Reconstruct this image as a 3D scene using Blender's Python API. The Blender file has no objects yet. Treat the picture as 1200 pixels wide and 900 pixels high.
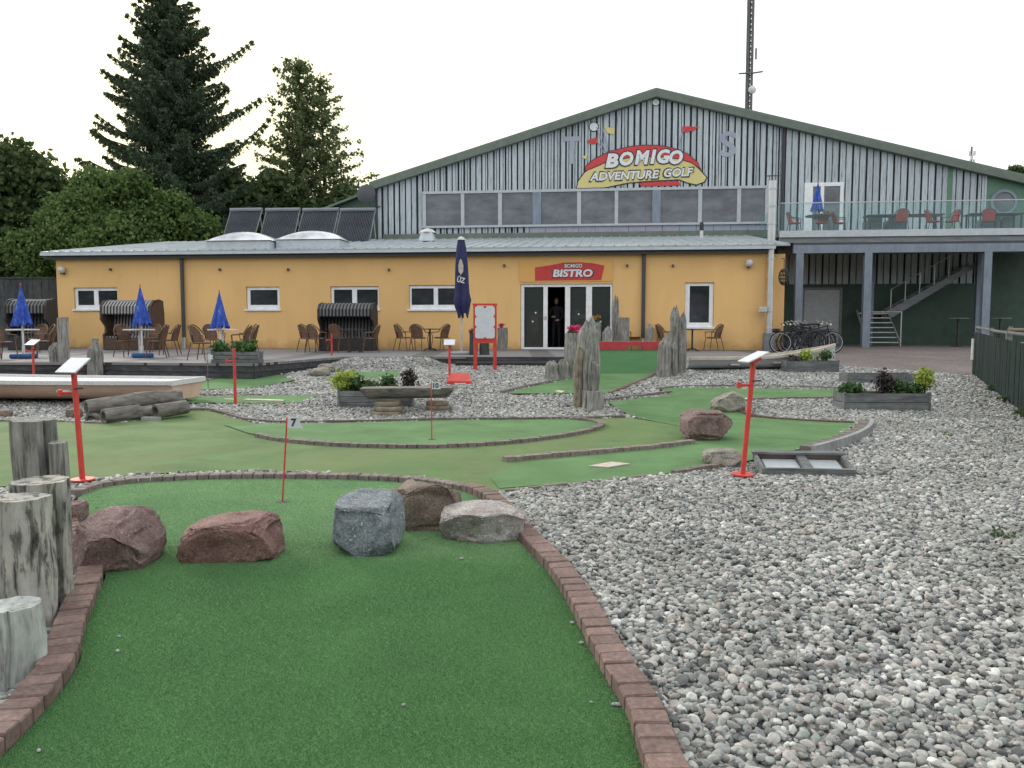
import bpy, bmesh, math, random
import numpy as np
from mathutils import Vector, Matrix, noise, Euler
R = math.radians
PI = math.pi
S = bpy.context.scene
COL = S.collection
rng = random.Random(11)

# ------------------------------------------------------------------ camera, world, sun, exposure
EYE = 1.55
FPX = 942.0                      # focal length in photo pixels (1200 wide)
PITCH = math.atan(72 / FPX)
cam = bpy.data.objects.new('camera', bpy.data.cameras.new('camera'))
COL.objects.link(cam)
cam.location = (0, 0, EYE)
cam.rotation_euler = (PI / 2 - PITCH, 0, 0)
cam.data.sensor_width = 36
cam.data.lens = 36 * FPX / 1200
cam.data.clip_end = 3000
cam.data.clip_start = 0.05
S.camera = cam
S.render.resolution_x, S.render.resolution_y = 1024, 768
S.view_settings.view_transform = 'Standard'
S.view_settings.look = 'None'
S.view_settings.gamma = 1
S.view_settings.exposure = 0.58
S.cycles.max_bounces = 6
S.cycles.diffuse_bounces = 3
S.cycles.transparent_max_bounces = 12
S.cycles.caustics_reflective = False
S.cycles.caustics_refractive = False

SUN_EL, SUN_AZ = R(24), R(-38)   # azimuth from +Y towards +X: behind the building, to the left
w = bpy.data.worlds.new('World')
S.world = w
w.use_nodes = True
nt = w.node_tree
nt.nodes.clear()
out = nt.nodes.new('ShaderNodeOutputWorld')
bg = nt.nodes.new('ShaderNodeBackground')
sky = nt.nodes.new('ShaderNodeTexSky')
sky.sky_type = 'NISHITA'
sky.sun_disc = False
sky.sun_elevation = SUN_EL
sky.sun_rotation = SUN_AZ
sky.dust_density = 3.0
sky.ozone_density = 1.5
tc = nt.nodes.new('ShaderNodeTexCoord')
mp = nt.nodes.new('ShaderNodeMapping')
mp.inputs['Scale'].default_value = (1, 1, 2.6)
nz = nt.nodes.new('ShaderNodeTexNoise')
nz.inputs['Scale'].default_value = 2.2
nz.inputs['Detail'].default_value = 6
rp = nt.nodes.new('ShaderNodeValToRGB')          # cloud cover with a few thinner places
rp.color_ramp.elements[0].position = 0.3
rp.color_ramp.elements[0].color = (.80, .80, .80, 1)
rp.color_ramp.elements[1].position = 0.6
rp.color_ramp.elements[1].color = (.95, .95, .95, 1)
mix = nt.nodes.new('ShaderNodeMix')
mix.data_type = 'RGBA'
dotn = nt.nodes.new('ShaderNodeVectorMath')      # the cloud sheet, warmer round the low sun
dotn.operation = 'DOT_PRODUCT'
ga_, ge_ = R(-30), R(9)
dotn.inputs[1].default_value = (math.sin(ga_) * math.cos(ge_), math.cos(ga_) * math.cos(ge_), math.sin(ge_))
nt.links.new(tc.outputs['Generated'], dotn.inputs[0])
gr_ = nt.nodes.new('ShaderNodeMapRange')
gr_.interpolation_type = 'SMOOTHSTEP'
gr_.inputs['From Min'].default_value = .80
gr_.inputs['From Max'].default_value = 1.0
nt.links.new(dotn.outputs['Value'], gr_.inputs['Value'])
cl_ = nt.nodes.new('ShaderNodeMix')
cl_.data_type = 'RGBA'
cl_.inputs['A'].default_value = (9.1, 9.2, 9.25, 1)
cl_.inputs['B'].default_value = (9.6, 9.0, 5.7, 1)
nt.links.new(gr_.outputs['Result'], cl_.inputs['Factor'])
nt.links.new(cl_.outputs['Result'], mix.inputs['B'])
nt.links.new(tc.outputs['Generated'], mp.inputs['Vector'])
nt.links.new(mp.outputs['Vector'], nz.inputs['Vector'])
nt.links.new(nz.outputs['Fac'], rp.inputs['Fac'])
nt.links.new(rp.outputs['Color'], mix.inputs['Factor'])
nt.links.new(sky.outputs['Color'], mix.inputs['A'])
nt.links.new(mix.outputs['Result'], bg.inputs['Color'])
bg.inputs['Strength'].default_value = 0.10
nt.links.new(bg.outputs['Background'], out.inputs['Surface'])

sl = bpy.data.lights.new('sun', 'SUN')
sl.energy = 1.3
sl.angle = R(13)
sl.color = (1.0, .93, .84)
sun = bpy.data.objects.new('sun', sl)
COL.objects.link(sun)
sd = Vector((math.sin(SUN_AZ) * math.cos(SUN_EL), math.cos(SUN_AZ) * math.cos(SUN_EL), math.sin(SUN_EL)))
sun.rotation_euler = (-sd).to_track_quat('-Z', 'Y').to_euler()

# ------------------------------------------------------------------ geometry of the place
KN = [(-500, 0), (13, 0), (19.5, .33), (26, .57), (30, .62), (500, .62)]
def g(y):
    for (a, ha), (b, hb) in zip(KN, KN[1:]):
        if y <= b:
            return ha + (hb - ha) * (y - a) / (b - a)
    return .62
def ray(px, py):
    r, u = (px - 600) / FPX, (450 - py) / FPX
    return Vector((r, math.cos(PITCH) + u * math.sin(PITCH), -math.sin(PITCH) + u * math.cos(PITCH)))
CAM = Vector((0, 0, EYE))
def AT(px, py, Y):
    d = ray(px, py)
    return CAM + d * (Y / d.y)
def ONZ(px, py, z):
    d = ray(px, py)
    return CAM + d * ((z - EYE) / d.z)
def GR(px, py, h=0.0):
    d = ray(px, py)
    y = 5.0
    for _ in range(60):
        y = 0.5 * y + 0.5 * (g(y) + h - EYE) / d.z * d.y
    p = CAM + d * (y / d.y)
    return Vector((p.x, p.y, g(p.y) + h))
class Frame:
    """a vertical facade plane: local x along it, local y into the building, z up"""
    def __init__(s, o, ang):
        s.o, s.a = Vector(o), ang
        s.M = Matrix.Translation(s.o) @ Matrix.Rotation(ang, 4, 'Z')
        s.Mi = s.M.inverted()
    def uz(s, px, py, off=0.0):
        c = s.Mi @ CAM
        d = s.Mi.to_3x3() @ ray(px, py)
        p = c + d * ((off - c.y) / d.y)
        return p.x, p.z
    def u(s, px, off=0.0): return s.uz(px, 378, off)[0]

# ------------------------------------------------------------------ materials
MATS = {}
def newmat(name):
    m = bpy.data.materials.new(name)
    m.use_nodes = True
    MATS[name] = m
    return m, m.node_tree, m.node_tree.nodes['Principled BSDF']
def ramp(nt, fac, stops):
    r = nt.nodes.new('ShaderNodeValToRGB')
    while len(r.color_ramp.elements) < len(stops):
        r.color_ramp.elements.new(.5)
    for e, (p, c) in zip(r.color_ramp.elements, stops):
        e.position = p
        e.color = (*c, 1)
    nt.links.new(fac, r.inputs['Fac'])
    return r.outputs['Color']
def noise_tex(nt, vec, scale, detail=6, rough=.6, dist=0):
    n = nt.nodes.new('ShaderNodeTexNoise')
    n.inputs['Scale'].default_value = scale
    n.inputs['Detail'].default_value = detail
    n.inputs['Roughness'].default_value = rough
    n.inputs['Distortion'].default_value = dist
    if vec is not None: nt.links.new(vec, n.inputs['Vector'])
    return n.outputs['Fac']
def coords(nt, stretch=(1, 1, 1), kind='Object', rnd=False):
    tc = nt.nodes.new('ShaderNodeTexCoord')
    mp = nt.nodes.new('ShaderNodeMapping')
    mp.inputs['Scale'].default_value = stretch
    nt.links.new(tc.outputs[kind], mp.inputs['Vector'])
    if rnd:
        oi = nt.nodes.new('ShaderNodeObjectInfo')
        mu = nt.nodes.new('ShaderNodeMath'); mu.operation = 'MULTIPLY'
        mu.inputs[1].default_value = 37.0
        nt.links.new(oi.outputs['Random'], mu.inputs[0])
        nt.links.new(mu.outputs[0], mp.inputs['Location'])
    return mp.outputs['Vector']
def mulrand(nt, col, lo, hi):
    oi = nt.nodes.new('ShaderNodeObjectInfo')
    mr = nt.nodes.new('ShaderNodeMapRange')
    mr.inputs['To Min'].default_value = lo
    mr.inputs['To Max'].default_value = hi
    nt.links.new(oi.outputs['Random'], mr.inputs['Value'])
    mx = nt.nodes.new('ShaderNodeMix'); mx.data_type = 'RGBA'; mx.blend_type = 'MULTIPLY'
    mx.inputs['Factor'].default_value = 1
    nt.links.new(col, mx.inputs['A'])
    nt.links.new(mr.outputs['Result'], mx.inputs['B'])
    return mx.outputs['Result']
def bump(nt, b, h, strength, dist):
    bp = nt.nodes.new('ShaderNodeBump')
    bp.inputs['Strength'].default_value = strength
    bp.inputs['Distance'].default_value = dist
    nt.links.new(h, bp.inputs['Height'])
    nt.links.new(bp.outputs['Normal'], b.inputs['Normal'])
    return bp
def pm(name, stops, scale=8, rough=.7, stretch=(1, 1, 1), bmp=.3, bdist=.01, metallic=0, rand=None,
       detail=6, second=None, spec=.5, sheen=0, nrough=.6):
    """noise-driven procedural material; stops are (pos, colour)"""
    m, nt, b = newmat(name)
    if not isinstance(stops[0], (tuple, list)):
        c = stops
        stops = [(.3, tuple(x * .88 for x in c)), (.7, tuple(min(1, x * 1.08) for x in c))]
    v = coords(nt, stretch, rnd=rand is not None)
    f = noise_tex(nt, v, scale, detail, nrough)
    col = ramp(nt, f, stops)
    if second:       # (scale, lo, hi): large soft variation / dirt
        f2 = noise_tex(nt, coords(nt, second[3] if len(second) > 3 else (1, 1, 1), rnd=rand is not None), second[0], 4)
        c2 = ramp(nt, f2, [(.3, (second[1],) * 3), (.7, (second[2],) * 3)])
        mx = nt.nodes.new('ShaderNodeMix'); mx.data_type = 'RGBA'; mx.blend_type = 'MULTIPLY'
        mx.inputs['Factor'].default_value = 1
        nt.links.new(col, mx.inputs['A']); nt.links.new(c2, mx.inputs['B'])
        col = mx.outputs['Result']
    if rand: col = mulrand(nt, col, *rand)
    nt.links.new(col, b.inputs['Base Color'])
    b.inputs['Roughness'].default_value = rough
    b.inputs['Metallic'].default_value = metallic
    b.inputs['Specular IOR Level'].default_value = spec
    if sheen:
        b.inputs['Sheen Weight'].default_value = sheen
        b.inputs['Sheen Roughness'].default_value = .4
        b.inputs['Sheen Tint'].default_value = (.7, 1, .6, 1)
    if bmp: bump(nt, b, f, bmp, bdist)
    return m

# pebbles
def m_pebble():
    m, nt, b = newmat('pebble')
    oi = nt.nodes.new('ShaderNodeObjectInfo')
    c = ramp(nt, oi.outputs['Random'], [(0, (.09, .092, .10)), (.12, (.20, .20, .20)), (.30, (.37, .355, .335)), (.48, (.50, .49, .47)),
        (.60, (.27, .29, .29)), (.68, (.45, .375, .335)), (.76, (.66, .65, .62)), (.85, (.30, .34, .32)), (.92, (.50, .455, .43)), (1, (.84, .83, .80))])
    f = noise_tex(nt, coords(nt, (1, 1, 1), rnd=True), 1.6, 5)
    c2 = ramp(nt, f, [(.3, (.66, .68, .68)), (.7, (1.0, 1.03, 1.02))])
    mx = nt.nodes.new('ShaderNodeMix'); mx.data_type = 'RGBA'; mx.blend_type = 'MULTIPLY'; mx.inputs['Factor'].default_value = 1
    nt.links.new(c, mx.inputs['A']); nt.links.new(c2, mx.inputs['B'])
    geo = nt.nodes.new('ShaderNodeNewGeometry')
    f5 = noise_tex(nt, geo.outputs['Position'], .7, 6, .7)
    c5 = ramp(nt, f5, [(.36, (.74, .75, .73)), (.62, (1.08,) * 3)])
    m5 = nt.nodes.new('ShaderNodeMix'); m5.data_type = 'RGBA'; m5.blend_type = 'MULTIPLY'; m5.inputs['Factor'].default_value = 1
    nt.links.new(mx.outputs['Result'], m5.inputs['A']); nt.links.new(c5, m5.inputs['B'])
    nt.links.new(m5.outputs['Result'], b.inputs['Base Color'])
    b.inputs['Roughness'].default_value = .62
    b.inputs['Specular IOR Level'].default_value = .4
m_pebble()
def m_bed():
    m, nt, b = newmat('gravel_bed')
    v = nt.nodes.new('ShaderNodeTexVoronoi'); v.inputs['Scale'].default_value = 30
    nt.links.new(coords(nt), v.inputs['Vector'])
    bw = nt.nodes.new('ShaderNodeSeparateColor'); nt.links.new(v.outputs['Color'], bw.inputs[0])
    c = ramp(nt, bw.outputs[0], [(0, (.07, .07, .075)), (.5, (.22, .22, .22)), (1, (.45, .45, .44))])
    nt.links.new(c, b.inputs['Base Color']); b.inputs['Roughness'].default_value = .9
    bump(nt, b, v.outputs['Distance'], .8, .02)
m_bed()
def m_turf(name, c1, c2, sheen, patch=(.85, 1.12), yellow=None):
    m, nt, b = newmat(name)
    v = coords(nt)
    f = noise_tex(nt, v, 170, 4, .75)
    col = ramp(nt, f, [(.28, c1), (.72, c2)])
    f2 = noise_tex(nt, v, 1.3, 5, .6, .6)
    cc = ramp(nt, f2, [(.3, (patch[0],) * 3), (.7, (patch[1],) * 3)])
    mx = nt.nodes.new('ShaderNodeMix'); mx.data_type = 'RGBA'; mx.blend_type = 'MULTIPLY'; mx.inputs['Factor'].default_value = 1
    nt.links.new(col, mx.inputs['A']); nt.links.new(cc, mx.inputs['B'])
    res = mx.outputs['Result']
    if yellow:
        f3 = noise_tex(nt, v, .45, 6, .65, 1.0)
        fr = ramp(nt, f3, [(.42, (0, 0, 0)), (.6, (1, 1, 1))])
        m2 = nt.nodes.new('ShaderNodeMix'); m2.data_type = 'RGBA'
        m2.inputs['B'].default_value = (*yellow, 1)
        nt.links.new(fr, m2.inputs['Factor']); nt.links.new(res, m2.inputs['A'])
        m3 = nt.nodes.new('ShaderNodeMix'); m3.data_type = 'RGBA'; m3.inputs['Factor'].default_value = .6
        nt.links.new(res, m3.inputs['A']); nt.links.new(m2.outputs['Result'], m3.inputs['B'])
        res = m3.outputs['Result']
    nt.links.new(res, b.inputs['Base Color'])
    b.inputs['Roughness'].default_value = .85
    b.inputs['Specular IOR Level'].default_value = .2
    b.inputs['Sheen Weight'].default_value = sheen
    b.inputs['Sheen Roughness'].default_value = .5
    b.inputs['Sheen Tint'].default_value = (.65, 1, .6, 1)
    bump(nt, b, f, .6, .008)
m_turf('turf_near', (.045, .12, .035), (.085, .20, .065), .05)
m_turf('turf_lane', (.07, .155, .058), (.135, .25, .10), .06, (.72, 1.2))
m_turf('turf_old', (.072, .142, .045), (.135, .215, .08), .06, (.72, 1.22), yellow=(.155, .185, .08))
m_turf('turf_ramp', (.03, .11, .04), (.06, .17, .06), .05)
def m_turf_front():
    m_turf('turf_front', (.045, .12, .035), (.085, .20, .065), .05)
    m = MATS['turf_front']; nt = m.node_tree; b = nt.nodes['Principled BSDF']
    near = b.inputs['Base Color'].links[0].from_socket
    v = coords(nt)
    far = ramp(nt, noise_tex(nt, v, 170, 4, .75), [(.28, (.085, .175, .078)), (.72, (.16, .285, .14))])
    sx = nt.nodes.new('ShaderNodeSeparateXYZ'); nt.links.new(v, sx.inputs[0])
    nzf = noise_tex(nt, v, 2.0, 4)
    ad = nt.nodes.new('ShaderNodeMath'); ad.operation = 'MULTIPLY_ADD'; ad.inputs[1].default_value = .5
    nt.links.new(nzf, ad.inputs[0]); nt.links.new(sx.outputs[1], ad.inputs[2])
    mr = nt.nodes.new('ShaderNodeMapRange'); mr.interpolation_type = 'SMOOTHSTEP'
    mr.inputs['From Min'].default_value = 5.0; mr.inputs['From Max'].default_value = 5.9  # near end darker: the boulders' soft shade put into the turf colour
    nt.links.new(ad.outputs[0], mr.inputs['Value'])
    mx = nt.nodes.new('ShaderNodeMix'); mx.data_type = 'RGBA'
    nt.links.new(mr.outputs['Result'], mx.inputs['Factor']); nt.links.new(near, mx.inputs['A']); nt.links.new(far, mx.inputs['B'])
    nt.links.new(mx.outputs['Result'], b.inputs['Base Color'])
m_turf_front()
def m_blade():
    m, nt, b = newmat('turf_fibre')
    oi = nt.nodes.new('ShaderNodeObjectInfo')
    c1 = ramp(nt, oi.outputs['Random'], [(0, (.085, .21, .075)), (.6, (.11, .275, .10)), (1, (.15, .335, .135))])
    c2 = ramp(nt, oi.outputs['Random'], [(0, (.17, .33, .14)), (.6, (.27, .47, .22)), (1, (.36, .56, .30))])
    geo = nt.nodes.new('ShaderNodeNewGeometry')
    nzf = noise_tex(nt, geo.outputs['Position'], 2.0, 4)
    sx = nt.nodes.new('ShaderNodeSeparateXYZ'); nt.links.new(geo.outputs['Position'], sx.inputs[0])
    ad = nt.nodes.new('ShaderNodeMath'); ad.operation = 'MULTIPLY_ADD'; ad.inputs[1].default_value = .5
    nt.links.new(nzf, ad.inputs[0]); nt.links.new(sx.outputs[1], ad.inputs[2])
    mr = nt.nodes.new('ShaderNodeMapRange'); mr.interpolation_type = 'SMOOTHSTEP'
    mr.inputs['From Min'].default_value = 5.0; mr.inputs['From Max'].default_value = 5.9  # fibres carry the same painted shade, darker on the near side
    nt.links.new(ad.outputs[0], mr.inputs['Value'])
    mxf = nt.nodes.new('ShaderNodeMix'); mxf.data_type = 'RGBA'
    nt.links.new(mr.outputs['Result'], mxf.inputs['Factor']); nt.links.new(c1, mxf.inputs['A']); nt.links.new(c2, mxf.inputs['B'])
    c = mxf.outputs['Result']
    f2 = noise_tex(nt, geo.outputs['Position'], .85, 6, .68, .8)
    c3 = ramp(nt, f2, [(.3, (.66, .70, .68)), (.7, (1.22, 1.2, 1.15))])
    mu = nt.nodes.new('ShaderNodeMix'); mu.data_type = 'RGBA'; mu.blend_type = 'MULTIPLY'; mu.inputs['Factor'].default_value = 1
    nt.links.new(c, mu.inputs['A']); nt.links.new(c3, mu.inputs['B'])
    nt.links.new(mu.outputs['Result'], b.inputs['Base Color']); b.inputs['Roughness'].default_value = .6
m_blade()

pm('brick_red', [(.3, (.135, .088, .076)), (.55, (.205, .138, .12)), (.75, (.275, .20, .175))], 45, .85, bmp=.5, bdist=.004, rand=(.8, 1.2), second=(9, .75, 1.1))
pm('brick_grey', [(.3, (.15, .13, .12)), (.6, (.25, .21, .19)), (.8, (.33, .27, .24))], 30, .9, bmp=.5, bdist=.004, rand=(.8, 1.15), second=(5, .7, 1.1))
pm('concrete', [(.3, (.26, .27, .27)), (.7, (.40, .41, .41))], 20, .85, bmp=.3, second=(2, .75, 1.05))
pm('wall_yellow', [(.3, (.80, .505, .205)), (.7, (.85, .545, .235))], 60, .85, bmp=.15, bdist=.003, second=(.55, .90, 1.04, (1, 1, .5)))
def wall_dirt():
    m = MATS['wall_yellow']; nt = m.node_tree; b = nt.nodes['Principled BSDF']
    col = b.inputs['Base Color'].links[0].from_socket
    sx = nt.nodes.new('ShaderNodeSeparateXYZ'); nt.links.new(coords(nt), sx.inputs[0])
    n1 = noise_tex(nt, coords(nt, (1, 1, .12)), 3.5, 6, .7)      # runs down the render
    n2 = noise_tex(nt, coords(nt), 2.2, 6, .7)                   # splash zone along the foot
    st = ramp(nt, n1, [(.56, (1, 1, 1)), (.78, (.90, .89, .88))])
    ad = nt.nodes.new('ShaderNodeMath'); ad.operation = 'MULTIPLY_ADD'; ad.inputs[1].default_value = .9
    nt.links.new(n2, ad.inputs[0]); nt.links.new(sx.outputs[2], ad.inputs[2])
    sp = ramp(nt, ad.outputs[0], [(.50, (.66, .64, .62)), (.80, (1, 1, 1))])
    for c2 in (st, sp):
        mx = nt.nodes.new('ShaderNodeMix'); mx.data_type = 'RGBA'; mx.blend_type = 'MULTIPLY'; mx.inputs['Factor'].default_value = 1
        nt.links.new(col, mx.inputs['A']); nt.links.new(c2, mx.inputs['B']); col = mx.outputs['Result']
    nt.links.new(col, b.inputs['Base Color'])
wall_dirt()
pm('plinth', (.06, .06, .06), 20)
pm('white_frame', (.86, .88, .90), 6, .4, bmp=0)
pm('white_paint', (.78, .79, .80), 10, .5, bmp=.1)
pm('dirty_white', [(.3, (.55, .55, .54)), (.7, (.78, .78, .76))], 9, .6)
pm('cream_wood', [(.3, (.50, .42, .34)), (.7, (.66, .60, .52))], 12, .7, (1, 1, 4), second=(3, .75, 1.1))
pm('metal_roof', [(.3, (.33, .38, .40)), (.7, (.42, .47, .49))], 5, .5, (1, .2, 1), bmp=.1, second=(.7, .8, 1.08))
pm('dark_metal', (.055, .06, .07), 12, .5, bmp=.1)
pm('steel_blue', [(.3, (.17, .21, .27)), (.7, (.24, .29, .36))], 6, .5, (1, 1, .4), bmp=.1)
pm('beam_grey', [(.3, (.15, .17, .19)), (.7, (.25, .28, .30))], 5, .6, (.3, 1, 3), bmp=.1)
pm('frame_grey', [(.3, (.40, .44, .47)), (.7, (.50, .54, .57))], 6, .5, bmp=.05)
pm('fascia_pale', [(.3, (.46, .51, .56)), (.7, (.57, .62, .67))], 6, .5, bmp=.05)
pm('galvanised', [(.3, (.50, .52, .53)), (.7, (.58, .60, .60))], 3, .38, metallic=.6, bmp=0)
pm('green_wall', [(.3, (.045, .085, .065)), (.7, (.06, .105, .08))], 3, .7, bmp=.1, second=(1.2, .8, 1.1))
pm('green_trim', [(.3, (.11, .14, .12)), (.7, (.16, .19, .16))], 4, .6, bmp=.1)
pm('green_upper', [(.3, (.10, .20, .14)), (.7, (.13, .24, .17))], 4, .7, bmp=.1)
pm('green_roof', [(.3, (.13, .18, .145)), (.7, (.17, .22, .175))], 4, .7, (1, .3, 1), bmp=.1)
def m_clad():
    m, nt, b = newmat('cladding_paint')
    v = coords(nt, (16.0, 16.0, .9), rnd=True)
    f = noise_tex(nt, v, 1.6, 7, .72)
    col = ramp(nt, f, [(.31, (.06, .075, .08)), (.39, (.33, .38, .41)), (.5, (.47, .53, .58)), (.75, (.58, .64, .69))])
    nt.links.new(mulrand(nt, col, .88, 1.1), b.inputs['Base Color'])
    b.inputs['Roughness'].default_value = .75
    m, nt, b = newmat('cladding_worn')
    v = coords(nt, (3.0, 3.0, .35), rnd=True)
    f = noise_tex(nt, v, 7, 8, .75)
    col = ramp(nt, f, [(.40, (.022, .03, .035)), (.52, (.05, .065, .07)), (.62, (.27, .31, .34))])
    nt.links.new(col, b.inputs['Base Color'])
    b.inputs['Roughness'].default_value = .8
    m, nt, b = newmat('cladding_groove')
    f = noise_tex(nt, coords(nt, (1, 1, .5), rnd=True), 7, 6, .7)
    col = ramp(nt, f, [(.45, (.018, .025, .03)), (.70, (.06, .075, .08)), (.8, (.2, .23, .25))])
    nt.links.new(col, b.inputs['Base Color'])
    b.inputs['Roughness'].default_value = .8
m_clad()
pm('lilac_panel', [(.3, (.34, .33, .42)), (.7, (.44, .43, .52))], 5, .7)
pm('purple_fade', [(.3, (.32, .35, .44)), (.7, (.40, .43, .52))], 3, .8, (1, 1, .4))
pm('dark_purple', (.045, .04, .06), 6, .6)
def m_glass(name, base, rough=.04, spec=.5):
    m, nt, b = newmat(name)
    f = noise_tex(nt, coords(nt, (1, 1, 2)), .9, 5)
    c = ramp(nt, f, [(.35, tuple(x * .62 for x in base)), (.65, tuple(x * q for x, q in zip(base, (1.42, 1.36, 1.36))))])  # base tint carries painted cloud reflections, meant for the window band
    nt.links.new(c, b.inputs['Base Color'])
    b.inputs['Roughness'].default_value = rough
    b.inputs['Specular IOR Level'].default_value = spec
    bump(nt, b, f, .05, .02)
m_glass('window_glass', (.04, .047, .055))
m_glass('band_glass', (.12, .135, .16), .12)
m_glass('solar_tube', (.035, .045, .065), .2)
m_glass('black_gloss', (.015, .015, .018), .3)
m_glass('dome', (.62, .66, .70), .15)
def m_clear(name='clear_glass', fac=.09, tint=(.90, .96, .96)):
    m, nt, b = newmat(name)
    tr = nt.nodes.new('ShaderNodeBsdfTransparent'); tr.inputs['Color'].default_value = (*tint, 1)
    mx = nt.nodes.new('ShaderNodeMixShader'); mx.inputs[0].default_value = fac
    b.inputs['Base Color'].default_value = (.45, .6, .6, 1); b.inputs['Roughness'].default_value = .03
    nt.links.new(tr.outputs[0], mx.inputs[1]); nt.links.new(b.outputs[0], mx.inputs[2])
    nt.links.new(mx.outputs[0], nt.nodes['Material Output'].inputs['Surface'])
m_clear()
m_clear('door_glass', .6, (.6, .65, .65))
MATS['door_glass'].node_tree.nodes['Principled BSDF'].inputs['Base Color'].default_value = (.075, .09, .085, 1)
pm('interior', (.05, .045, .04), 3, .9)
pm('red_paint', [(.3, (.55, .045, .035)), (.7, (.66, .07, .05))], 12, .5, bmp=.15, second=(5, .8, 1.05))
pm('red_beam', [(.3, (.46, .04, .05)), (.7, (.56, .06, .07))], 10, .6, bmp=.15, second=(4, .75, 1.05))
pm('board_face', (.62, .66, .70), 10, .4, bmp=0)
pm('sign_red', (.58, .045, .05), 6, .5, bmp=0)
pm('sign_yellow', [(.2, (.62, .55, .22)), (.8, (.70, .60, .27))], .8, .6, bmp=0)
pm('sign_amber', (.78, .44, .13), .8, .6, bmp=0)
pm('sign_white', (.74, .77, .80), 6, .5, bmp=0)
pm('ink', (.02, .022, .035), 6, .5, bmp=0)
pm('ink_blue', (.02, .03, .10), 6, .5, bmp=0)
pm('dark_frame', (.03, .03, .035), 10, .5, bmp=.1)
pm('rattan', [(.3, (.085, .045, .028)), (.7, (.20, .115, .07))], 60, .7, bmp=.7, bdist=.006, second=(8, .7, 1.2))
pm('rattan_light', [(.3, (.20, .13, .07)), (.7, (.38, .27, .16))], 60, .7, bmp=.6, bdist=.006, second=(8, .7, 1.2))
pm('wicker_dark', [(.35, (.016, .014, .014)), (.7, (.06, .05, .048))], 40, .7, bmp=.8, bdist=.01)
pm('wicker_brown', [(.35, (.05, .03, .02)), (.7, (.12, .075, .05))], 40, .7, bmp=.8, bdist=.01)
pm('chair_red', (.42, .06, .05), 30, .7, bmp=.3)
pm('cloth_blue', [(.3, (.012, .045, .30)), (.55, (.03, .09, .45)), (.75, (.22, .30, .60))], 14, .8, (1, 1, .5), bmp=.3)
pm('cloth_navy', [(.3, (.008, .012, .06)), (.7, (.022, .03, .12))], 9, .7, bmp=.3)
pm('base_blue', (.02, .09, .26), 10, .5, bmp=.1)
def m_stripe(name, c1, c2, n):
    m, nt, b = newmat(name)
    sx = nt.nodes.new('ShaderNodeSeparateXYZ')
    nt.links.new(coords(nt), sx.inputs[0])
    a = nt.nodes.new('ShaderNodeMath'); a.operation = 'MULTIPLY'; a.inputs[1].default_value = n
    f = nt.nodes.new('ShaderNodeMath'); f.operation = 'FRACT'
    nt.links.new(sx.outputs[0], a.inputs[0]); nt.links.new(a.outputs[0], f.inputs[0])
    c = ramp(nt, f.outputs[0], [(.46, c1), (.54, c2)])
    nt.links.new(c, b.inputs['Base Color']); b.inputs['Roughness'].default_value = .85
m_stripe('stripe_pale', (.03, .03, .035), (.34, .34, .33), 9.0)
m_stripe('stripe_dark', (.012, .013, .016), (.13, .135, .14), 9.0)
def m_wood(name, stops, stretch=(1, 1, .08), scale=22, bmp=.8, rand=(.85, 1.1), bdist=.012, moss=None, rough=.9):
    m, nt, b = newmat(name)
    v = coords(nt, stretch, rnd=True)
    f = noise_tex(nt, v, scale, 9, .68, .4)
    col = ramp(nt, f, stops)
    f2 = noise_tex(nt, coords(nt, rnd=True), 5, 5)
    c2 = ramp(nt, f2, [(.3, (.68, .70, .70)), (.7, (1.12, 1.1, 1.06))])
    mx = nt.nodes.new('ShaderNodeMix'); mx.data_type = 'RGBA'; mx.blend_type = 'MULTIPLY'; mx.inputs['Factor'].default_value = 1
    nt.links.new(col, mx.inputs['A']); nt.links.new(c2, mx.inputs['B'])
    nt.links.new(mulrand(nt, mx.outputs['Result'], *rand), b.inputs['Base Color'])
    b.inputs['Roughness'].default_value = rough
    b.inputs['Specular IOR Level'].default_value = .25
    bump(nt, b, f, bmp, bdist)
m_wood('weathered', [(.30, (.045, .042, .038)), (.39, (.17, .165, .155)), (.50, (.30, .295, .28)), (.70, (.44, .43, .41))], stretch=(1, 1, .11), scale=26)
m_wood('bleached', [(.30, (.10, .095, .085)), (.38, (.30, .30, .28)), (.50, (.47, .50, .48)), (.75, (.62, .66, .64))], stretch=(1, 1, .22), scale=15)
m_wood('peeled', [(.35, (.045, .042, .038)), (.44, (.16, .155, .145)), (.50, (.40, .395, .36)), (.70, (.56, .55, .51))], stretch=(1, 1, .22), scale=16)
m_wood('log_bark', [(.3, (.06, .055, .05)), (.5, (.20, .19, .175)), (.75, (.38, .365, .34))], stretch=(.2, 1, 1), scale=14)
m_wood('log_pale', [(.3, (.14, .12, .09)), (.5, (.30, .26, .20)), (.75, (.42, .37, .29))], stretch=(1, 1, 1), scale=9)
m_wood('board_x', [(.3, (.09, .095, .10)), (.5, (.18, .19, .20)), (.75, (.29, .30, .31))], stretch=(.08, 1, 1), scale=22, bmp=.4, bdist=.005)
m_wood('board_brown', [(.3, (.07, .055, .045)), (.5, (.15, .12, .10)), (.75, (.24, .20, .17))], stretch=(.08, 1, 1), scale=22, bmp=.4, bdist=.005)
m_wood('deck_dark', [(.3, (.03, .032, .035)), (.5, (.07, .073, .08)), (.75, (.12, .125, .13))], stretch=(.08, 1, 1), scale=16, bmp=.4, bdist=.005)
m_wood('board_z', [(.3, (.035, .038, .042)), (.5, (.075, .08, .085)), (.75, (.13, .135, .14))], stretch=(1, 1, .08), scale=16, bmp=.4, bdist=.005)
m_wood('fence_green', [(.3, (.010, .022, .021)), (.5, (.020, .038, .036)), (.75, (.04, .065, .06))], stretch=(1, 1, .12), scale=14, bmp=.5, bdist=.006)
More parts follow.
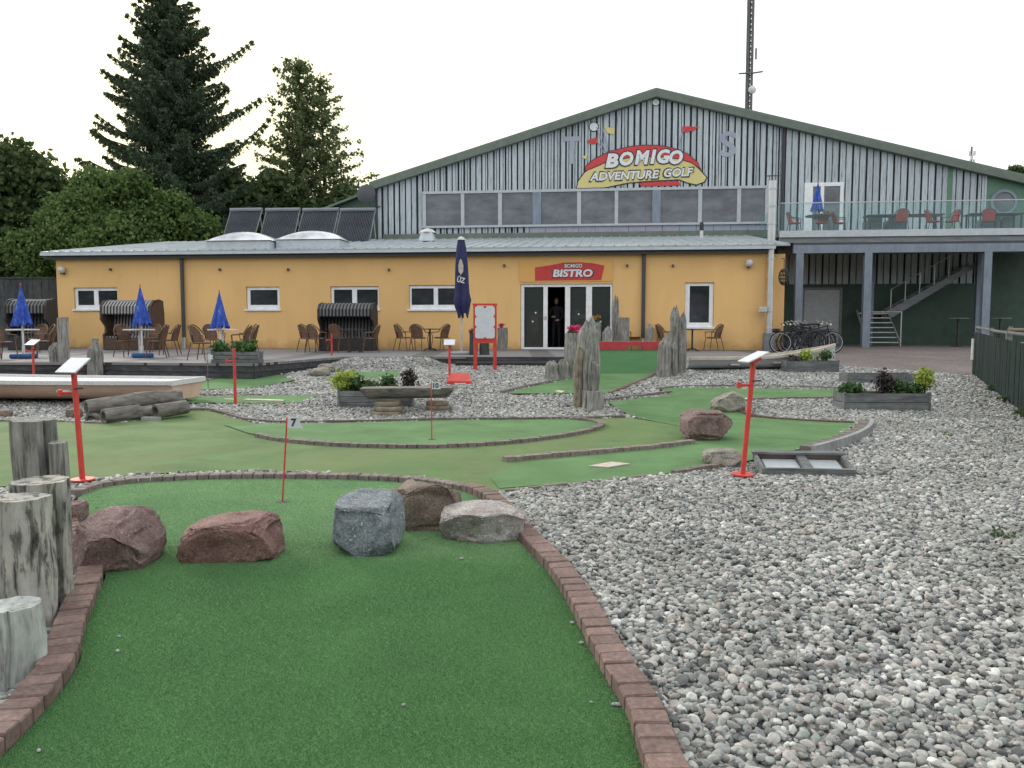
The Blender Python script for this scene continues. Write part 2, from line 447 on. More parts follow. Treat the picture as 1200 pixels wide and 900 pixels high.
m_wood('rail_grey', [(.3, (.14, .15, .15)), (.7, (.26, .28, .28))], stretch=(1, 1, 1), scale=9, bmp=.2, bdist=.004)
def m_deck():
    m, nt, b = newmat('deck_boards')
    v = coords(nt, (.15, 7.2, 1))
    br = nt.nodes.new('ShaderNodeTexBrick')
    br.inputs['Scale'].default_value = 1
    br.inputs['Color1'].default_value = (.17, .165, .17, 1); br.inputs['Color2'].default_value = (.25, .24, .245, 1)
    br.inputs['Mortar'].default_value = (.04, .04, .04, 1); br.inputs['Mortar Size'].default_value = .05
    br.inputs['Brick Width'].default_value = 1.0; br.inputs['Row Height'].default_value = 1.0
    nt.links.new(v, br.inputs['Vector'])
    nt.links.new(br.outputs['Color'], b.inputs['Base Color']); b.inputs['Roughness'].default_value = .8
    m, nt, b = newmat('paving')
    br = nt.nodes.new('ShaderNodeTexBrick')
    br.inputs['Scale'].default_value = 5
    br.inputs['Color1'].default_value = (.19, .155, .145, 1); br.inputs['Color2'].default_value = (.30, .25, .235, 1)
    br.inputs['Mortar'].default_value = (.10, .09, .085, 1); br.inputs['Mortar Size'].default_value = .04
    nt.links.new(coords(nt), br.inputs['Vector'])
    f = noise_tex(nt, coords(nt), .8, 5)
    c2 = ramp(nt, f, [(.3, (.75,) * 3), (.7, (1.1,) * 3)])
    mx = nt.nodes.new('ShaderNodeMix'); mx.data_type = 'RGBA'; mx.blend_type = 'MULTIPLY'; mx.inputs['Factor'].default_value = 1
    nt.links.new(br.outputs['Color'], mx.inputs['A']); nt.links.new(c2, mx.inputs['B'])
    nt.links.new(mx.outputs['Result'], b.inputs['Base Color']); b.inputs['Roughness'].default_value = .85
m_deck()
pm('ground', [(.3, (.08, .11, .05)), (.7, (.16, .17, .11))], 3, .95, bmp=.4, bdist=.05)
pm('soil', (.03, .022, .016), 30, .95)
pm('hull_peach', [(.3, (.62, .43, .33)), (.7, (.70, .50, .40))], 4, .45, bmp=.05, second=(1.5, .82, 1.05))
pm('hull_grey', [(.3, (.44, .47, .48)), (.7, (.52, .55, .56))], 4, .5, bmp=.05, second=(1.5, .8, 1.05))
pm('rope', [(.3, (.56, .56, .56)), (.7, (.74, .74, .74))], 25, .8, bmp=.8, bdist=.01)
def m_rock(name, stops, scale, speck=None, rough=.8):
    m, nt, b = newmat(name)
    v = coords(nt)
    f = noise_tex(nt, v, scale, 10, .7)
    col = ramp(nt, f, stops)
    f2 = noise_tex(nt, v, 75, 5, .8)
    c2 = ramp(nt, f2, [(.38, (.5,) * 3), (.62, (1.35,) * 3)])
    mx = nt.nodes.new('ShaderNodeMix'); mx.data_type = 'RGBA'; mx.blend_type = 'MULTIPLY'; mx.inputs['Factor'].default_value = 1
    nt.links.new(col, mx.inputs['A']); nt.links.new(c2, mx.inputs['B'])
    res = mx.outputs['Result']
    if speck:
        f3 = noise_tex(nt, v, 38, 4, .6)
        fr = ramp(nt, f3, [(.64, (0, 0, 0)), (.68, (1, 1, 1))])
        m2 = nt.nodes.new('ShaderNodeMix'); m2.data_type = 'RGBA'; m2.inputs['B'].default_value = (*speck, 1)
        nt.links.new(fr, m2.inputs['Factor']); nt.links.new(res, m2.inputs['A'])
        res = m2.outputs['Result']
    nt.links.new(res, b.inputs['Base Color']); b.inputs['Roughness'].default_value = rough
    bp_ = bump(nt, b, f, .8, .03)
    b2_ = nt.nodes.new('ShaderNodeBump'); b2_.inputs['Strength'].default_value = .6; b2_.inputs['Distance'].default_value = .006
    nt.links.new(f2, b2_.inputs['Height']); nt.links.new(bp_.outputs['Normal'], b2_.inputs['Normal']); nt.links.new(b2_.outputs['Normal'], b.inputs['Normal'])
m_rock('rock_red', [(.3, (.10, .06, .055)), (.5, (.19, .125, .115)), (.75, (.31, .235, .215))], 7, speck=(.40, .31, .28))
m_rock('rock_rust', [(.3, (.115, .055, .05)), (.5, (.21, .115, .10)), (.75, (.33, .21, .19))], 6, speck=(.36, .25, .22))
m_rock('rock_blue', [(.3, (.085, .10, .115)), (.5, (.19, .22, .24)), (.75, (.33, .37, .39))], 14, speck=(.6, .65, .66))
m_rock('rock_brown', [(.3, (.09, .065, .05)), (.5, (.18, .14, .11)), (.75, (.32, .25, .20))], 5)
m_rock('rock_pale', [(.32, (.14, .125, .12)), (.44, (.30, .27, .255)), (.58, (.48, .45, .43)), (.8, (.56, .53, .51))], 2.6)
m_rock('rock_tan', [(.3, (.16, .15, .12)), (.5, (.28, .26, .22)), (.75, (.42, .40, .36))], 7)
def m_leaf(name, c1, c2, tr=.3):
    m, nt, b = newmat(name)
    geo = nt.nodes.new('ShaderNodeNewGeometry')
    c = ramp(nt, geo.outputs['Random Per Island'], [(0, c1), (1, c2)])
    nt.links.new(c, b.inputs['Base Color']); b.inputs['Roughness'].default_value = .7
    b.inputs['Specular IOR Level'].default_value = .25
    t = nt.nodes.new('ShaderNodeBsdfTranslucent'); nt.links.new(c, t.inputs['Color'])
    mx = nt.nodes.new('ShaderNodeMixShader'); mx.inputs[0].default_value = tr
    nt.links.new(b.outputs[0], mx.inputs[1]); nt.links.new(t.outputs[0], mx.inputs[2])
    nt.links.new(mx.outputs[0], nt.nodes['Material Output'].inputs['Surface'])
m_leaf('leaf_spruce', (.05, .085, .052), (.12, .165, .095), .3)
m_leaf('leaf_larch', (.08, .115, .05), (.19, .23, .11), .35)
m_leaf('leaf_dark', (.05, .085, .035), (.13, .185, .07), .35)
m_leaf('leaf_green', (.07, .13, .04), (.19, .28, .09), .4)
m_leaf('leaf_lime', (.22, .30, .05), (.42, .50, .12), .3)
m_leaf('leaf_mid', (.04, .09, .03), (.10, .18, .06), .3)
m_leaf('leaf_bronze', (.04, .035, .035), (.09, .08, .075), .2)
m_leaf('petal_pink', (.55, .02, .12), (.85, .12, .30), .2)
m_leaf('petal_orange', (.55, .22, .05), (.75, .45, .1), .2)
pm('bark', (.06, .045, .035), 12, .95, (1, 1, .2), bmp=.8, bdist=.03)
pm('skin', (.45, .28, .20), 10, .6, bmp=0)
pm('cloth_black', (.025, .025, .03), 10, .9, bmp=0)
pm('hair', (.03, .02, .015), 10, .8, bmp=0)
pm('rubber', (.012, .012, .013), 10, .8, bmp=0)
pm('mast_metal', (.13, .135, .14), 3, .6, bmp=0)
# ------------------------------------------------------------------ helpers
WM = {}                                     # world matrix of every object that parents others
def tag(o, label=None, cat=None, group=None, kind=None):
    if label: o['label'] = label
    if cat: o['category'] = cat
    if group: o['group'] = group
    if kind: o['kind'] = kind
    return o
def thing(name, label, cat, loc=(0, 0, 0), rz=0, group=None):
    o = bpy.data.objects.new(name, None)
    COL.objects.link(o)
    o.empty_display_size = .2
    o.location = loc
    o.rotation_euler = (0, 0, rz)
    WM[o.name] = Matrix.Translation(Vector(loc)) @ Matrix.Rotation(rz, 4, 'Z')
    return tag(o, label, cat, group)
class MB:
    def __init__(s): s.v, s.f, s.m = [], [], []
    def add(s, vs, fs, mi=0, M=None):
        n = len(s.v)
        s.v += [tuple(M @ Vector(v)) if M is not None else tuple(v) for v in vs]
        s.f += [tuple(i + n for i in f) for f in fs]
        s.m += [mi] * len(fs)
        return s
    def box(s, x0, x1, y0, y1, z0, z1, mi=0, M=None):
        return s.add([(x0, y0, z0), (x1, y0, z0), (x1, y1, z0), (x0, y1, z0), (x0, y0, z1), (x1, y0, z1), (x1, y1, z1), (x0, y1, z1)],
                     [(0, 3, 2, 1), (4, 5, 6, 7), (0, 1, 5, 4), (1, 2, 6, 5), (2, 3, 7, 6), (3, 0, 4, 7)], mi, M)
    def tube(s, pts, rad, n=8, mi=0, M=None, caps=True, flat=1.0):
        pts = [Vector(p) for p in pts]
        if not isinstance(rad, (list, tuple)): rad = [rad] * len(pts)
        vs, fs = [], []
        prev = None
        for i, p in enumerate(pts):
            d = (pts[min(i + 1, len(pts) - 1)] - pts[max(i - 1, 0)]).normalized()
            if prev is None:
                a = Vector((0, 0, 1)) if abs(d.z) < .9 else Vector((1, 0, 0))
                u = d.cross(a).normalized()
            else:
                u = (prev - d * prev.dot(d)).normalized()
            prev = u
            v = d.cross(u)
            for k in range(n):
                t = 2 * PI * k / n
                vs.append(p + (u * math.cos(t) + v * math.sin(t) * flat) * rad[i])
        for i in range(len(pts) - 1):
            for k in range(n):
                a, b = i * n + k, i * n + (k + 1) % n
                fs.append((a, b, b + n, a + n))
        if caps:
            fs.append(tuple(reversed(range(n))))
            fs.append(tuple(range((len(pts) - 1) * n, len(pts) * n)))
        return s.add(vs, fs, mi, M)
    def lathe(s, prof, n=16, mi=0, M=None, fold=0, nf=8, capt=True):
        vs, fs = [], []
        for (r, z) in prof:
            for k in range(n):
                t = 2 * PI * k / n
                rr = r * (1 + fold * math.cos(nf * t))
                vs.append((rr * math.cos(t), rr * math.sin(t), z))
        for i in range(len(prof) - 1):
            for k in range(n):
                a, b = i * n + k, i * n + (k + 1) % n
                fs.append((a, b, b + n, a + n))
        if capt:
            fs.append(tuple(reversed(range(n))))
            fs.append(tuple(range((len(prof) - 1) * n, len(prof) * n)))
        return s.add(vs, fs, mi, M)
    def prism(s, poly, y0, y1, mi=0, M=None):
        """poly of (x,z) extruded from y0 to y1"""
        n = len(poly)
        vs = [(x, y0, z) for x, z in poly] + [(x, y1, z) for x, z in poly]
        fs = [tuple(range(n)), tuple(reversed(range(n, 2 * n)))]
        fs += [(i, i + n, (i + 1) % n + n, (i + 1) % n) for i in range(n)]
        return s.add(vs, fs, mi, M)
    def mesh(s, name, mats, smooth=False, bevel=0, tri=False):
        me = bpy.data.meshes.new(name)
        me.from_pydata([tuple(v) for v in s.v], [], s.f)
        for m in (mats if isinstance(mats, (list, tuple)) else [mats]):
            me.materials.append(MATS[m])
        me.polygons.foreach_set('material_index', s.m)
        bm = bmesh.new(); bm.from_mesh(me)
        bmesh.ops.recalc_face_normals(bm, faces=bm.faces)
        if bevel:
            bmesh.ops.bevel(bm, geom=[e for e in bm.edges if len(e.link_faces) == 2 and e.calc_face_angle(0) > .6], offset=bevel, segments=1, affect='EDGES')
        big = [f for f in bm.faces if len(f.verts) > 4]
        if big: bmesh.ops.triangulate(bm, faces=big)
        bm.to_mesh(me); bm.free()
        if smooth:
            me.polygons.foreach_set('use_smooth', [True] * len(me.polygons))
            me.set_sharp_from_angle(angle=R(42))
        return me
    def build(s, name, mats, parent=None, world=False, smooth=False, bevel=0):
        if world and parent is not None:
            Mi = WM[parent.name].inverted()
            s.v = [tuple(Mi @ Vector(v)) for v in s.v]
        return put(s.mesh(name, mats, smooth, bevel), name, parent)
def put(me, name, parent=None, loc=None, rot=None, scale=None):
    o = bpy.data.objects.new(name, me)
    COL.objects.link(o)
    if parent is not None:
        o.parent = parent
    if loc is not None: o.location = loc
    if rot is not None: o.rotation_euler = rot
    if scale is not None: o.scale = scale
    L = Matrix.LocRotScale(Vector(o.location), o.rotation_euler, Vector(o.scale))
    WM[o.name] = (WM[parent.name] @ L) if parent is not None else L
    return o
def single(mb, name, mats, label, cat, group=None, loc=None, rz=0, smooth=False, bevel=0):
    """a thing that is one mesh; the verts are local to loc"""
    o = put(mb.mesh(name, mats, smooth, bevel), name, None, loc or (0, 0, 0), (0, 0, rz))
    return tag(o, label, cat, group)
def copy_tree(o, loc=None, rz=None, label=None, parent=None, scale=None):
    c = o.copy()
    COL.objects.link(c)
    if parent is not None: c.parent = parent
    if loc is not None: c.location = loc
    if rz is not None: c.rotation_euler = (0, 0, rz)
    if label: c['label'] = label
    if scale: c.scale = scale
    for ch in list(o.children): copy_tree(ch, parent=c)
    return c
def chaikin(p, k=2, closed=False):
    for _ in range(k):
        q = [] if closed else [p[0]]
        n = len(p)
        for i in range(n if closed else n - 1):
            a, b = p[i], p[(i + 1) % n]
            q += [a * .75 + b * .25, a * .25 + b * .75]
        if not closed: q.append(p[-1])
        p = q
    return p
def resample(p, step):
    out_, acc = [p[0].copy()], 0
    for a, b in zip(p, p[1:]):
        L = (b - a).length
        while acc + L >= step and L > 0:
            t = (step - acc) / L
            a = a + (b - a) * t
            out_.append(a.copy())
            L = (b - a).length
            acc = 0
        acc += L
    return out_
def inside(poly, x, y):
    c = False
    n = len(poly)
    j = n - 1
    for i in range(n):
        xi, yi, xj, yj = poly[i][0], poly[i][1], poly[j][0], poly[j][1]
        if (yi > y) != (yj > y) and x < (xj - xi) * (y - yi) / (yj - yi) + xi: c = not c
        j = i
    return c
def sheet(name, pts, h, mat, kind='structure', z=None, smoothk=0):
    """flat polygon laid on the ground (follows the slope in y)"""
    pts = [Vector((p[0], p[1], 0)) for p in pts]
    if smoothk: pts = chaikin(pts, smoothk, True)
    bm = bmesh.new()
    f = bm.faces.new([bm.verts.new((p.x, p.y, 0)) for p in pts])
    if z is None:
        for k, _ in KN[1:-1]:
            bmesh.ops.bisect_plane(bm, geom=bm.verts[:] + bm.edges[:] + bm.faces[:], plane_co=(0, k, 0), plane_no=(0, 1, 0))
    bmesh.ops.triangulate(bm, faces=bm.faces[:])
    for v in bm.verts: v.co.z = (g(v.co.y) if z is None else z) + h
    bmesh.ops.recalc_face_normals(bm, faces=bm.faces)
    for f in bm.faces:
        if f.normal.z < 0: f.normal_flip()
    me = bpy.data.meshes.new(name); bm.to_mesh(me); bm.free()
    me.materials.append(MATS[mat])
    o = put(me, name)
    if kind: o['kind'] = kind
    return o, [(p.x, p.y) for p in pts]

# ------------------------------------------------------------------ ground, lanes
xs = [-600, -60, -30, 0, 30, 60, 600]
ys = [-600, -20, 0, 13, 19.5, 26, 30, 60, 1200]
gm = MB()
gm.add([(x, y, g(y) - .03) for y in ys for x in xs], [(j * len(xs) + i, j * len(xs) + i + 1, (j + 1) * len(xs) + i + 1, (j + 1) * len(xs) + i) for j in range(len(ys) - 1) for i in range(len(xs) - 1)])
tag(gm.build('ground', 'ground'), kind='structure')

PX = lambda L, h=0: [GR(a, b, h) for a, b in L]
lane_A = [(770, 948), (752, 900), (745, 875), (737, 840), (709, 796), (683, 744), (662, 700), (640, 668), (618, 645), (604, 630), (590, 610), (576, 594), (562, 583),
          (540, 575), (500, 568), (450, 564), (400, 562), (300, 561), (215, 563), (150, 567), (112, 573), (92, 583), (86, 600), (95, 630), (113, 655), (124, 675),
          (110, 710), (99, 740), (94, 775), (75, 807), (50, 837), (15, 875), (-25, 908), (-70, 948)]
wA = PX(lane_A, .02)
cut = GR(300, 646).y
nearp = [p for p in wA]
def clip_y(poly, yc, keep_less):
    o = []
    for i in range(len(poly)):
        a, b = poly[i], poly[(i + 1) % len(poly)]
        ia, ib = (a.y < yc) == keep_less, (b.y < yc) == keep_less
        if ia: o.append(a)
        if ia != ib:
            t = (yc - a.y) / (b.y - a.y)
            o.append(a + (b - a) * t)
    return o
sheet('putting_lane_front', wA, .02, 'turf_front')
field_top = [(-60, 495), (60, 494), (100, 497), (130, 497), (165, 493), (200, 489), (222, 482), (240, 481), (262, 486), (302, 497), (400, 496), (520, 493), (660, 492), (700, 491), (738, 490)]
A_back = [(590, 600), (560, 572), (500, 561), (450, 557), (300, 552), (215, 554), (150, 558), (105, 564)]
field = PX(field_top + [(830, 505), (870, 520), (865, 545), (840, 547), (786, 556), (720, 563), (640, 571), (579, 577)] + A_back[1:] + [(40, 569), (-60, 575)])
_, PF = sheet('old_turf_field', field, .010, 'turf_old')
laneD = PX([(712, 472), (788, 463), (772, 456), (800, 455), (950, 457), (988, 458), (988, 466), (930, 467), (870, 468), (858, 480), (880, 490), (950, 494), (1003, 496), (988, 510),
            (952, 523), (936, 528), (900, 535), (865, 545), (840, 547), (786, 556), (720, 563), (650, 569), (585, 574), (575, 562), (600, 547), (700, 534), (808, 520), (834, 508), (740, 489)])
_, PD = sheet('putting_lane_right', laneD, .016, 'turf_lane')
laneR = PX([(262, 499), (302, 498), (400, 497), (520, 494), (660, 493), (690, 495), (703, 499), (692, 505), (660, 512), (600, 520), (520, 525), (450, 525), (380, 522), (330, 517), (290, 509)])
_, PR = sheet('putting_lane_middle', laneR, .022, 'turf_lane')
laneE = PX([(595, 462), (606, 458), (640, 450), (665, 445), (700, 438), (770, 438), (757, 444), (735, 453), (712, 462)])
_, PE = sheet('putting_lane_bridge', laneE, .016, 'turf_lane')
laneF = PX([(226, 457), (226, 452), (246, 446), (266, 441), (330, 440), (345, 446), (310, 453), (280, 457)])
_, PF2 = sheet('putting_green_by_deck', laneF, .016, 'turf_lane')
laneG = PX([(216, 473), (222, 465), (270, 465), (320, 464), (372, 464), (352, 472), (345, 473)])
_, PG = sheet('putting_green_by_boat', laneG, .016, 'turf_lane')
laneH = PX([(385, 446), (398, 437), (470, 435), (470, 441), (420, 444)])
_, PH = sheet('putting_green_by_steps', laneH, .016, 'turf_lane')
PA = [(p.x, p.y) for p in wA]
pave = [GR(930, 424), GR(985, 429), GR(1005, 431), GR(1050, 434), GR(1095, 437), GR(1139, 440), GR(1290, 452), Vector((30, 27, 0)), Vector((30, 36, 0)), Vector((8.0, 36, 0)), Vector((8.3, 27, 0)), Vector((8.5, 24, 0))]
_, PP = sheet('paving', pave, .006, 'paving')

# deck
DZ = .63
deck_px = [(-120, 424.5), (120, 424.5), (298, 426), (402, 418), (700, 418), (905, 418.5)]
deck_front = [ONZ(a, b, DZ) for a, b in deck_px]
PDk = [(p.x, p.y) for p in deck_front] + [(8.4, 27.0), (-20, 30.2)]
dk = thing('timber_deck', 'grey boarded timber terrace along the foot of the yellow wall', 'deck', (deck_front[2].x, deck_front[2].y, g(19)))
dk_m = MB()
n = len(PDk)
dk_m.add([(x, y, DZ) for x, y in PDk] + [(x, y, DZ - .06) for x, y in PDk], [tuple(range(n)), tuple(reversed(range(n, 2 * n)))] + [(i, (i + 1) % n, (i + 1) % n + n, i + n) for i in range(n)])
dk_m.build('deck_surface', 'deck_boards', dk, world=True)
for a, b in zip(deck_front[:-1], deck_front[1:]):
    if a.x > -4.2: break
    d = (b - a).normalized(); nn = Vector((d.y, -d.x, 0))
    L = (b - a).length
    for k in range(2):
        z1 = DZ - .065 - k * .145; z0 = z1 - .138
        q0, q1 = a + nn * (-.02 - .012 * k), b + nn * (-.02 - .012 * k)
        m = MB()
        M = Matrix.Translation(q0) @ Matrix.Rotation(math.atan2(d.y, d.x), 4, 'Z')
        m.box(0, L, 0, .03, z0 - DZ, z1 - DZ, M=M)
        m.build('front_board', 'deck_dark', dk, world=True)
# two steps below the door
e0 = ONZ(546, 418, DZ); e1 = ONZ(690, 418, DZ)
for i, (xa, xb, yy, zt, zb) in enumerate([(e0.x, e1.x, e0.y, .62, .50), (e0.x - .25, e1.x - 1.0, e0.y - .45, .50, .37)]):
    m = MB()
    if i == 0: m.box(xa, xb, yy - .05, yy - .012, zb, zt)
    else:
        m.box(xa, xb, yy, yy + .43, .455, .50); m.box(xa, xb, yy + .02, yy + .05, .30, .452)
    m.build('step' if i else 'riser', 'deck_dark' if i == 0 else 'deck_dark', dk, world=True)

# ------------------------------------------------------------------ gravel
EXC = [PA, PF, PD, PR, PE, PF2, PG, PH, PP, PDk]
fence_line = [GR(1139, 438), GR(1200, 486)]
def gravel_z(x, y):
    z = g(y)
    a = min(1, max(0, (y - 20.0) / 1.8)); a = a * a * (3 - 2 * a)
    wx = min(1, max(0, (x + 5.2) / .8)) * min(1, max(0, (-1.75 - x) / .5))
    return z + a * wx * max(0, DZ - .03 - z)
def make_gravel():
    cs = .125
    x0, x1, y0, y1 = -17, 16, 2.0, 26.6
    nx, ny = int((x1 - x0) / cs), int((y1 - y0) / cs)
    fd = (fence_line[1] - fence_line[0]); fd.normalize()
    bbs = [(min(p[0] for p in P), max(p[0] for p in P), min(p[1] for p in P), max(p[1] for p in P), P) for P in EXC]
    vid, vs, fs, dens = {}, [], [], []
    def V(i, j):
        if (i, j) not in vid:
            x, y = x0 + i * cs, y0 + j * cs
            vid[(i, j)] = len(vs)
            hmp = .025 * noise.noise(Vector((x * .6, y * .6, 3))) + .012 * noise.noise(Vector((x * 2, y * 2, 8)))
            vs.append((x, y, gravel_z(x, y) + hmp - .008))
        return vid[(i, j)]
    for j in range(ny):
        y = y0 + (j + .5) * cs
        for i in range(nx):
            x = x0 + (i + .5) * cs
            if abs(x) > .66 * y + .9: continue
            if x > 0:        # stop at the fence
                c = (x - fence_line[0].x) * fd.y - (y - fence_line[0].y) * fd.x
                if c < -.15 and y < fence_line[0].y + .1: continue
            if y > 21.6 and x < 2.0 and x > -20: 
                if any(inside(P, x, y) for P in (PDk,)): continue
            if y < 9.5 and any(inside(PA, x + a_, y + b_) for a_ in (-.09, .09) for b_ in (-.09, .09)): continue
            if any(bx0 < x < bx1 and by0 < y < by1 and inside(P, x, y) for bx0, bx1, by0, by1, P in bbs): continue
            fs.append((V(i, j), V(i + 1, j), V(i + 1, j + 1), V(i, j + 1)))
            dens.append(1650 if y < 8 else (1100 if y < 14 else 620))
    me = bpy.data.meshes.new('gravel')
    me.from_pydata(vs, [], fs)
    me.materials.append(MATS['gravel_bed'])
    at = me.attributes.new('dens', 'FLOAT', 'FACE')
    at.data.foreach_set('value', [float(d) for d in dens])
    o = put(me, 'gravel')
    tag(o, 'pale grey and white rounded pebbles covering the ground between the lanes', 'gravel', kind='stuff')
    ng = bpy.data.node_groups.new('pebbles', 'GeometryNodeTree')
    ng.interface.new_socket('Geometry', in_out='INPUT', socket_type='NodeSocketGeometry')
    ng.interface.new_socket('Geometry', in_out='OUTPUT', socket_type='NodeSocketGeometry')
    N, L = ng.nodes.new, ng.links.new
    gi, go = N('NodeGroupInput'), N('NodeGroupOutput')
    dp = N('GeometryNodeDistributePointsOnFaces')
    na = N('GeometryNodeInputNamedAttribute'); na.data_type = 'FLOAT'; na.inputs['Name'].default_value = 'dens'
    L(gi.outputs[0], dp.inputs['Mesh']); L(na.outputs['Attribute'], dp.inputs['Density'])
    gti = N('GeometryNodeGeometryToInstance')
    for k in range(7):
        ic = N('GeometryNodeMeshIcoSphere'); ic.inputs['Radius'].default_value = 1; ic.inputs['Subdivisions'].default_value = 3
        sp = N('GeometryNodeSetPosition')
        pos = N('GeometryNodeInputPosition')
        nz = N('ShaderNodeTexNoise'); nz.noise_dimensions = '4D'; nz.inputs['Scale'].default_value = .75; nz.inputs['W'].default_value = k * 3.7; nz.inputs['Detail'].default_value = 1.5
        sub = N('ShaderNodeVectorMath'); sub.operation = 'SUBTRACT'; sub.inputs[1].default_value = (.5, .5, .5)
        sc = N('ShaderNodeVectorMath'); sc.operation = 'SCALE'; sc.inputs['Scale'].default_value = 1.25
        L(pos.outputs[0], nz.inputs['Vector']); L(nz.outputs['Color'], sub.inputs[0]); L(sub.outputs[0], sc.inputs[0])
        L(ic.outputs['Mesh'], sp.inputs['Geometry']); L(sc.outputs[0], sp.inputs['Offset'])
        tf = N('GeometryNodeTransform'); tf.inputs['Scale'].default_value = (1, .66 + .05 * k, .52 + .05 * (k % 4))
        L(sp.outputs[0], tf.inputs['Geometry'])
        ss = N('GeometryNodeSetShadeSmooth'); L(tf.outputs[0], ss.inputs['Geometry'])
        sm = N('GeometryNodeSetMaterial'); sm.inputs['Material'].default_value = MATS['pebble']
        L(ss.outputs[0], sm.inputs['Geometry']); L(sm.outputs[0], gti.inputs[0])
    ip = N('GeometryNodeInstanceOnPoints')
    ip.inputs['Pick Instance'].default_value = True
    L(dp.outputs['Points'], ip.inputs['Points']); L(gti.outputs[0], ip.inputs['Instance'])
    rr = N('FunctionNodeRandomValue'); rr.data_type = 'FLOAT_VECTOR'
    rr.inputs[0].default_value = (-.55, -.55, 0); rr.inputs[1].default_value = (.55, .55, 6.28)
    L(rr.outputs[0], ip.inputs['Rotation'])
    rs = N('FunctionNodeRandomValue'); rs.data_type = 'FLOAT'
    rs.inputs[2].default_value = 0; rs.inputs[3].default_value = 1
    pw = N('ShaderNodeMath'); pw.operation = 'POWER'; pw.inputs[1].default_value = 2.2
    mr = N('ShaderNodeMapRange'); mr.inputs['To Min'].default_value = .0125; mr.inputs['To Max'].default_value = .031
    # farther pebbles a little larger where the bed is sparser
    L(rs.outputs[1], pw.inputs[0]); L(pw.outputs[0], mr.inputs['Value'])
    sy = N('ShaderNodeSeparateXYZ'); p2 = N('GeometryNodeInputPosition'); L(p2.outputs[0], sy.inputs[0])
    m2 = N('ShaderNodeMapRange'); m2.inputs['From Min'].default_value = 6; m2.inputs['From Max'].default_value = 18
    m2.inputs['To Min'].default_value = 1; m2.inputs['To Max'].default_value = 1.35
    L(sy.outputs[1], m2.inputs['Value'])
    mm = N('ShaderNodeMath'); mm.operation = 'MULTIPLY'; L(mr.outputs[0], mm.inputs[0]); L(m2.outputs[0], mm.inputs[1])
    L(mm.outputs[0], ip.inputs['Scale'])
    tr = N('GeometryNodeTranslateInstances'); tr.inputs['Local Space'].default_value = False
    r3 = N('FunctionNodeRandomValue'); r3.data_type = 'FLOAT_VECTOR'; r3.inputs[0].default_value = (0, 0, -.002); r3.inputs[1].default_value = (0, 0, .022); r3.inputs['Seed'].default_value = 5
    L(r3.outputs[0], tr.inputs['Translation']); L(ip.outputs[0], tr.inputs['Instances'])
    jn = N('GeometryNodeJoinGeometry')
    L(tr.outputs[0], jn.inputs[0]); L(gi.outputs[0], jn.inputs[0]); L(jn.outputs[0], go.inputs[0])
    md = o.modifiers.new('pebbles', 'NODES'); md.node_group = ng
make_gravel()

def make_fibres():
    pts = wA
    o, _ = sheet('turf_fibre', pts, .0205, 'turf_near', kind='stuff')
    tag(o, 'short green fibres of the artificial turf on the front lane', 'turf')
    # only the fibres are kept, the sheet below carries the backing
    ng = bpy.data.node_groups.new('fibres', 'GeometryNodeTree')
    ng.interface.new_socket('Geometry', in_out='INPUT', socket_type='NodeSocketGeometry')
    ng.interface.new_socket('Geometry', in_out='OUTPUT', socket_type='NodeSocketGeometry')
    N, L = ng.nodes.new, ng.links.new
    gi, go = N('NodeGroupInput'), N('NodeGroupOutput')
    dp = N('GeometryNodeDistributePointsOnFaces'); 
    sp_ = N('ShaderNodeSeparateXYZ'); pp_ = N('GeometryNodeInputPosition')
    dm = N('ShaderNodeMapRange'); dm.inputs['From Min'].default_value = 3; dm.inputs['From Max'].default_value = 9
    dm.inputs['To Min'].default_value = 32000; dm.inputs['To Max'].default_value = 16000
    tr_a = N('GeometryNodeSubdivideMesh'); tr_a.inputs['Level'].default_value = 5
    L(gi.outputs[0], tr_a.inputs['Mesh'])
    L(pp_.outputs[0], sp_.inputs[0]); L(sp_.outputs[1], dm.inputs['Value']); L(dm.outputs[0], dp.inputs['Density'])
    L(tr_a.outputs[0], dp.inputs['Mesh'])
    co = N('GeometryNodeMeshCone'); co.inputs['Vertices'].default_value = 3; co.inputs['Radius Bottom'].default_value = .0017; co.inputs['Radius Top'].default_value = 0; co.inputs['Depth'].default_value = .007
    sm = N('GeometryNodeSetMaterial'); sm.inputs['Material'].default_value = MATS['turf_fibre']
    L(co.outputs['Mesh'], sm.inputs['Geometry'])
    ip = N('GeometryNodeInstanceOnPoints')
    L(dp.outputs['Points'], ip.inputs['Points']); L(sm.outputs[0], ip.inputs['Instance'])
    rr = N('FunctionNodeRandomValue'); rr.data_type = 'FLOAT_VECTOR'
    rr.inputs[0].default_value = (-.75, -.75, 0); rr.inputs[1].default_value = (.75, .75, 6.28)
    L(rr.outputs[0], ip.inputs['Rotation'])
    L(ip.outputs[0], go.inputs[0])
    md = o.modifiers.new('fibres', 'NODES'); md.node_group = ng
make_fibres()

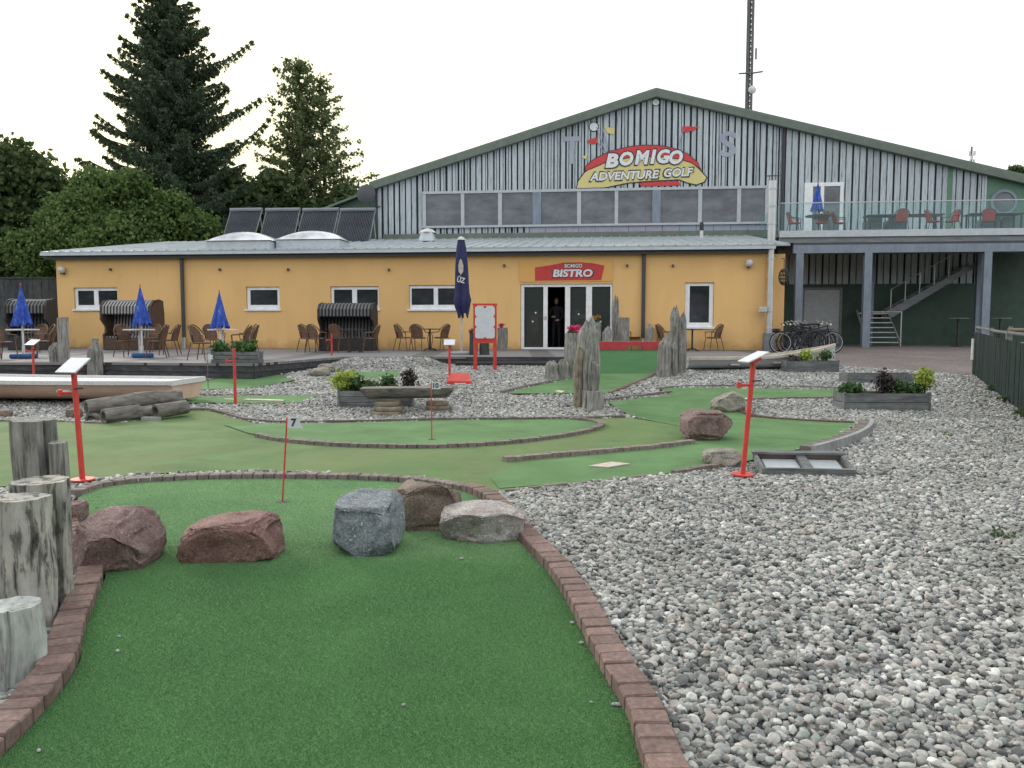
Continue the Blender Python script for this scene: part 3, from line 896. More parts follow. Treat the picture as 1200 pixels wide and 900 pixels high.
# ------------------------------------------------------------------ kerbs
def brick_meshes(name, w, l, h, mat, nvar=4, bev=.006):
    r = random.Random(name)
    out_ = []
    for k in range(nvar):
        m = MB().box(-w / 2, w / 2, -l / 2, l / 2, 0, h)
        me = m.mesh('brick', mat, bevel=bev)
        for v in me.vertices:
            v.co += Vector((r.uniform(-1, 1), r.uniform(-1, 1), r.uniform(-1, 1))) * .002
        out_.append(me)
    return out_
def kerb(pts, label, side, w=.14, step=.105, h=.10, parts=False, mat='brick_grey', ground=-.03, off=None, smoothk=2):
    """bricks set side by side along a line; side +1 = the kerb lies to the right of the direction of travel"""
    pts = chaikin([Vector((p[0], p[1], 0)) for p in pts], smoothk)
    q = resample(pts, step)
    off = (w / 2) * side if off is None else off
    base = q[0]
    t = thing('brick_kerb', label, 'kerb', (base.x, base.y, g(base.y)))
    r = random.Random(label)
    vars_ = brick_meshes(label, w, step - .006, h, mat)
    joined = MB()
    for i in range(len(q) - 1):
        a, b = q[i], q[i + 1]
        d = (b - a).normalized()
        nrm = Vector((d.y, -d.x, 0))
        c = (a + b) / 2 + nrm * (off + r.uniform(-.003, .003))
        ang = math.atan2(d.y, d.x) - PI / 2 + r.uniform(-.02, .02)
        z = g(c.y) + ground + r.uniform(-.004, .004)
        if parts:
            put(r.choice(vars_), 'brick', t, Vector((c.x, c.y, z)) - Vector(t.location), (r.uniform(-.01, .01), r.uniform(-.012, .012), ang))
        else:
            joined.box(-w / 2, w / 2, -step / 2 + .004, step / 2 - .004, 0, h, M=Matrix.Translation((c.x, c.y, z)) @ Matrix.Rotation(ang, 4, 'Z'))
    if not parts:
        o = joined.build('brick_row', mat, t, world=True)
        o['kind'] = 'stuff'
    return t
rightA = wA[:14]
k_right = kerb(rightA + [], 'reddish brick kerb running down the right edge of the front lane', -1 if False else 1, parts=True, mat='brick_red', w=.135, h=.115)
k_back = kerb(wA[13:22], 'grey brown brick kerb curving round the far end of the front lane', 1, parts=True, mat='brick_grey', w=.12, h=.10)
k_left = kerb(wA[22:], 'reddish brick kerb bending along the left edge of the front lane by the stumps', 1, parts=True, mat='brick_red', w=.14, h=.115)
kerb(PX(field_top[6:]), 'thin brick edging between the old turf and the gravel by the bench', -1, w=.08, step=.16, h=.075)
kerb(PX(field_top[:7]), 'thin stone edging between the peach boat and the old turf', -1, w=.06, step=.2, h=.06)
kerb(PX([(306, 512), (330, 517), (380, 522), (450, 525), (520, 525), (600, 520), (660, 512), (692, 505), (704, 499), (690, 495), (668, 493)]), 'long brown brick kerb looping round the lane with the white 10 flag', 1, w=.10, step=.12, h=.085)
kerb(PX([(588, 541), (640, 536), (720, 530), (780, 524), (812, 519)]), 'short brown brick kerb ending at the red granite boulder', 1, w=.10, step=.12, h=.09)
kerb(PX([(579, 577), (640, 571), (720, 563), (786, 556)]), 'low thin edging strip between turf and gravel near the flat beige mat', 1, w=.04, step=.25, h=.055)
kerb(PX([(786, 556), (812, 551), (842, 547), (858, 544)]), 'dark brick edging beside the small grey boulder near the red post', 1, w=.08, step=.14, h=.075)
kerb(PX([(712, 471), (740, 467), (788, 461)]), 'brown brick edging behind the tall driftwood posts', -1, w=.09, step=.13, h=.08)
kerb(PX([(772, 457), (800, 453.5), (870, 453.5), (950, 455), (990, 456.5)]), 'brick edging on the far side of the long right hand lane', -1, w=.08, step=.14, h=.07)
kerb(PX([(990, 467), (930, 468), (874, 469), (858, 480)]), 'dark brick edging on the near side of the far green arm', 1, w=.08, step=.14, h=.07)
kerb(PX([(858, 480), (880, 490), (950, 495), (1006, 497)]), 'pinkish brick edging curving before the pair of square planters', -1, w=.10, step=.12, h=.07, mat='brick_red')
kerb(PX([(1008, 497), (1002, 506), (986, 514), (952, 525), (934, 530)]), 'grey paver kerb rounding the right end of the wide lane', -1, w=.20, step=.12, h=.10)
ck = PX([(1022, 499), (1020, 508), (1003, 518), (970, 529), (950, 534)])
cm = MB()
ckr = resample(chaikin([Vector((p.x, p.y, 0)) for p in ck], 2), .3)
for a, b in zip(ckr, ckr[1:]):
    d = (b - a).normalized()
    cm.box(0, (b - a).length - .004, -.03, .03, -.03, .115, M=Matrix.Translation((a.x - ckr[0].x, a.y - ckr[0].y, g(a.y) - g(ckr[0].y))) @ Matrix.Rotation(math.atan2(d.y, d.x), 4, 'Z'))
single(cm, 'concrete_edging', 'concrete', 'curved pale concrete edging outside the grey paver kerb', 'edging', loc=(ckr[0].x, ckr[0].y, g(ckr[0].y)))
kerb(PX([(590, 461), (606, 457), (640, 450), (665, 445), (690, 440)]), 'brown brick edging on the left of the red bridge lane', -1, w=.08, step=.14, h=.08)
kerb(PX([(712, 462), (735, 453), (757, 444), (768, 438)]), 'orange brown edging on the right of the red bridge lane', 1, w=.07, step=.14, h=.08, mat='brick_red')
kerb(PX([(224, 453), (246, 446), (266, 440.5)]), 'low edging of the small green nearest the deck', -1, w=.06, step=.15, h=.06)
kerb(PX([(222, 464), (270, 464), (322, 463)]), 'low edging of the small green behind the peach boat stern', -1, w=.06, step=.15, h=.06)
# ------------------------------------------------------------------ yellow bistro extension
ANG = -math.atan2(2.7, 24.9)
BZ = .60
FB = Frame((-16.54, 29.4, BZ), ANG)
def fr_thing(name, label, cat, F, u, y, z, group=None):
    p = F.M @ Vector((u, y, z))
    return thing(name, label, cat, p, F.a, group)
bi = thing('bistro_building', 'long low yellow rendered building with grey metal roof and white windows', 'building', FB.o, ANG)
UR = FB.u(895)
ZE = (FB.uz(70, 303)[1] + FB.uz(895, 292.5)[1]) / 2          # top of the wall
wins = [('double', 86, 138, 337, 363, [(91, 110), (115, 138)]), ('single', 288, 328, 336, 363, [(293, 325)]), ('double', 387, 444, 335.5, 363, [(391, 412.5), (418, 442.5)]),
        ('double', 479, 536, 334, 363, [(482, 508), (513, 534)]), ('tall', 803, 836, 331, 384, [(808, 831)])]
def rect(F, a, b, c, d, off=0):
    (u0, z1), (u1, z0) = F.uz(a, c, off), F.uz(b, d, off)
    (_, z1b), (_, z0b) = F.uz(b, c, off), F.uz(a, d, off)
    return u0, u1, (z0 + z0b) / 2, (z1 + z1b) / 2
def wall_with_holes(u0, u1, z0, z1, holes, y0, y1):
    """one connected slab with rectangular openings"""
    us = sorted({u0, u1} | {h[0] for h in holes} | {h[1] for h in holes})
    zs = sorted({z0, z1} | {h[2] for h in holes} | {h[3] for h in holes})
    bm = bmesh.new()
    vd = {}
    def V(u, y, z):
        k = (round(u, 5), round(y, 5), round(z, 5))
        if k not in vd: vd[k] = bm.verts.new((u, y, z))
        return vd[k]
    solid = {}
    for i in range(len(us) - 1):
        for j in range(len(zs) - 1):
            cu, cz = (us[i] + us[i + 1]) / 2, (zs[j] + zs[j + 1]) / 2
            solid[(i, j)] = not any(h[0] < cu < h[1] and h[2] < cz < h[3] for h in holes)
    for (i, j), s_ in solid.items():
        if not s_: continue
        a, b, c, d = us[i], us[i + 1], zs[j], zs[j + 1]
        bm.faces.new([V(a, y0, c), V(b, y0, c), V(b, y0, d), V(a, y0, d)])
        bm.faces.new([V(a, y1, c), V(a, y1, d), V(b, y1, d), V(b, y1, c)])
        if not solid.get((i - 1, j)): bm.faces.new([V(a, y0, c), V(a, y0, d), V(a, y1, d), V(a, y1, c)])
        if not solid.get((i + 1, j)): bm.faces.new([V(b, y0, c), V(b, y1, c), V(b, y1, d), V(b, y0, d)])
        if not solid.get((i, j - 1)): bm.faces.new([V(a, y0, c), V(a, y1, c), V(b, y1, c), V(b, y0, c)])
        if not solid.get((i, j + 1)): bm.faces.new([V(a, y0, d), V(b, y0, d), V(b, y1, d), V(a, y1, d)])
    bmesh.ops.recalc_face_normals(bm, faces=bm.faces)
    return bm
def bm_put(bm, name, mat, parent):
    me = bpy.data.meshes.new(name); bm.to_mesh(me); bm.free(); me.materials.append(MATS[mat])
    return put(me, name, parent)
holes = [rect(FB, *wn[1:5]) for wn in wins]
DO = rect(FB, 610, 717.5, 332.5, 410)
DO = (DO[0], DO[1], DZ - BZ + .005, DO[3])
bm_put(wall_with_holes(0, UR, .10, ZE, holes + [DO], 0, .3), 'wall', 'wall_yellow', bi)
MB().box(0.02, DO[0] - .02, .02, .28, -.2, .098).build('plinth', 'plinth', bi)
MB().box(DO[1] + .02, UR - .02, .02, .28, -.2, .098).build('plinth', 'plinth', bi)
MB().box(.02, .3, .302, 7.8, -.2, ZE).build('side_wall', 'wall_yellow', bi)
MB().box(UR - .3, UR - .01, .302, 7.6, -.2, ZE).build('side_wall', 'wall_yellow', bi)
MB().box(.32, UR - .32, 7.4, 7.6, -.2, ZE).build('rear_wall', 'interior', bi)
def window(parent, h, panes, F, y=.07, sill=True, fw=.05, mat='white_frame', glass='window_glass', zf=None):
    u0, u1, z0, z1 = h
    wz0, wz1 = z0 + .015, z1 - .015
    ph = [(F.u(a), F.u(b), z0 + .17 if zf is None else zf, z1 - .11) for a, b in panes]
    bm = wall_with_holes(u0 + .012, u1 - .012, wz0, wz1, ph, y, y + .07)
    wf = bm_put(bm, 'window', mat, parent)
    for a, b, c, d in ph:
        MB().box(a + .003, b - .003, y + .03, y + .045, c + .003, d - .003).build('pane', glass, wf)
    if sill:
        MB().box(u0 - .05, u1 + .05, -.06, y - .003, z0 - .035, z0 + .012).build('sill', mat, wf)
    return wf
for wn, h in zip(wins, holes): window(bi, h, wn[5], FB)
# sliding door set: white posts, fixed panes, one leaf slid open
U = FB.u
zt = DO[3]
dw = (DO[2])
bm = wall_with_holes(DO[0] + .01, DO[1] - .01, dw + .003, zt - .005, [(U(614), U(636.5), dw + .07, zt - .10), (U(641.5), U(662), dw + .07, zt - .10), (U(668), U(686.5), dw + .07, zt - .10), (U(693.5), U(715), dw + .07, zt - .10)], .06, .15)
df = bm_put(bm, 'door_frame', 'white_frame', bi)
for a, b in ((615, 636), (668.5, 686), (694, 714.5)):
    MB().box(U(a), U(b), .10, .112, dw + .075, zt - .105).build('pane', 'door_glass', df)
for a, z in ((627.5, 1.25), (624, .95), (678, 1.2), (704, .95)):
    m = MB(); m.lathe([(.001, -.004), (.03, -.004), (.03, .004), (.001, .004)], 10, M=Matrix.Translation((U(a), .094, dw + z)) @ Matrix.Rotation(PI / 2, 4, 'X'))
    m.build('sticker', 'white_paint', df)
MB().box(U(637.2), U(640.8), .052, .058, dw + 1.0, dw + 1.12).build('door_handle', 'galvanised', df)
# the room behind
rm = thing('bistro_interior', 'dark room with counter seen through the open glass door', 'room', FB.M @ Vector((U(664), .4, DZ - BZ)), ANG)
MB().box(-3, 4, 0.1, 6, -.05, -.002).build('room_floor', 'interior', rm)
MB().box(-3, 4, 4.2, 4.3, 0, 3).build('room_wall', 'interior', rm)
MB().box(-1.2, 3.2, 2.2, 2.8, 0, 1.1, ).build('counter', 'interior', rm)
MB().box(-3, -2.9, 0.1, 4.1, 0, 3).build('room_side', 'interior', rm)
# roof: one trapezoid sheet, eave strip and gutter
zb, zf_, yb, yf = 5.22 - BZ, ZE + .17, 7.75, -.42
m = MB()
prof = []
u = -.28
while u < UR + .30:
    prof += [(u, 0), (u + .30, 0), (u + .33, .035), (u + .37, .035), (u + .40, 0)]
    u += .40
nP = len(prof)
vs = [(a, yf, zf_ + dz) for a, dz in prof] + [(a, yb, zb + dz) for a, dz in prof] + [(a, yf, zf_ - .05) for a, dz in prof] + [(a, yb, zb - .05) for a, dz in prof]
fs = []
for i in range(nP - 1):
    fs += [(i, i + 1, nP + i + 1, nP + i), (2 * nP + i, 3 * nP + i, 3 * nP + i + 1, 2 * nP + i + 1), (i, 2 * nP + i, 2 * nP + i + 1, i + 1), (nP + i, nP + i + 1, 3 * nP + i + 1, 3 * nP + i)]
m.add(vs, fs).build('roof', 'metal_roof', bi)
MB().box(-.30, UR + .24, yf - .012, yf + .02, zf_ - .14, zf_ - .052).build('eave_strip', 'fascia_pale', bi)
MB().box(-.26, UR + .2, -.13, yf + .16, ZE - .08, ZE + .02).build('gutter', 'dark_metal', bi)
MB().box(-.24, UR + .18, yf + .17, -.003, ZE - .02, ZE + .08).build('soffit', 'dark_metal', bi)
for px in (216.5, 753.5):
    dp = MB().tube([(U(px), -.09, ZE - .06), (U(px), -.09, .42)], .065, 10).build('downpipe', 'dark_metal', bi, smooth=True)
    MB().tube([(U(px), -.09, .42), (U(px), -.09, -.02)], .075, 10).build('pipe_foot', 'galvanised', dp, smooth=True)
for px in (130, 258, 338, 456, 591, 735, 258.5 + 530):
    uu, zz = FB.uz(px, 308 if px < 500 else 303)
    MB().box(uu - .03, uu + .03, -.10, -.002, zz - .28, zz - .2).build('hook', 'dark_metal', bi)
for px, py, lab in ((75, 316.5, 'white round lamp on the yellow wall above the window nearest the dark fence'), (877, 308.5, 'white round lamp high on the yellow wall near the chimney pipe')):
    uu, zz = FB.uz(px, py)
    t = fr_thing('wall_lamp', lab, 'wall lamp', FB, uu, -.01, zz)
    MB().box(-.05, .05, -.14, .008, -.16, -.10).build('bracket', 'dark_metal', t)
    m = MB(); m.lathe([(.02, -.13), (.1, -.08), (.13, 0), (.1, .09), (.02, .13)], 14, M=Matrix.Translation((0, -.13, 0)))
    m.build('globe', 'dirty_white', t, smooth=True)
# yellow return wall behind the chimney
rw = fr_thing('yellow_side_wall', 'narrow set back yellow wall strip behind the steel chimney', 'wall', FB, UR, .31, 0)
MB().box(.02, FB.u(918, .7) - UR, .35, .6, -.1, ZE - .05).build('wall', 'wall_yellow', rw)

# bistro sign above the door
def poly_on(F, pts, off, thick, mat, name, parent, org):
    poly = []
    for a, b in pts:
        uu, zz = F.uz(a, b)
        poly.append((uu - org[0], zz - org[2]))
    return MB().prism(poly, off - thick, off).build(name, mat, parent)
def text_mesh(txt, size, mat, bold=.0, shear=0, extr=.004, space=1.0, resol=3):
    cu = bpy.data.curves.new('lettering', 'FONT')
    cu.body = txt; cu.size = size; cu.extrude = extr; cu.offset = bold; cu.shear = shear
    cu.align_x = 'CENTER'; cu.align_y = 'CENTER'; cu.space_character = space; cu.resolution_u = resol
    ob = bpy.data.objects.new('lettering', cu)
    me = bpy.data.meshes.new_from_object(ob)
    bpy.data.objects.remove(ob); bpy.data.curves.remove(cu)
    me.transform(Matrix.Rotation(PI / 2, 4, 'X'))
    me.materials.clear(); me.materials.append(MATS[mat])
    return me
def letter(F, parent, org, txt, px, py, size, mat, off, bold=0, shear=0, wpx=None, rz=0, name='lettering', hpx=None):
    me = text_mesh(txt, size, mat, bold, shear)
    uu, zz = F.uz(px, py)
    if wpx or hpx:
        xsv = [v.co.x for v in me.vertices]; zsv = [v.co.z for v in me.vertices]
        wd = F.u(px + wpx / 2) - F.u(px - wpx / 2) if wpx else None
        sx = wd / (max(xsv) - min(xsv)) if wpx else 1
        hh = (F.uz(px, py - hpx / 2)[1] - F.uz(px, py + hpx / 2)[1]) if hpx else None
        sz = hh / (max(zsv) - min(zsv)) if hpx else sx
        cx, cz = (max(xsv) + min(xsv)) / 2, (max(zsv) + min(zsv)) / 2
        for v in me.vertices: v.co.x = (v.co.x - cx) * sx; v.co.z = (v.co.z - cz) * sz
    return put(me, name, parent, (uu - org[0], off, zz - org[2]), (0, rz, 0))
org = (*FB.uz(609, 330),)
org = (org[0], -.012, org[1])
sg = fr_thing('bistro_sign', 'red and amber sign reading BOMIGO BISTRO above the glass door', 'sign', FB, org[0], -.004, org[2])
poly_on(FB, [(608.5, 330.5), (718, 329.5), (718, 304.5), (608.5, 305.5)], -.003, .02, 'sign_amber', 'sign_board', sg, org)
poly_on(FB, [(627, 313.5), (644, 311), (661, 307.7), (680, 307.4), (695, 308.5), (708.5, 311.3), (704.5, 328.3), (664, 328.6), (627, 329)], -.024, .008, 'sign_red', 'red_banner', sg, org)
letter(FB, sg, org, 'BOMIGO', 672, 311.6, .3, 'ink', -.036, bold=.022, wpx=21.5, hpx=5.6)
letter(FB, sg, org, 'BOMIGO', 672, 311.6, .3, 'sign_white', -.042, bold=.008, wpx=20.5, hpx=4.6)
letter(FB, sg, org, 'BISTRO', 671.5, 320.5, .3, 'ink', -.036, bold=.018, shear=.12, wpx=49, hpx=11)
letter(FB, sg, org, 'BISTRO', 671.3, 320.2, .3, 'sign_white', -.042, bold=.012, shear=.12, wpx=46.5, hpx=9.2)

# roof furniture
def roof_pt(px, py):
    """point on the low metal roof under a pixel"""
    c, d = FB.Mi @ CAM, FB.Mi.to_3x3() @ ray(px, py)
    sl = (zb - zf_) / (yb - yf)
    t = (zf_ + sl * (c.y - yf) - c.z) / (d.z - sl * d.y)
    return c + d * t
SL = math.atan((zb - zf_) / (yb - yf))
for px, py, ww, lab in ((287, 291.5, 2.3, 'left of the two white dome skylights on the low metal roof'), (367, 290, 2.3, 'right of the two white dome skylights, nearer the hall')):
    p = roof_pt(px, py)
    t = fr_thing('roof_skylight', lab, 'skylight', FB, p.x, p.y, p.z + .02, 'dome skylights on the low roof')
    m = MB(); m.box(-ww / 2, ww / 2, -.6, .6, -.22, .20); m.build('upstand', 'fascia_pale', t, bevel=.02)
    vs, fs, nn_ = [], [], 12
    for j in range(nn_ + 1):
        for i in range(nn_ + 1):
            a, b = -1 + 2 * i / nn_, -1 + 2 * j / nn_
            vs.append((a * (ww / 2 + .06), b * .66, .21 + .36 * (1 - a * a) ** .7 * (1 - b * b) ** .7))
    fs = [(j * (nn_ + 1) + i, j * (nn_ + 1) + i + 1, (j + 1) * (nn_ + 1) + i + 1, (j + 1) * (nn_ + 1) + i) for j in range(nn_) for i in range(nn_)]
    MB().add(vs, fs).build('dome', 'dome', t, smooth=True)
p = roof_pt(501, 283)
t = fr_thing('roof_vent', 'small white pyramid vent on the low roof below the window band', 'vent', FB, p.x, p.y, p.z)
MB().add([(-.32, -.3, 0), (.32, -.3, 0), (.32, .3, 0), (-.32, .3, 0), (-.22, -.2, .34), (.22, -.2, .34), (.22, .2, .34), (-.22, .2, .34)],
         [(0, 1, 5, 4), (1, 2, 6, 5), (2, 3, 7, 6), (3, 0, 4, 7), (4, 5, 6, 7)]).build('base', 'fascia_pale', t)
MB().lathe([(.34, .35), (.34, .38), (.2, .48), (.04, .53)], 4).build('cap', 'dirty_white', t)
p = roof_pt(822, 279)
t = fr_thing('roof_pipe', 'short black capped vent pipe at the back of the low roof', 'pipe', FB, p.x, p.y, p.z)
MB().tube([(0, 0, 0), (0, 0, .3)], .07, 10).build('collar', 'dirty_white', t)
MB().tube([(0, 0, .3), (0, 0, .62)], [.09, .07], 10).build('pipe', 'black_gloss', t)

# ------------------------------------------------------------------ the big hall
HZ = .60
hp = AT(443, 378, 36.1)
FH = Frame((hp.x, hp.y, HZ), ANG)
hall = thing('sports_hall', 'large gabled hall clad in worn pale blue ribbed panels', 'building', FH.o, ANG)
UP, ZP = FH.uz(768.5, 106.5)
zl_ = FH.uz(443, 214)[1]
slL = (ZP - zl_) / UP
U2, Z2 = FH.uz(1200, 208)
slR = (ZP - Z2) / (U2 - UP)
UEND = UP + 17.5
def ztop(u, d=0.30): return (ZP - slL * (UP - u) if u < UP else ZP - slR * (u - UP)) - d
b0, b1 = FH.u(496.5), FH.u(897)
bz1 = (FH.uz(497, 226)[1] + FH.uz(897, 217.5)[1]) / 2
bz0 = (FH.uz(497, 268)[1] + FH.uz(897, 261)[1]) / 2
zroof = 5.30 - HZ
zlow = (FH.uz(500, 276)[1] + FH.uz(880, 268)[1]) / 2
zband_g = FH.uz(960, 333)[1]
ug = FH.u(1148)
ud = FH.u(912)
def panel(u0, u1, z0, wide, slope=True, z1=None):
    """one pressed sheet: a deep recess, a flat, a shallow joint and a second flat"""
    w_ = u1 - u0
    if wide: pr = [(0, .05), (.03, .05), (.042, 0), (.455 * w_, 0), (.465 * w_, .02), (.465 * w_ + .03, .02), (.475 * w_ + .035, 0), (w_ - .037, 0), (w_ - .025, .05), (w_, .05)]
    else:
        ga, gb_ = rng.choice((.012, .02, .03, .045)), rng.choice((.012, .018, .03))
        pr = [(0, .05), (ga, .05), (ga + .012, 0), (w_ - .012 - gb_, 0), (w_ - gb_, .05), (w_, .05)]
        if rng.random() < .4:
            q_ = w_ * rng.uniform(.4, .6); pr = pr[:3] + [(q_, 0), (q_ + .006, .02), (q_ + .022, .02), (q_ + .028, 0)] + pr[3:]
    vs, fs, mi = [], [], []
    for i, (a, y) in enumerate(pr):
        zt = (z1 if z1 is not None else ztop(u0 + a)) 
        vs += [(u0 + a, y, z0), (u0 + a, y, zt)]
    m = MB()
    for i in range(len(pr) - 1):
        y_a, y_b = pr[i][1], pr[i + 1][1]
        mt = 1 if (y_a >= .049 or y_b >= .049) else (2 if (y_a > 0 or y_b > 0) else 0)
        fs.append(((2 * i, 2 * i + 2, 2 * i + 3, 2 * i + 1), mt))
    m.v = vs
    m.f = [f for f, _ in fs]; m.m = [k for _, k in fs]
    me = bpy.data.meshes.new('cladding_panel')
    me.from_pydata(m.v, [], m.f)
    for q in ('cladding_paint', 'cladding_groove', 'cladding_worn'): me.materials.append(MATS[q])
    me.polygons.foreach_set('material_index', m.m)
    return put(me, 'cladding_panel', hall)
u = 0.0
stepL = FH.u(770) - FH.u(762.8)
while u < ud - .05:
    nu = min(u + stepL, ud)
    mid = (u + nu) / 2
    if mid < b0 or mid > b1: panel(u, nu, zroof - .25, False)
    else:
        panel(u, nu, bz1 + .03, False)
        if mid < FH.u(620): panel(u, nu, zlow, False, z1=bz0 - .03)
    u = nu
u = FH.u(915)
stepR = FH.u(1050) - FH.u(1034)
while u < ug - .05:
    nu = min(u + stepR, ug)
    if FH.u(1104) < (u + nu) / 2 < FH.u(1111): pass
    panel(u, nu, zband_g, True)
    u = nu
MB().box(ud - .02, FH.u(914.8), -.06, .04, zroof - .3, ztop(ud)).build('joint_cover', 'dark_purple', hall)
MB().box(FH.u(1103.5), FH.u(1109.5), -.012, .05, 5.0 - HZ, ztop(FH.u(1106)) - .02).build('green_strip', 'green_upper', hall)
MB().box(ug - .03, ug + .03, -.03, .05, 5.0 - HZ, ztop(ug)).build('joint_strip', 'fascia_pale', hall)
# core of the hall behind the cladding, kept dark
m = MB()
core = [(0.0, -.3), (UEND, -.3), (UEND, ztop(UEND)), (UP, ztop(UP)), (0.0, ztop(0))]
# upper wall with an opening for the window band is not needed: the band sits proud of the core
m.prism(core, .09, 24)
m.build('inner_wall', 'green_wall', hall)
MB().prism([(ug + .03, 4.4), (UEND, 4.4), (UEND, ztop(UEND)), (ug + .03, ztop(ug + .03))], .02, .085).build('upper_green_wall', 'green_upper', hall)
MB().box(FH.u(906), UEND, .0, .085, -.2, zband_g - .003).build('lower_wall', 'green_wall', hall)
# lilac strip under the right half of the band
for i in range(14):
    a = FH.u(620) + (FH.u(894) - FH.u(620)) * i / 14; b = FH.u(620) + (FH.u(894) - FH.u(620)) * (i + 1) / 14
    MB().box(a + .008, b - .008, -.01, .06, zlow, bz0 - .03).build('lilac_panel', 'lilac_panel' if i < 9 else 'purple_fade', hall)
MB().box(0.3, FH.u(905), -.10, .05, zlow - .32, zlow - .003).build('flashing', 'green_trim', hall)
# gable roof, trims
def slab(pts_u, zoff0, zoff1, y0, y1, name, mat):
    (ua, ub) = pts_u
    za, zb2 = ztop(ua, 0), ztop(ub, 0)
    MB().prism([(ua, za + zoff0), (ub, zb2 + zoff0), (ub, zb2 + zoff1), (ua, za + zoff1)], y0, y1).build(name, mat, hall)
slab((-.25, UP - .002), -.04, .06, -.28, 24.2, 'roof', 'green_roof')
slab((UP + .002, UEND + .3), -.04, .06, -.28, 24.2, 'roof', 'green_roof')
slab((-.25, UP - .002), -.30, -.042, -.30, -.02, 'gable_trim', 'green_trim')
slab((UP + .002, UEND + .3), -.30, -.042, -.30, -.02, 'gable_trim', 'green_trim')
MB().box(-.04, .06, -.05, .06, zroof - .4, ztop(0)).build('corner_strip', 'dark_metal', hall)
# window band
muls = [(496.5, 500.5, 0), (541, 545, 0), (584, 588.5, 0), (624, 634, 1), (675.5, 680, 0), (719, 723, 0), (762.5, 772, 1), (815.5, 820, 0), (860.5, 865, 0), (893, 897, 0)]
MB().box(b0, b1, -.09, .05, bz1 - .09, bz1 + .02).build('band_head', 'frame_grey', hall)
MB().box(b0, b1, -.12, .05, bz0 - .02, bz0 + .07).build('band_sill', 'frame_grey', hall)
for a, b, big in muls:
    MB().box(FH.u(a), FH.u(b), -.11 if big else -.07, .05, bz0 + .072, bz1 - .092).build('mullion', 'steel_blue' if big else 'frame_grey', hall)
for (a, b, _), (c, d, _) in zip(muls, muls[1:]):
    wn = MB().box(FH.u(b) + .002, FH.u(c) - .002, -.02, -.005, bz0 + .075, bz1 - .095).build('window', 'band_glass', hall)
# balcony door and round window in the hall wall
h = rect(FH, 943, 987, 214, 271, -.03)
bm = wall_with_holes(h[0], h[1], 4.95 - HZ, h[3], [(FH.u(948), FH.u(957), 5.2 - HZ, h[3] - .15), (FH.u(961), FH.u(979.5), 5.2 - HZ, h[3] - .15)], -.06, .0)
bd = bm_put(bm, 'balcony_door', 'white_frame', hall)
MB().box(FH.u(961) + .004, FH.u(979.5) - .004, -.03, -.015, 5.205 - HZ, h[3] - .155).build('pane', 'band_glass', bd)
MB().box(FH.u(948) + .004, FH.u(957) - .004, -.03, -.015, 5.205 - HZ, h[3] - .155).build('pane', 'band_glass', bd)
uu, zz = FH.uz(1176, 237)
rwn = MB()
for k in range(28):
    a, b = 2 * PI * k / 28, 2 * PI * (k + 1) / 28
    ro, ri = .52, .41
    rwn.add([(uu + ro * math.cos(a), -.05, zz + ro * math.sin(a)), (uu + ro * math.cos(b), -.05, zz + ro * math.sin(b)), (uu + ri * math.cos(b), -.05, zz + ri * math.sin(b)), (uu + ri * math.cos(a), -.05, zz + ri * math.sin(a)),
             (uu + ro * math.cos(a), .02, zz + ro * math.sin(a)), (uu + ro * math.cos(b), .02, zz + ro * math.sin(b)), (uu + ri * math.cos(b), .02, zz + ri * math.sin(b)), (uu + ri * math.cos(a), .02, zz + ri * math.sin(a))],
            [(0, 1, 2, 3), (0, 4, 5, 1), (3, 2, 6, 7)])
bmr = bmesh.new(); me = rwn.mesh('round_window', 'steel_blue'); bmr.from_mesh(me); bmesh.ops.remove_doubles(bmr, verts=bmr.verts, dist=.0005); bmr.to_mesh(me); bmr.free()
rwo = put(me, 'round_window', hall)
m = MB(); m.lathe([(.0, -.006), (.412, -.006), (.412, .006), (.0, .006)], 28, M=Matrix.Translation((uu, -.0, zz)) @ Matrix.Rotation(PI / 2, 4, 'X'), capt=False)
m.build('pane', 'band_glass', rwo)
# grey double door under the balcony
h = rect(FH, 940, 985, 337, 405)
gd = bm_put(wall_with_holes(h[0], h[1], -.0, h[3], [(h[0] + .1, h[1] - .1, .06, h[3] - .1)], -.05, -.003), 'service_door', 'beam_grey', hall)
MB().box(h[0] + .105, h[1] - .105, -.03, -.01, .065, h[3] - .105).build('door_leaf', 'frame_grey', gd)
# faded letters left on the cladding
letter(FH, hall, (0, 0, 0), 'T', 670, 176, 2, 'purple_fade', -.012, bold=.04, wpx=20, hpx=32, name='faded_letter')
letter(FH, hall, (0, 0, 0), 'S', 853, 169, 2, 'purple_fade', -.012, bold=.04, wpx=20, hpx=30, name='faded_letter')

# painted sign on the gable
ou, oz = FH.uz(768, 219)
org = (ou, 0, oz)
lg = fr_thing('adventure_golf_sign', 'red and yellow arched sign reading BOMIGO ADVENTURE GOLF high on the gable', 'sign', FH, ou, 0, oz)
poly_on(FH, [(675, 221.5), (677, 212), (684, 202), (700, 190), (740, 176), (775, 176), (800, 183), (812, 190), (821, 199), (829, 208), (826, 214), (816, 217.5), (805, 215), (796, 211.5), (763, 213), (737, 215), (708, 221)], -.02, .012, 'ink', 'outline', lg, org)
poly_on(FH, [(676.2, 220.5), (678, 212.5), (685, 203), (701, 191), (740, 177), (775, 177), (800, 184), (811, 191), (820, 200), (827.6, 208.3), (824.8, 213), (816, 216.3), (805.5, 214), (796, 210.3), (763, 211.8), (737, 213.9), (708, 219.8)], -.034, .006, 'sign_yellow', 'yellow_band', lg, org)
arch = [(685, 201), (686.5, 194), (697, 185.5), (715, 176.8), (739, 171.3), (755, 169.8), (770, 170), (788, 172.8), (806, 180), (818, 190.5), (821.5, 199), (810, 191.5), (796, 187), (770, 184), (740, 185), (712, 190), (694, 198)]
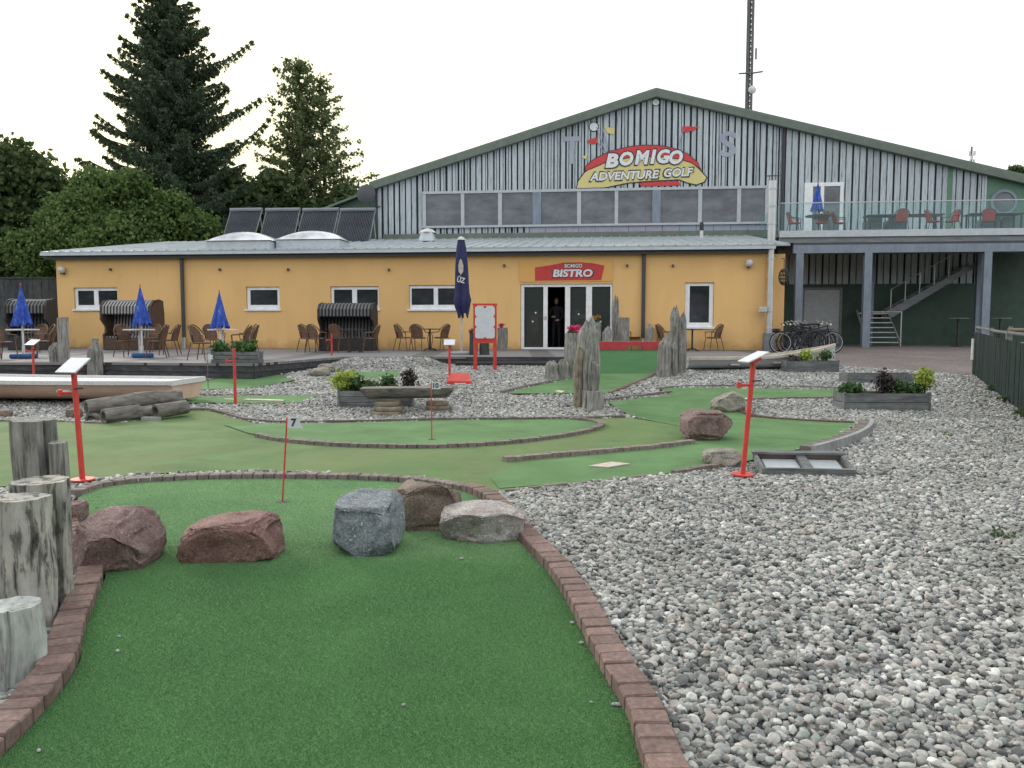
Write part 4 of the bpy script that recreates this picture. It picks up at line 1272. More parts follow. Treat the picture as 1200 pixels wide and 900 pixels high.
poly_on(FH, arch, -.042, .006, 'ink', 'outline', lg, org)
def shrink(pts, k=.9):
    cx = sum(p[0] for p in pts) / len(pts)
    o = []
    for i, p in enumerate(pts):
        a, b = pts[i - 1], pts[(i + 1) % len(pts)]
        d = Vector((b[0] - a[0], b[1] - a[1])).normalized()
        o.append((p[0] - d.y * k, p[1] + d.x * k))
    return o
poly_on(FH, shrink(arch), -.050, .005, 'sign_red', 'red_band', lg, org)
poly_on(FH, [(748, 214.8), (770, 213), (795, 212.2), (798, 217.5), (752, 218.5)], -.024, .006, 'sign_red', 'red_foot', lg, org)
for nm, mt, pts in (('flag', 'sign_red', [(687.5, 165), (699, 161), (701, 168), (692, 169)]), ('flag', 'sign_yellow', [(707, 148), (720.5, 151), (719.6, 158), (712, 156)]),
                    ('flag', 'sign_red', [(800, 148), (819.5, 149), (812, 153.5), (799, 156)]), ('flag', 'sign_yellow', [(681.5, 184), (689, 181), (687, 187)])):
    poly_on(FH, pts, -.028, .006, mt, nm, lg, org)
for a, b in (((700.5, 166), (707, 179)), ((706, 149), (712.5, 177)), ((699, 149), (709.5, 178)), ((799.5, 153), (795, 174)), ((688, 184), (690, 192))):
    pa, pb = FH.uz(*a), FH.uz(*b)
    MB().tube([(pa[0] - ou, -.03, pa[1] - oz), (pb[0] - ou, -.03, pb[1] - oz)], .022, 5).build('flag_pole', 'purple_fade', lg)
for (a, b, r_) in ((695.8, 148.7, .21), (768.5, 120, .165)):
    pa = FH.uz(a, b)
    for rr_, mt, yy in ((r_, 'ink', -.022), (r_ * .84, 'sign_white', -.032)):
        m = MB(); m.lathe([(0, -.004), (rr_, -.004), (rr_, .004), (0, .004)], 20, M=Matrix.Translation((pa[0] - ou, yy, pa[1] - oz)) @ Matrix.Rotation(PI / 2, 4, 'X'), capt=False)
        m.build('golf_ball', mt, lg)
for txt, base, py0, hh, x0, dxs, rot in (('BOMIGO', 754, 185.5, 17, 708, [0, 16.5, 34.5, 49.5, 59.5, 75.5], .035),):
    wd = [15, 16, 17, 7, 15, 16]
    xx = [717, 734, 752.5, 765.5, 777.5, 792]
    yy = [188.5, 186.3, 184.8, 184, 183.6, 184.6]
    for ch, cx, cy, ww in zip(txt, xx, yy, wd):
        letter(FH, lg, org, ch, cx, cy, 1, 'ink', -.060, bold=.05, shear=.18, wpx=ww + 2.6, hpx=hh + 2.4)
        letter(FH, lg, org, ch, cx, cy, 1, 'sign_white', -.068, bold=.045, shear=.18, wpx=ww, hpx=hh - .4)
letter(FH, lg, org, 'ADVENTURE', 731.5, 206.0, 1, 'ink', -.060, bold=.05, shear=.2, wpx=83.5, hpx=12.6, rz=-.022)
letter(FH, lg, org, 'ADVENTURE', 731.5, 206.0, 1, 'sign_white', -.068, bold=.028, shear=.2, wpx=80.5, hpx=9.8, rz=-.022)
letter(FH, lg, org, 'GOLF', 795, 202.4, 1, 'ink', -.060, bold=.05, shear=.2, wpx=37, hpx=12.6, rz=-.02)
letter(FH, lg, org, 'GOLF', 795, 202.4, 1, 'sign_white', -.068, bold=.028, shear=.2, wpx=34, hpx=9.8, rz=-.02)

# lower hall part with the green roof further back, left of the gable
FL = Frame(AT(375, 378, 44), ANG)
lw = thing('rear_hall', 'low building with a green pitched roof behind the solar collectors', 'building', (FL.o.x, FL.o.y, HZ), ANG)
FLz = Frame((FL.o.x, FL.o.y, HZ), ANG)
ua, za = FLz.uz(374, 244); ub, zb3 = FLz.uz(446, 219)
MB().prism([(ua, -.2), (ub + 4, -.2), (ub + 4, zb3 - .05), (ub, zb3 - .05), (ua, za - .25)], .0, 9).build('wall', 'green_wall', lw)
MB().prism([(ua - .5, za - .30), (ub, zb3), (ub + 4, zb3), (ub + 4, zb3 - .12), (ub, zb3 - .12), (ua - .5, za - .42)], -.3, 9.2).build('roof', 'green_roof', lw)

# satellite dish at the hall corner
uu, zz = FH.uz(429, 227, -.5)
sdh = fr_thing('satellite_dish', 'dark grey satellite dish at the left corner of the hall', 'satellite dish', FH, uu, -.5, zz)
m = MB(); m.lathe([(.0, .1), (.16, .085), (.32, .04), (.42, 0)], 20, M=Matrix.Rotation(R(80), 4, 'X'), capt=False); m.build('dish', 'dark_metal', sdh, smooth=True)
MB().tube([(0, .1, 0), (.1, .25, -.5), (.5, .45, -.5)], .03, 6).build('arm', 'dark_metal', sdh)

# four evacuated tube solar collectors standing on the roof
for i, (xt0, xt1, xb0, xb1) in enumerate([(268, 309, 259, 296), (311, 352, 303, 343), (356, 396, 346, 388), (399, 440, 391, 432)]):
    yb_ = 6.6
    c0 = roof_pt(0, 0)
    cF = FB.uz((xb0 + xb1) / 2, 283.5, yb_ - 1.1)
    cT = FB.uz((xt0 + xt1) / 2, 247, yb_)
    wd = FB.u(xb1, yb_ - 1.1) - FB.u(xb0, yb_ - 1.1)
    lab = ['leftmost tilted solar collector on the low roof beside the spruce', 'second tilted solar collector from the left on the low roof', 'third tilted solar collector, behind the right dome skylight', 'tilted solar collector nearest the hall wall'][i]
    t = fr_thing('solar_collector', lab, 'solar collector', FB, cF[0], yb_ - 1.1, cF[1], 'tilted solar collectors on the low roof')
    dx, dy, dz = cT[0] - cF[0], 1.1, cT[1] - cF[1]
    tb = MB()
    nt_ = 20
    for k in range(nt_):
        xx = -wd / 2 + .06 + (wd - .12) * k / (nt_ - 1)
        tb.tube([(xx, 0, .03), (xx + dx, dy, dz)], .026, 6)
    tb.build('tube_array', 'solar_tube', t)['kind'] = 'stuff'
    MB().tube([(-wd / 2 + dx - .02, dy, dz + .04), (wd / 2 + dx + .02, dy, dz + .04)], .085, 8).build('header', 'beam_grey', t)
    for s_ in (-1, 1):
        xx = s_ * wd / 2
        MB().tube([(xx, 0, -.1), (xx + dx, dy, dz)], .022, 6).build('side_rail', 'beam_grey', t)
    MB().add([(-wd / 2, .06, 0), (wd / 2, .06, 0), (wd / 2 + dx, dy + .06, dz), (-wd / 2 + dx, dy + .06, dz), (-wd / 2, .09, 0), (wd / 2, .09, 0), (wd / 2 + dx, dy + .09, dz), (-wd / 2 + dx, dy + .09, dz)],
             [(0, 1, 2, 3), (4, 7, 6, 5), (0, 4, 5, 1), (2, 6, 7, 3), (1, 5, 6, 2), (0, 3, 7, 4)]).build('back_sheet', 'beam_grey', t)
    MB().tube([(wd / 2 + dx - .1, dy, dz), (wd / 2 + dx - .1, dy + .5, -.12)], .025, 6).build('strut', 'galvanised', t)

# ------------------------------------------------------------------ balcony, columns, stairs
YB = -4.1
FU = lambda px: FH.u(px, YB)
zfl = FH.uz(960, 271, YB)[1]
ul, ur = FU(911), FU(1290)
bal = fr_thing('balcony', 'long raised balcony with pale fascia and glass railing on steel columns', 'balcony', FH, ul, 0, 0)
W_ = ur - ul
MB().box(.05, W_, YB + .06, -.02, zfl - .14, zfl - .02).build('floor', 'beam_grey', bal)
MB().box(0, W_, YB - .02, YB + .055, zfl - .21, zfl + .03).build('fascia', 'fascia_pale', bal)
MB().box(0, W_, YB + .06, YB + .12, zfl - .41, zfl - .213).build('edge_board', 'beam_grey', bal)
MB().box(FU(931) - ul - .1, W_, YB - .0, YB + .16, zfl - .80, zfl - .50).build('beam', 'steel_blue', bal)
MB().box(FU(931) - ul - .1, W_, YB + .02, YB + .14, zfl - .497, zfl - .415).build('beam_web', 'dark_metal', bal)
MB().box(FU(931) - ul, W_, -1.2, -.95, zfl - .6, zfl - .143).build('beam', 'beam_grey', bal)
k = 0
x = FU(932) - ul
while x < W_:
    MB().box(x, x + .1, YB + .17, -1.21, zfl - .42, zfl - .143).build('joist', 'dark_metal', bal)
    x += 1.1; k += 1
def hcol(px, off, wpx, parent, zt_):
    c = FH.u(px, off) - ul; w_ = .27
    m = MB()
    m.box(c - w_ / 2, c + w_ / 2, off - .0, off + .02, 0, zt_); m.box(c - .012, c + .012, off + .02, off + .20, 0, zt_); m.box(c - w_ / 2, c + w_ / 2, off + .20, off + .22, 0, zt_)
    m.box(c - .2, c + .2, off - .06, off + .28, -.02, .015)
    bmc = bmesh.new(); me = m.mesh('column', 'steel_blue'); bmc.free()
    return put(me, 'column', parent)
for px in (935.5, 1015.5, 1155): hcol(px, YB - .03, 10, bal, zfl - .805)
for px in (1147, 1019): hcol(px, -1.15, 8, bal, zfl - .605)
zr = FH.uz(1000, 237.5, YB)[1]
npan = 9
pw_ = (W_ - .05) / npan
for i in range(npan):
    a = .03 + i * pw_
    MB().box(a + .008, a + pw_ - .008, YB - .005, YB + .007, zfl + .035, zr).build('glass_panel', 'clear_glass', bal)
MB().box(.02, W_, YB - .02, YB + .022, zr + .002, zr + .035).build('handrail', 'fascia_pale', bal)
MB().box(.0, .012, YB + .02, -.1, zfl + .0, zr).build('glass_panel', 'clear_glass', bal)
# stairs
st = fr_thing('steel_staircase', 'grey steel staircase climbing to the right under the balcony', 'staircase', FH, FH.u(1018, -2.4), 0, 0)
uo = FH.u(1018, -2.4)
sw = FH.u(1056, -2.4) - uo
nst = 7
ztp = FH.uz(1036, 366.5, -1.0)[1]
for i in range(nst):
    z = ztp * (i + 1) / nst
    yy = -2.4 + i * .22
    MB().box(.05, sw - .05, yy, yy + .24, z - .035, z).build('tread', 'galvanised', st)
MB().tube([(.02, -2.46, ztp + .02), (sw - .02, -2.46, ztp + .02)], .022, 6).build('top_bar', 'galvanised', st)
for xx in (0, sw - .04):
    m = MB(); m.add([(xx, -2.45, 0), (xx + .04, -2.45, 0), (xx + .04, -.85, ztp - .05), (xx, -.85, ztp - .05), (xx, -2.45, .2), (xx + .04, -2.45, .2), (xx + .04, -.85, ztp + .12), (xx, -.85, ztp + .12)],
                    [(0, 1, 2, 3), (4, 7, 6, 5), (0, 4, 5, 1), (1, 5, 6, 2), (2, 6, 7, 3), (3, 7, 4, 0)])
    m.build('stringer', 'galvanised', st)
    MB().tube([(xx + .02, -2.46, 0), (xx + .02, -2.46, ztp + .02), (xx + .02, -2.0, ztp + .1)], .022, 6).build('handrail', 'galvanised', st)
MB().box(.30, sw + .1, -.84, -.1, ztp - .08, ztp).build('landing', 'galvanised', st)
e_u, e_z = FH.uz(1146, 309, -.9)
s_u = sw + .1
e_u -= uo
m = MB()
for y_ in (-.92, -.15):
    m = MB(); m.prism([(s_u - .1, ztp - .18), (s_u + .1, ztp - .18), (e_u, e_z - .10), (e_u, e_z + .12), (s_u - .1, ztp + .10)], y_, y_ + .05); m.build('stringer', 'beam_grey', st)
nt2 = 11
for i in range(nt2):
    z = ztp + (e_z - ztp) * (i + .7) / nt2; xx = s_u + (e_u - s_u) * (i + .5) / nt2
    MB().box(xx - .14, xx + .14, -.868, -.152, z - .03, z).build('tread', 'galvanised', st)
for i in range(0, 7):
    xx = s_u + (e_u - s_u) * i / 6; z = ztp + (e_z - ztp) * i / 6
    MB().tube([(xx, -.90, z), (xx, -.90, z + .95)], .018, 6).build('baluster', 'galvanised', st)
MB().tube([(s_u, -.90, ztp + .95), (e_u, -.90, e_z + .95)], .02, 6).build('handrail', 'galvanised', st)

# chimney
uc, zc = FB.uz(901, 395, -.25)
zt2 = FB.uz(901, 212, -.25)[1]
ch = fr_thing('steel_chimney', 'tall shiny steel chimney pipe at the right corner of the yellow wall', 'chimney', FB, uc, -.25, .0)
MB().tube([(0, 0, zc), (0, 0, zt2 - .55)], .10, 14).build('flue', 'galvanised', ch, smooth=True)
MB().tube([(0, 0, zt2 - .55 - 1.6), (0, 0, zt2)], .125, 14).build('upper_flue', 'galvanised', ch, smooth=True)
for i in range(9):
    z = zc + (zt2 - zc) * (i + .5) / 9
    r0 = .118 if z < zt2 - 2.15 else .142
    MB().tube([(0, 0, z), (0, 0, z + .05)], r0, 14).build('band', 'fascia_pale', ch, smooth=True)
MB().box(-.17, .17, -.17, .17, .0, .62).build('base_box', 'beam_grey', ch, bevel=.02)
MB().box(-.36, -.1, -.16, .05, 1.28, 1.46).build('meter_box', 'galvanised', ch, bevel=.02)
m = MB(); 
for a in (-.1, .1): m.tube([(a, 0, zt2 - .02), (a, 0, zt2 + .16)], .012, 5)
m.tube([(-.22, 0, zt2 + .16), (.22, 0, zt2 + .16)], .02, 6); m.build('cap', 'dark_metal', ch)
uu, zz = FB.uz(917, 325, .1)
hb = fr_thing('wire_basket', 'dark round wire basket hanging beside the steel chimney', 'basket', FB, uu, -.1, zz)
m = MB()
for k in range(9):
    a = PI * k / 9
    m.tube([(.17 * math.cos(t) * math.cos(a), .17 * math.cos(t) * math.sin(a), .27 * math.sin(t)) for t in [i * PI / 6 for i in range(12)] + [0]], .011, 4)
for z in (-.18, -.06, .06, .18):
    rr = .17 * math.sqrt(1 - (z / .27) ** 2); m.tube([(rr * math.cos(t), rr * math.sin(t), z) for t in [i * PI / 6 for i in range(13)]], .011, 4)
m.build('cage', 'dark_frame', hb)
MB().tube([(0, 0, .26), (0, 0, .6), (0, .4, .62)], .014, 5).build('bracket', 'dark_metal', hb)

# masts behind the hall
mp_ = AT(872, 378, 62)
ms = thing('radio_mast', 'tall grey lattice radio mast rising behind the hall roof', 'mast', (mp_.x, mp_.y, .6))
k = 62 / FPX
MB().tube([(-.17, 0, 0), (-.17, 0, 30)], .10, 6).build('leg', 'mast_metal', ms)
MB().tube([(.17, 0, 0), (.17, 0, 30)], .10, 6).build('leg', 'mast_metal', ms)
MB().tube([(0, .3, 0), (0, .3, 30)], .12, 6).build('leg', 'mast_metal', ms)
m = MB()
for i in range(75):
    z = i * .4; m.tube([(-.17, 0, z), (.17, 0, z + .2), (-.17, 0, z + .4)], .06, 4); m.tube([(-.17, 0, z), (0, .3, z + .2), (.17, 0, z + .4)], .05, 4)
m.build('lattice', 'mast_metal', ms)['kind'] = 'stuff'
z86 = AT(872, 86, 62).z - .6
MB().tube([(-.85, -.12, z86 - .05), (.3, -.12, z86), (.95, -.12, z86 + .1)], .06, 6).build('cross_arm', 'mast_metal', ms)
m = MB(); m.lathe([(0, .12), (.2, .1), (.3, 0), (.28, -.1), (0, -.12)], 16, M=Matrix.Translation((.17, -.2, AT(872, 106, 62).z - .6)) @ Matrix.Rotation(R(90), 4, 'X')); m.build('drum_antenna', 'dirty_white', ms, smooth=True)
MB().tube([(.42, -.1, z86 + 1.0), (.42, -.1, z86 + 1.8)], .07, 6).build('antenna', 'mast_metal', ms)
MB().tube([(-.3, -.1, 8), (-.3, -.1, 30)], .03, 5).build('cable', 'mast_metal', ms)
ap = AT(1130, 378, 90)
am = thing('phone_antenna', 'small distant phone antenna peeking over the right roof slope', 'antenna', (ap.x, ap.y, .6))
zA = AT(1130, 172, 90).z - .6
MB().tube([(0, 0, 0), (0, 0, zA)], .10, 6).build('pole', 'mast_metal', am)
for i, (dx, dz) in enumerate(((-.25, -.5), (.28, -.45), (-.2, -1.5), (.25, -1.4), (0, -.9))):
    MB().tube([(dx, -.1, zA + dz - .5), (dx, -.1, zA + dz)], .12, 6).build('panel_antenna', 'dirty_white', am)
# ------------------------------------------------------------------ foliage
def quads_mesh(name, P, A, B, mat):
    """one quad per point: centre P, half axes A and B (numpy n x 3)"""
    n = len(P)
    v = np.empty((n, 4, 3)); v[:, 0] = P - A - B; v[:, 1] = P + A - B * .6; v[:, 2] = P + A * .8 + B; v[:, 3] = P - A * .7 + B * .8
    me = bpy.data.meshes.new(name)
    me.vertices.add(4 * n); me.loops.add(4 * n); me.polygons.add(n)
    me.vertices.foreach_set('co', v.ravel())
    me.loops.foreach_set('vertex_index', np.arange(4 * n, dtype=np.int32))
    me.polygons.foreach_set('loop_start', np.arange(0, 4 * n, 4, dtype=np.int32))
    me.update(calc_edges=True)
    me.materials.append(MATS[mat])
    return me
def unit(v): return v / np.maximum(1e-9, np.linalg.norm(v, axis=1))[:, None]
def leaf_cloud(name, lobes, n, size, mat, parent, seed, clump=26, clr=.28, hollow=.55):
    """leaves gathered in clumps near the surface of several lobes (cx,cy,cz,rx,ry,rz)"""
    r = np.random.RandomState(seed)
    L = np.array(lobes, float)
    vol = (L[:, 3] * L[:, 4] * L[:, 5]) ** .67
    nc = max(1, n // clump)
    idx = r.choice(len(L), nc, p=vol / vol.sum())
    d = unit(r.normal(size=(nc, 3)))
    rad = hollow + (1 - hollow) * r.rand(nc) ** .6
    rad *= 1 + .16 * np.sin(d[:, 0] * 7 + idx) * np.cos(d[:, 2] * 6 + idx * 2)
    C = L[idx, :3] + d * L[idx, 3:6] * rad[:, None]
    k = np.repeat(np.arange(nc), clump)
    P = C[k] + r.normal(size=(len(k), 3)) * clr * np.array([1, 1, .7])
    nrm = unit(d[k] * .6 + r.normal(size=P.shape) * .7)
    a = unit(np.cross(nrm, r.normal(size=P.shape)))
    b = np.cross(nrm, a)
    s = size * (.6 + .8 * r.rand(len(P)))[:, None]
    return put(quads_mesh(name, P, a * s * .5, b * s * .5, mat), name, parent)
def limbs(parent, z0, tips, r0, mat='bark', name='trunk'):
    m = MB()
    zt_ = max(t[2] for t in tips) * .85
    m.tube([(0, 0, 0), (.05, 0, zt_ * .35), (-.05, .05, zt_ * .7), (0, 0, zt_)], [r0, r0 * .8, r0 * .5, r0 * .15], 9)
    for i, t in enumerate(tips):
        zs = zt_ * (.25 + .5 * (i / max(1, len(tips))))
        m.tube([(0, 0, zs), (t[0] * .5, t[1] * .5, (zs + t[2]) / 2 - .1), tuple(t)], [r0 * .4, r0 * .25, r0 * .07], 6)
    return m.build(name, mat, parent)
def broadleaf(px, Y, zb_, lobes, n, size, mat, label, seed, cat='tree', name='broadleaf_tree', group=None, clr=.3, r0=.25):
    c = AT(px, 378, Y)
    t = thing(name, label, cat, (c.x, c.y, zb_), 0, group)
    limbs(t, 0, [(l[0], l[1], l[2]) for l in lobes[:7]], r0)
    leaf_cloud('crown', lobes, n, size, mat, t, seed, clr=clr)
    return t
def px_lobes(px0, Y, zb_, L):
    """lobes given by pixel centre and pixel radii -> local metres"""
    c = AT(px0, 378, Y); k = Y / FPX
    o = []
    for (a, b, ra, rb, dy) in L:
        p = AT(a, b, Y)
        o.append((p.x - c.x, dy, p.z - zb_, ra * k, max(ra, rb) * k * .8, rb * k))
    return o
def spruce():
    Y, zb_ = 46.0, .6
    c = AT(207, 378, Y)
    t = thing('spruce_tree', 'very tall dark spruce with drooping branches behind the yellow building', 'tree', (c.x, c.y, zb_))
    H = AT(207, -22, Y).z - zb_
    MB().tube([(0, 0, 0), (.05, 0, H * .5), (0, 0, H)], [.38, .24, .02], 10).build('trunk', 'bark', t)
    r = np.random.RandomState(5)
    P, A, B = [], [], []
    bm_ = MB()
    k = Y / FPX
    nb = 460
    # outline of the crown in the photograph: (height fraction, left reach, right reach) in metres
    def reach(zf, az):
        base = 1.0 + 6.3 * (1 - zf) ** .92
        if zf < .35: base = 4.6 + (.35 - zf) * 2.0
        return base * .98
    special = [(.79, 0.06, 4.6, .22), (.66, 0.10, 4.9, .12), (.55, -.05, 5.6, .28), (.44, .12, 5.2, .25), (.62, PI - .1, 4.4, .02), (.50, PI + .12, 4.4, -.02), (.735, PI, 3.4, .10), (.40, PI + .2, 4.6, 0)]
    for i in range(nb + len(special)):
        if i < nb:
            zf = .06 + .93 * (i / nb) ** .9
            az = i * 2.39996 + r.uniform(-.3, .3)
            L = reach(zf, az) * r.uniform(.42, 1.16)
            tipup = r.uniform(-.05, .22)
        else:
            zf, az, L, tipup = special[i - nb]
            az += 0
        z0 = H * zf
        dx, dy = math.cos(az), math.sin(az)
        npt = max(5, int(L * 4.2))
        ts = np.linspace(.08, 1, npt)
        droop = -.32 * (1 - zf * .6)
        zz = z0 + L * (droop * np.sin(ts * PI * .75) + (tipup + .12) * ts ** 2)
        X = dx * L * ts; Yv = dy * L * ts
        bm_.tube([(0, 0, z0)] + [(X[q], Yv[q], zz[q]) for q in range(0, npt, max(1, npt // 4))] + [(X[-1], Yv[-1], zz[-1])], [.055] + [.04] * len(range(0, npt, max(1, npt // 4))) + [.008], 4, caps=False)
        for q in range(npt):
            f = ts[q]
            side = (.22 + 1.0 * (1 - f)) * min(1, L / 3.2)
            ntw = 12
            for _ in range(ntw):
                s_ = r.uniform(-1, 1) * side
                ox, oy = -dy * s_, dx * s_
                hang = r.uniform(.06, .46) * (1.05 - .45 * f) * (1.0 if L > 1.5 else .5)
                nn = 4
                for h in range(nn):
                    hh = hang * (h + .5) / nn
                    P.append((X[q] + ox + r.normal() * .05, Yv[q] + oy + r.normal() * .05, zz[q] - hh * 1.0 - abs(s_) * .18))
                    sz = .036 + .026 * r.rand()
                    an = r.uniform(0, 2 * PI)
                    A.append((math.cos(an) * sz * .8, math.sin(an) * sz * .8, r.normal() * .02))
                    B.append((r.normal() * .045, r.normal() * .045, -sz * 1.1))
    bm_.build('branches', 'bark', t)
    put(quads_mesh('crown', np.array(P), np.array(A), np.array(B), 'leaf_spruce'), 'crown', t)
    # rising tip
def larch(px, ytop, Y, label, seed, wpx, nb=120, dens=1.0, lean=0, mat='leaf_larch', zlow=.1):
    c = AT(px, 378, Y); zb_ = .6
    t = thing('larch_tree', label, 'tree', (c.x, c.y, zb_), 0)
    H = AT(px, ytop, Y).z - zb_
    W = wpx * Y / FPX / 2
    r = np.random.RandomState(seed)
    MB().tube([(0, 0, 0), (lean * .5, 0, H * .5), (lean, 0, H)], [.2, .12, .015], 8).build('trunk', 'bark', t)
    P, A, B = [], [], []; bm_ = MB()
    for i in range(nb):
        zf = zlow + (.98 - zlow) * i / nb
        az = i * 2.39996 + r.uniform(-.4, .4)
        L = (W * (1 - zf) ** .62 + .25) * r.uniform(.5, 1.05)
        z0 = H * zf; dx, dy = math.cos(az), math.sin(az)
        up = r.uniform(.15, .55)
        npt = max(4, int(L * 4))
        ts = np.linspace(.12, 1, npt)
        X = lean * zf + dx * L * ts; Yv = dy * L * ts; zz = z0 + L * up * ts
        bm_.tube([(lean * zf, 0, z0), (X[-1], Yv[-1], zz[-1])], [.03, .006], 4, caps=False)
        for q in range(npt):
            if r.rand() < .22: continue
            for _ in range(int(9 * dens)):
                P.append((X[q] + r.normal() * .12, Yv[q] + r.normal() * .12, zz[q] + r.normal() * .12 - .10))
                sz = .05 + .05 * r.rand(); a = r.normal(size=3); a /= np.linalg.norm(a); b = np.cross(a, r.normal(size=3)); b /= np.linalg.norm(b)
                A.append(tuple(a * sz)); B.append(tuple(b * sz))
    bm_.build('branches', 'bark', t)
    put(quads_mesh('crown', np.array(P), np.array(A), np.array(B), mat), 'crown', t)
spruce()
larch(356, 64, 52, 'thin open conifer with a pointed top right of the big spruce', 3, 185, 125, 2.2, zlow=.30, mat='leaf_larch')
larch(386, 84, 53.5, 'second thin conifer with upswept bare twigs, close to the hall', 8, 200, 95, 1.4, lean=-.3, zlow=.25, mat='leaf_larch')
broadleaf(318, 50, .6, px_lobes(318, 50, .6, [(318, 235, 26, 32, 0), (345, 248, 24, 26, .5), (372, 255, 26, 20, .5), (400, 240, 24, 24, 1)]), 5200, .26, 'leaf_dark', 'low dark bushy growth between the spruce and the hall', 21, name='bushy_tree')
broadleaf(25, 47, .6, px_lobes(25, 47, .6, [(8, 225, 44, 58, 0), (45, 250, 40, 50, .5), (-30, 240, 50, 60, 0), (85, 245, 30, 36, 1), (20, 300, 60, 40, 0), (70, 300, 50, 45, 1), (10, 185, 22, 26, 0), (45, 205, 24, 20, 0)]), 26000, .25, 'leaf_dark',
          'dark leafy tree filling the left edge above the fence', 22, clr=.34)
broadleaf(-70, 50, .6, px_lobes(-70, 50, .6, [(-60, 230, 70, 80, 0), (-110, 260, 70, 70, 1)]), 6000, .3, 'leaf_dark', 'dark tree crown at the extreme left edge', 27, clr=.36)
broadleaf(120, 41, .6, px_lobes(120, 41, .6, [(118, 240, 38, 28, 0), (176, 262, 42, 26, .5), (88, 264, 36, 30, 0), (218, 264, 28, 20, .8), (58, 300, 32, 26, -.5), (130, 285, 70, 36, 0), (150, 216, 26, 14, .2), (42, 290, 18, 14, -.8), (105, 212, 14, 10, 0), (196, 236, 20, 10, .4)]), 46000, .135, 'leaf_green',
          'rounded bright green bushy tree right behind the left end of the roof', 23, clr=.26, name='bushy_tree')
broadleaf(270, 49, .6, px_lobes(270, 49, .6, [(265, 250, 36, 44, 0), (225, 262, 40, 36, 0), (290, 262, 22, 24, 0)]), 9000, .26, 'leaf_dark', 'dark undergrowth at the foot of the tall spruce', 24, name='bushy_tree')
broadleaf(1192, 95, .6, px_lobes(1192, 95, .6, [(1189, 198, 3.5, 4, 0), (1195, 201, 3, 3, 0), (1190, 206, 4, 4, 0)]), 500, .3, 'leaf_dark', 'tiny treetop showing above the right roof slope', 25, clr=.25)

# rows of trees behind the viewer: what the windows of the place look out on
belt = []
for i in range(14):
    x = -110 + i * 12 + rng.uniform(-2, 2); y = -34 + rng.uniform(-3, 3)
    belt += [(x, y, 5, 6.5, 3, 4.4), (x + 2, y, 3, 5, 3, 3.2)]
tb_ = leaf_cloud('tree_belt', belt, 34000, .75, 'leaf_dark', None, 300, clr=.8)
tag(tb_, 'dark belt of trees across the course, mirrored in the window glass', 'wood', kind='stuff')

# ------------------------------------------------------------------ rocks
def rock(name, label, pxbox, depth, mat, cuts, seed, k=.62, rough=.05, yaw=0, tilt=0, sink=.04, top=None, h=.0, front=None):
    """boulder whose silhouette fills a pixel box; cuts are (normal, distance) planes on a unit body"""
    x0, x1, y0, y1 = pxbox
    pb = GR((x0 + x1) / 2, y1 if front is None else front, h)
    Y = pb.y + depth * .45
    dep = pb.y * 1.0
    kx = (Y * math.cos(PITCH) + (EYE - .2) * math.sin(PITCH)) / FPX
    wd = (x1 - x0) * kx * .95
    top_ = AT((x0 + x1) / 2, y0, Y + depth * .05)
    hgt = top_.z - g(Y) + sink
    cx = AT((x0 + x1) / 2, y1, Y).x
    bm = bmesh.new()
    bmesh.ops.create_icosphere(bm, subdivisions=5, radius=1)
    r = random.Random(seed)
    pl = [(Vector(n_).normalized(), d) for n_, d in cuts]
    for _ in range(9): pl.append((Vector((r.uniform(-1, 1), r.uniform(-1, .3), r.uniform(-.4, 1))).normalized(), r.uniform(.93, 1.08)))
    for v in bm.verts:
        p = v.co.copy()
        q = Vector([math.copysign(abs(c) ** k, c) for c in p])
        for n_, d in pl:
            s_ = q.dot(n_) - d
            if s_ > 0: q -= n_ * s_ * .96
        q += p * (noise.fractal(p * 1.6 + Vector((seed, 0, 0)), .9, 2.1, 5) * rough * 1.6)
        q += p * noise.noise(p * 6 + Vector((0, seed, 0))) * rough * .55 + p * noise.noise(p * 15 + Vector((seed, 0, 0))) * rough * .25
        q -= p * max(0, noise.noise(p * 2.6 + Vector((7, seed, 2))) - .25) * .28
        v.co = q
    mn = Vector([min(v.co[i] for v in bm.verts) for i in range(3)]); mx = Vector([max(v.co[i] for v in bm.verts) for i in range(3)])
    for v in bm.verts:
        c = v.co
        v.co = Vector(((c.x - (mn.x + mx.x) / 2) / (mx.x - mn.x) * wd, (c.y - (mn.y + mx.y) / 2) / (mx.y - mn.y) * depth, (c.z - mn.z) / (mx.z - mn.z) * hgt))
        if tilt: v.co.z += v.co.x * tilt * (v.co.z / hgt) if hgt else 0
    me = bpy.data.meshes.new(name); bm.to_mesh(me); bm.free()
    me.materials.append(MATS[mat])
    me.polygons.foreach_set('use_smooth', [True] * len(me.polygons)); me.set_sharp_from_angle(angle=R(28))
    o = put(me, name, None, (cx, Y, g(Y) - sink), (0, 0, yaw))
    return tag(o, label, 'boulder')
rock('boulder', 'reddish brown angular boulder, leftmost on the front lane beside the stumps', (88, 188, 597, 678), .62, 'rock_red', [((.75, -.1, .62), .72), ((-.6, -.75, .1), .78), ((0, -.5, 1), .80), ((.3, -1, -.2), .80), ((-1, 0, .3), .85)], 3, .6)
rock('boulder', 'long low rusty red boulder on the front lane, right of the angular brown one', (213, 333, 603, 665), .45, 'rock_rust', [((-.35, 0, .9), .74), ((-.12, 0, 1), .78), ((.1, -1, -.15), .80), ((1, -.1, .25), .92), ((-1, 0, .1), .9)], 9, .55, .05)
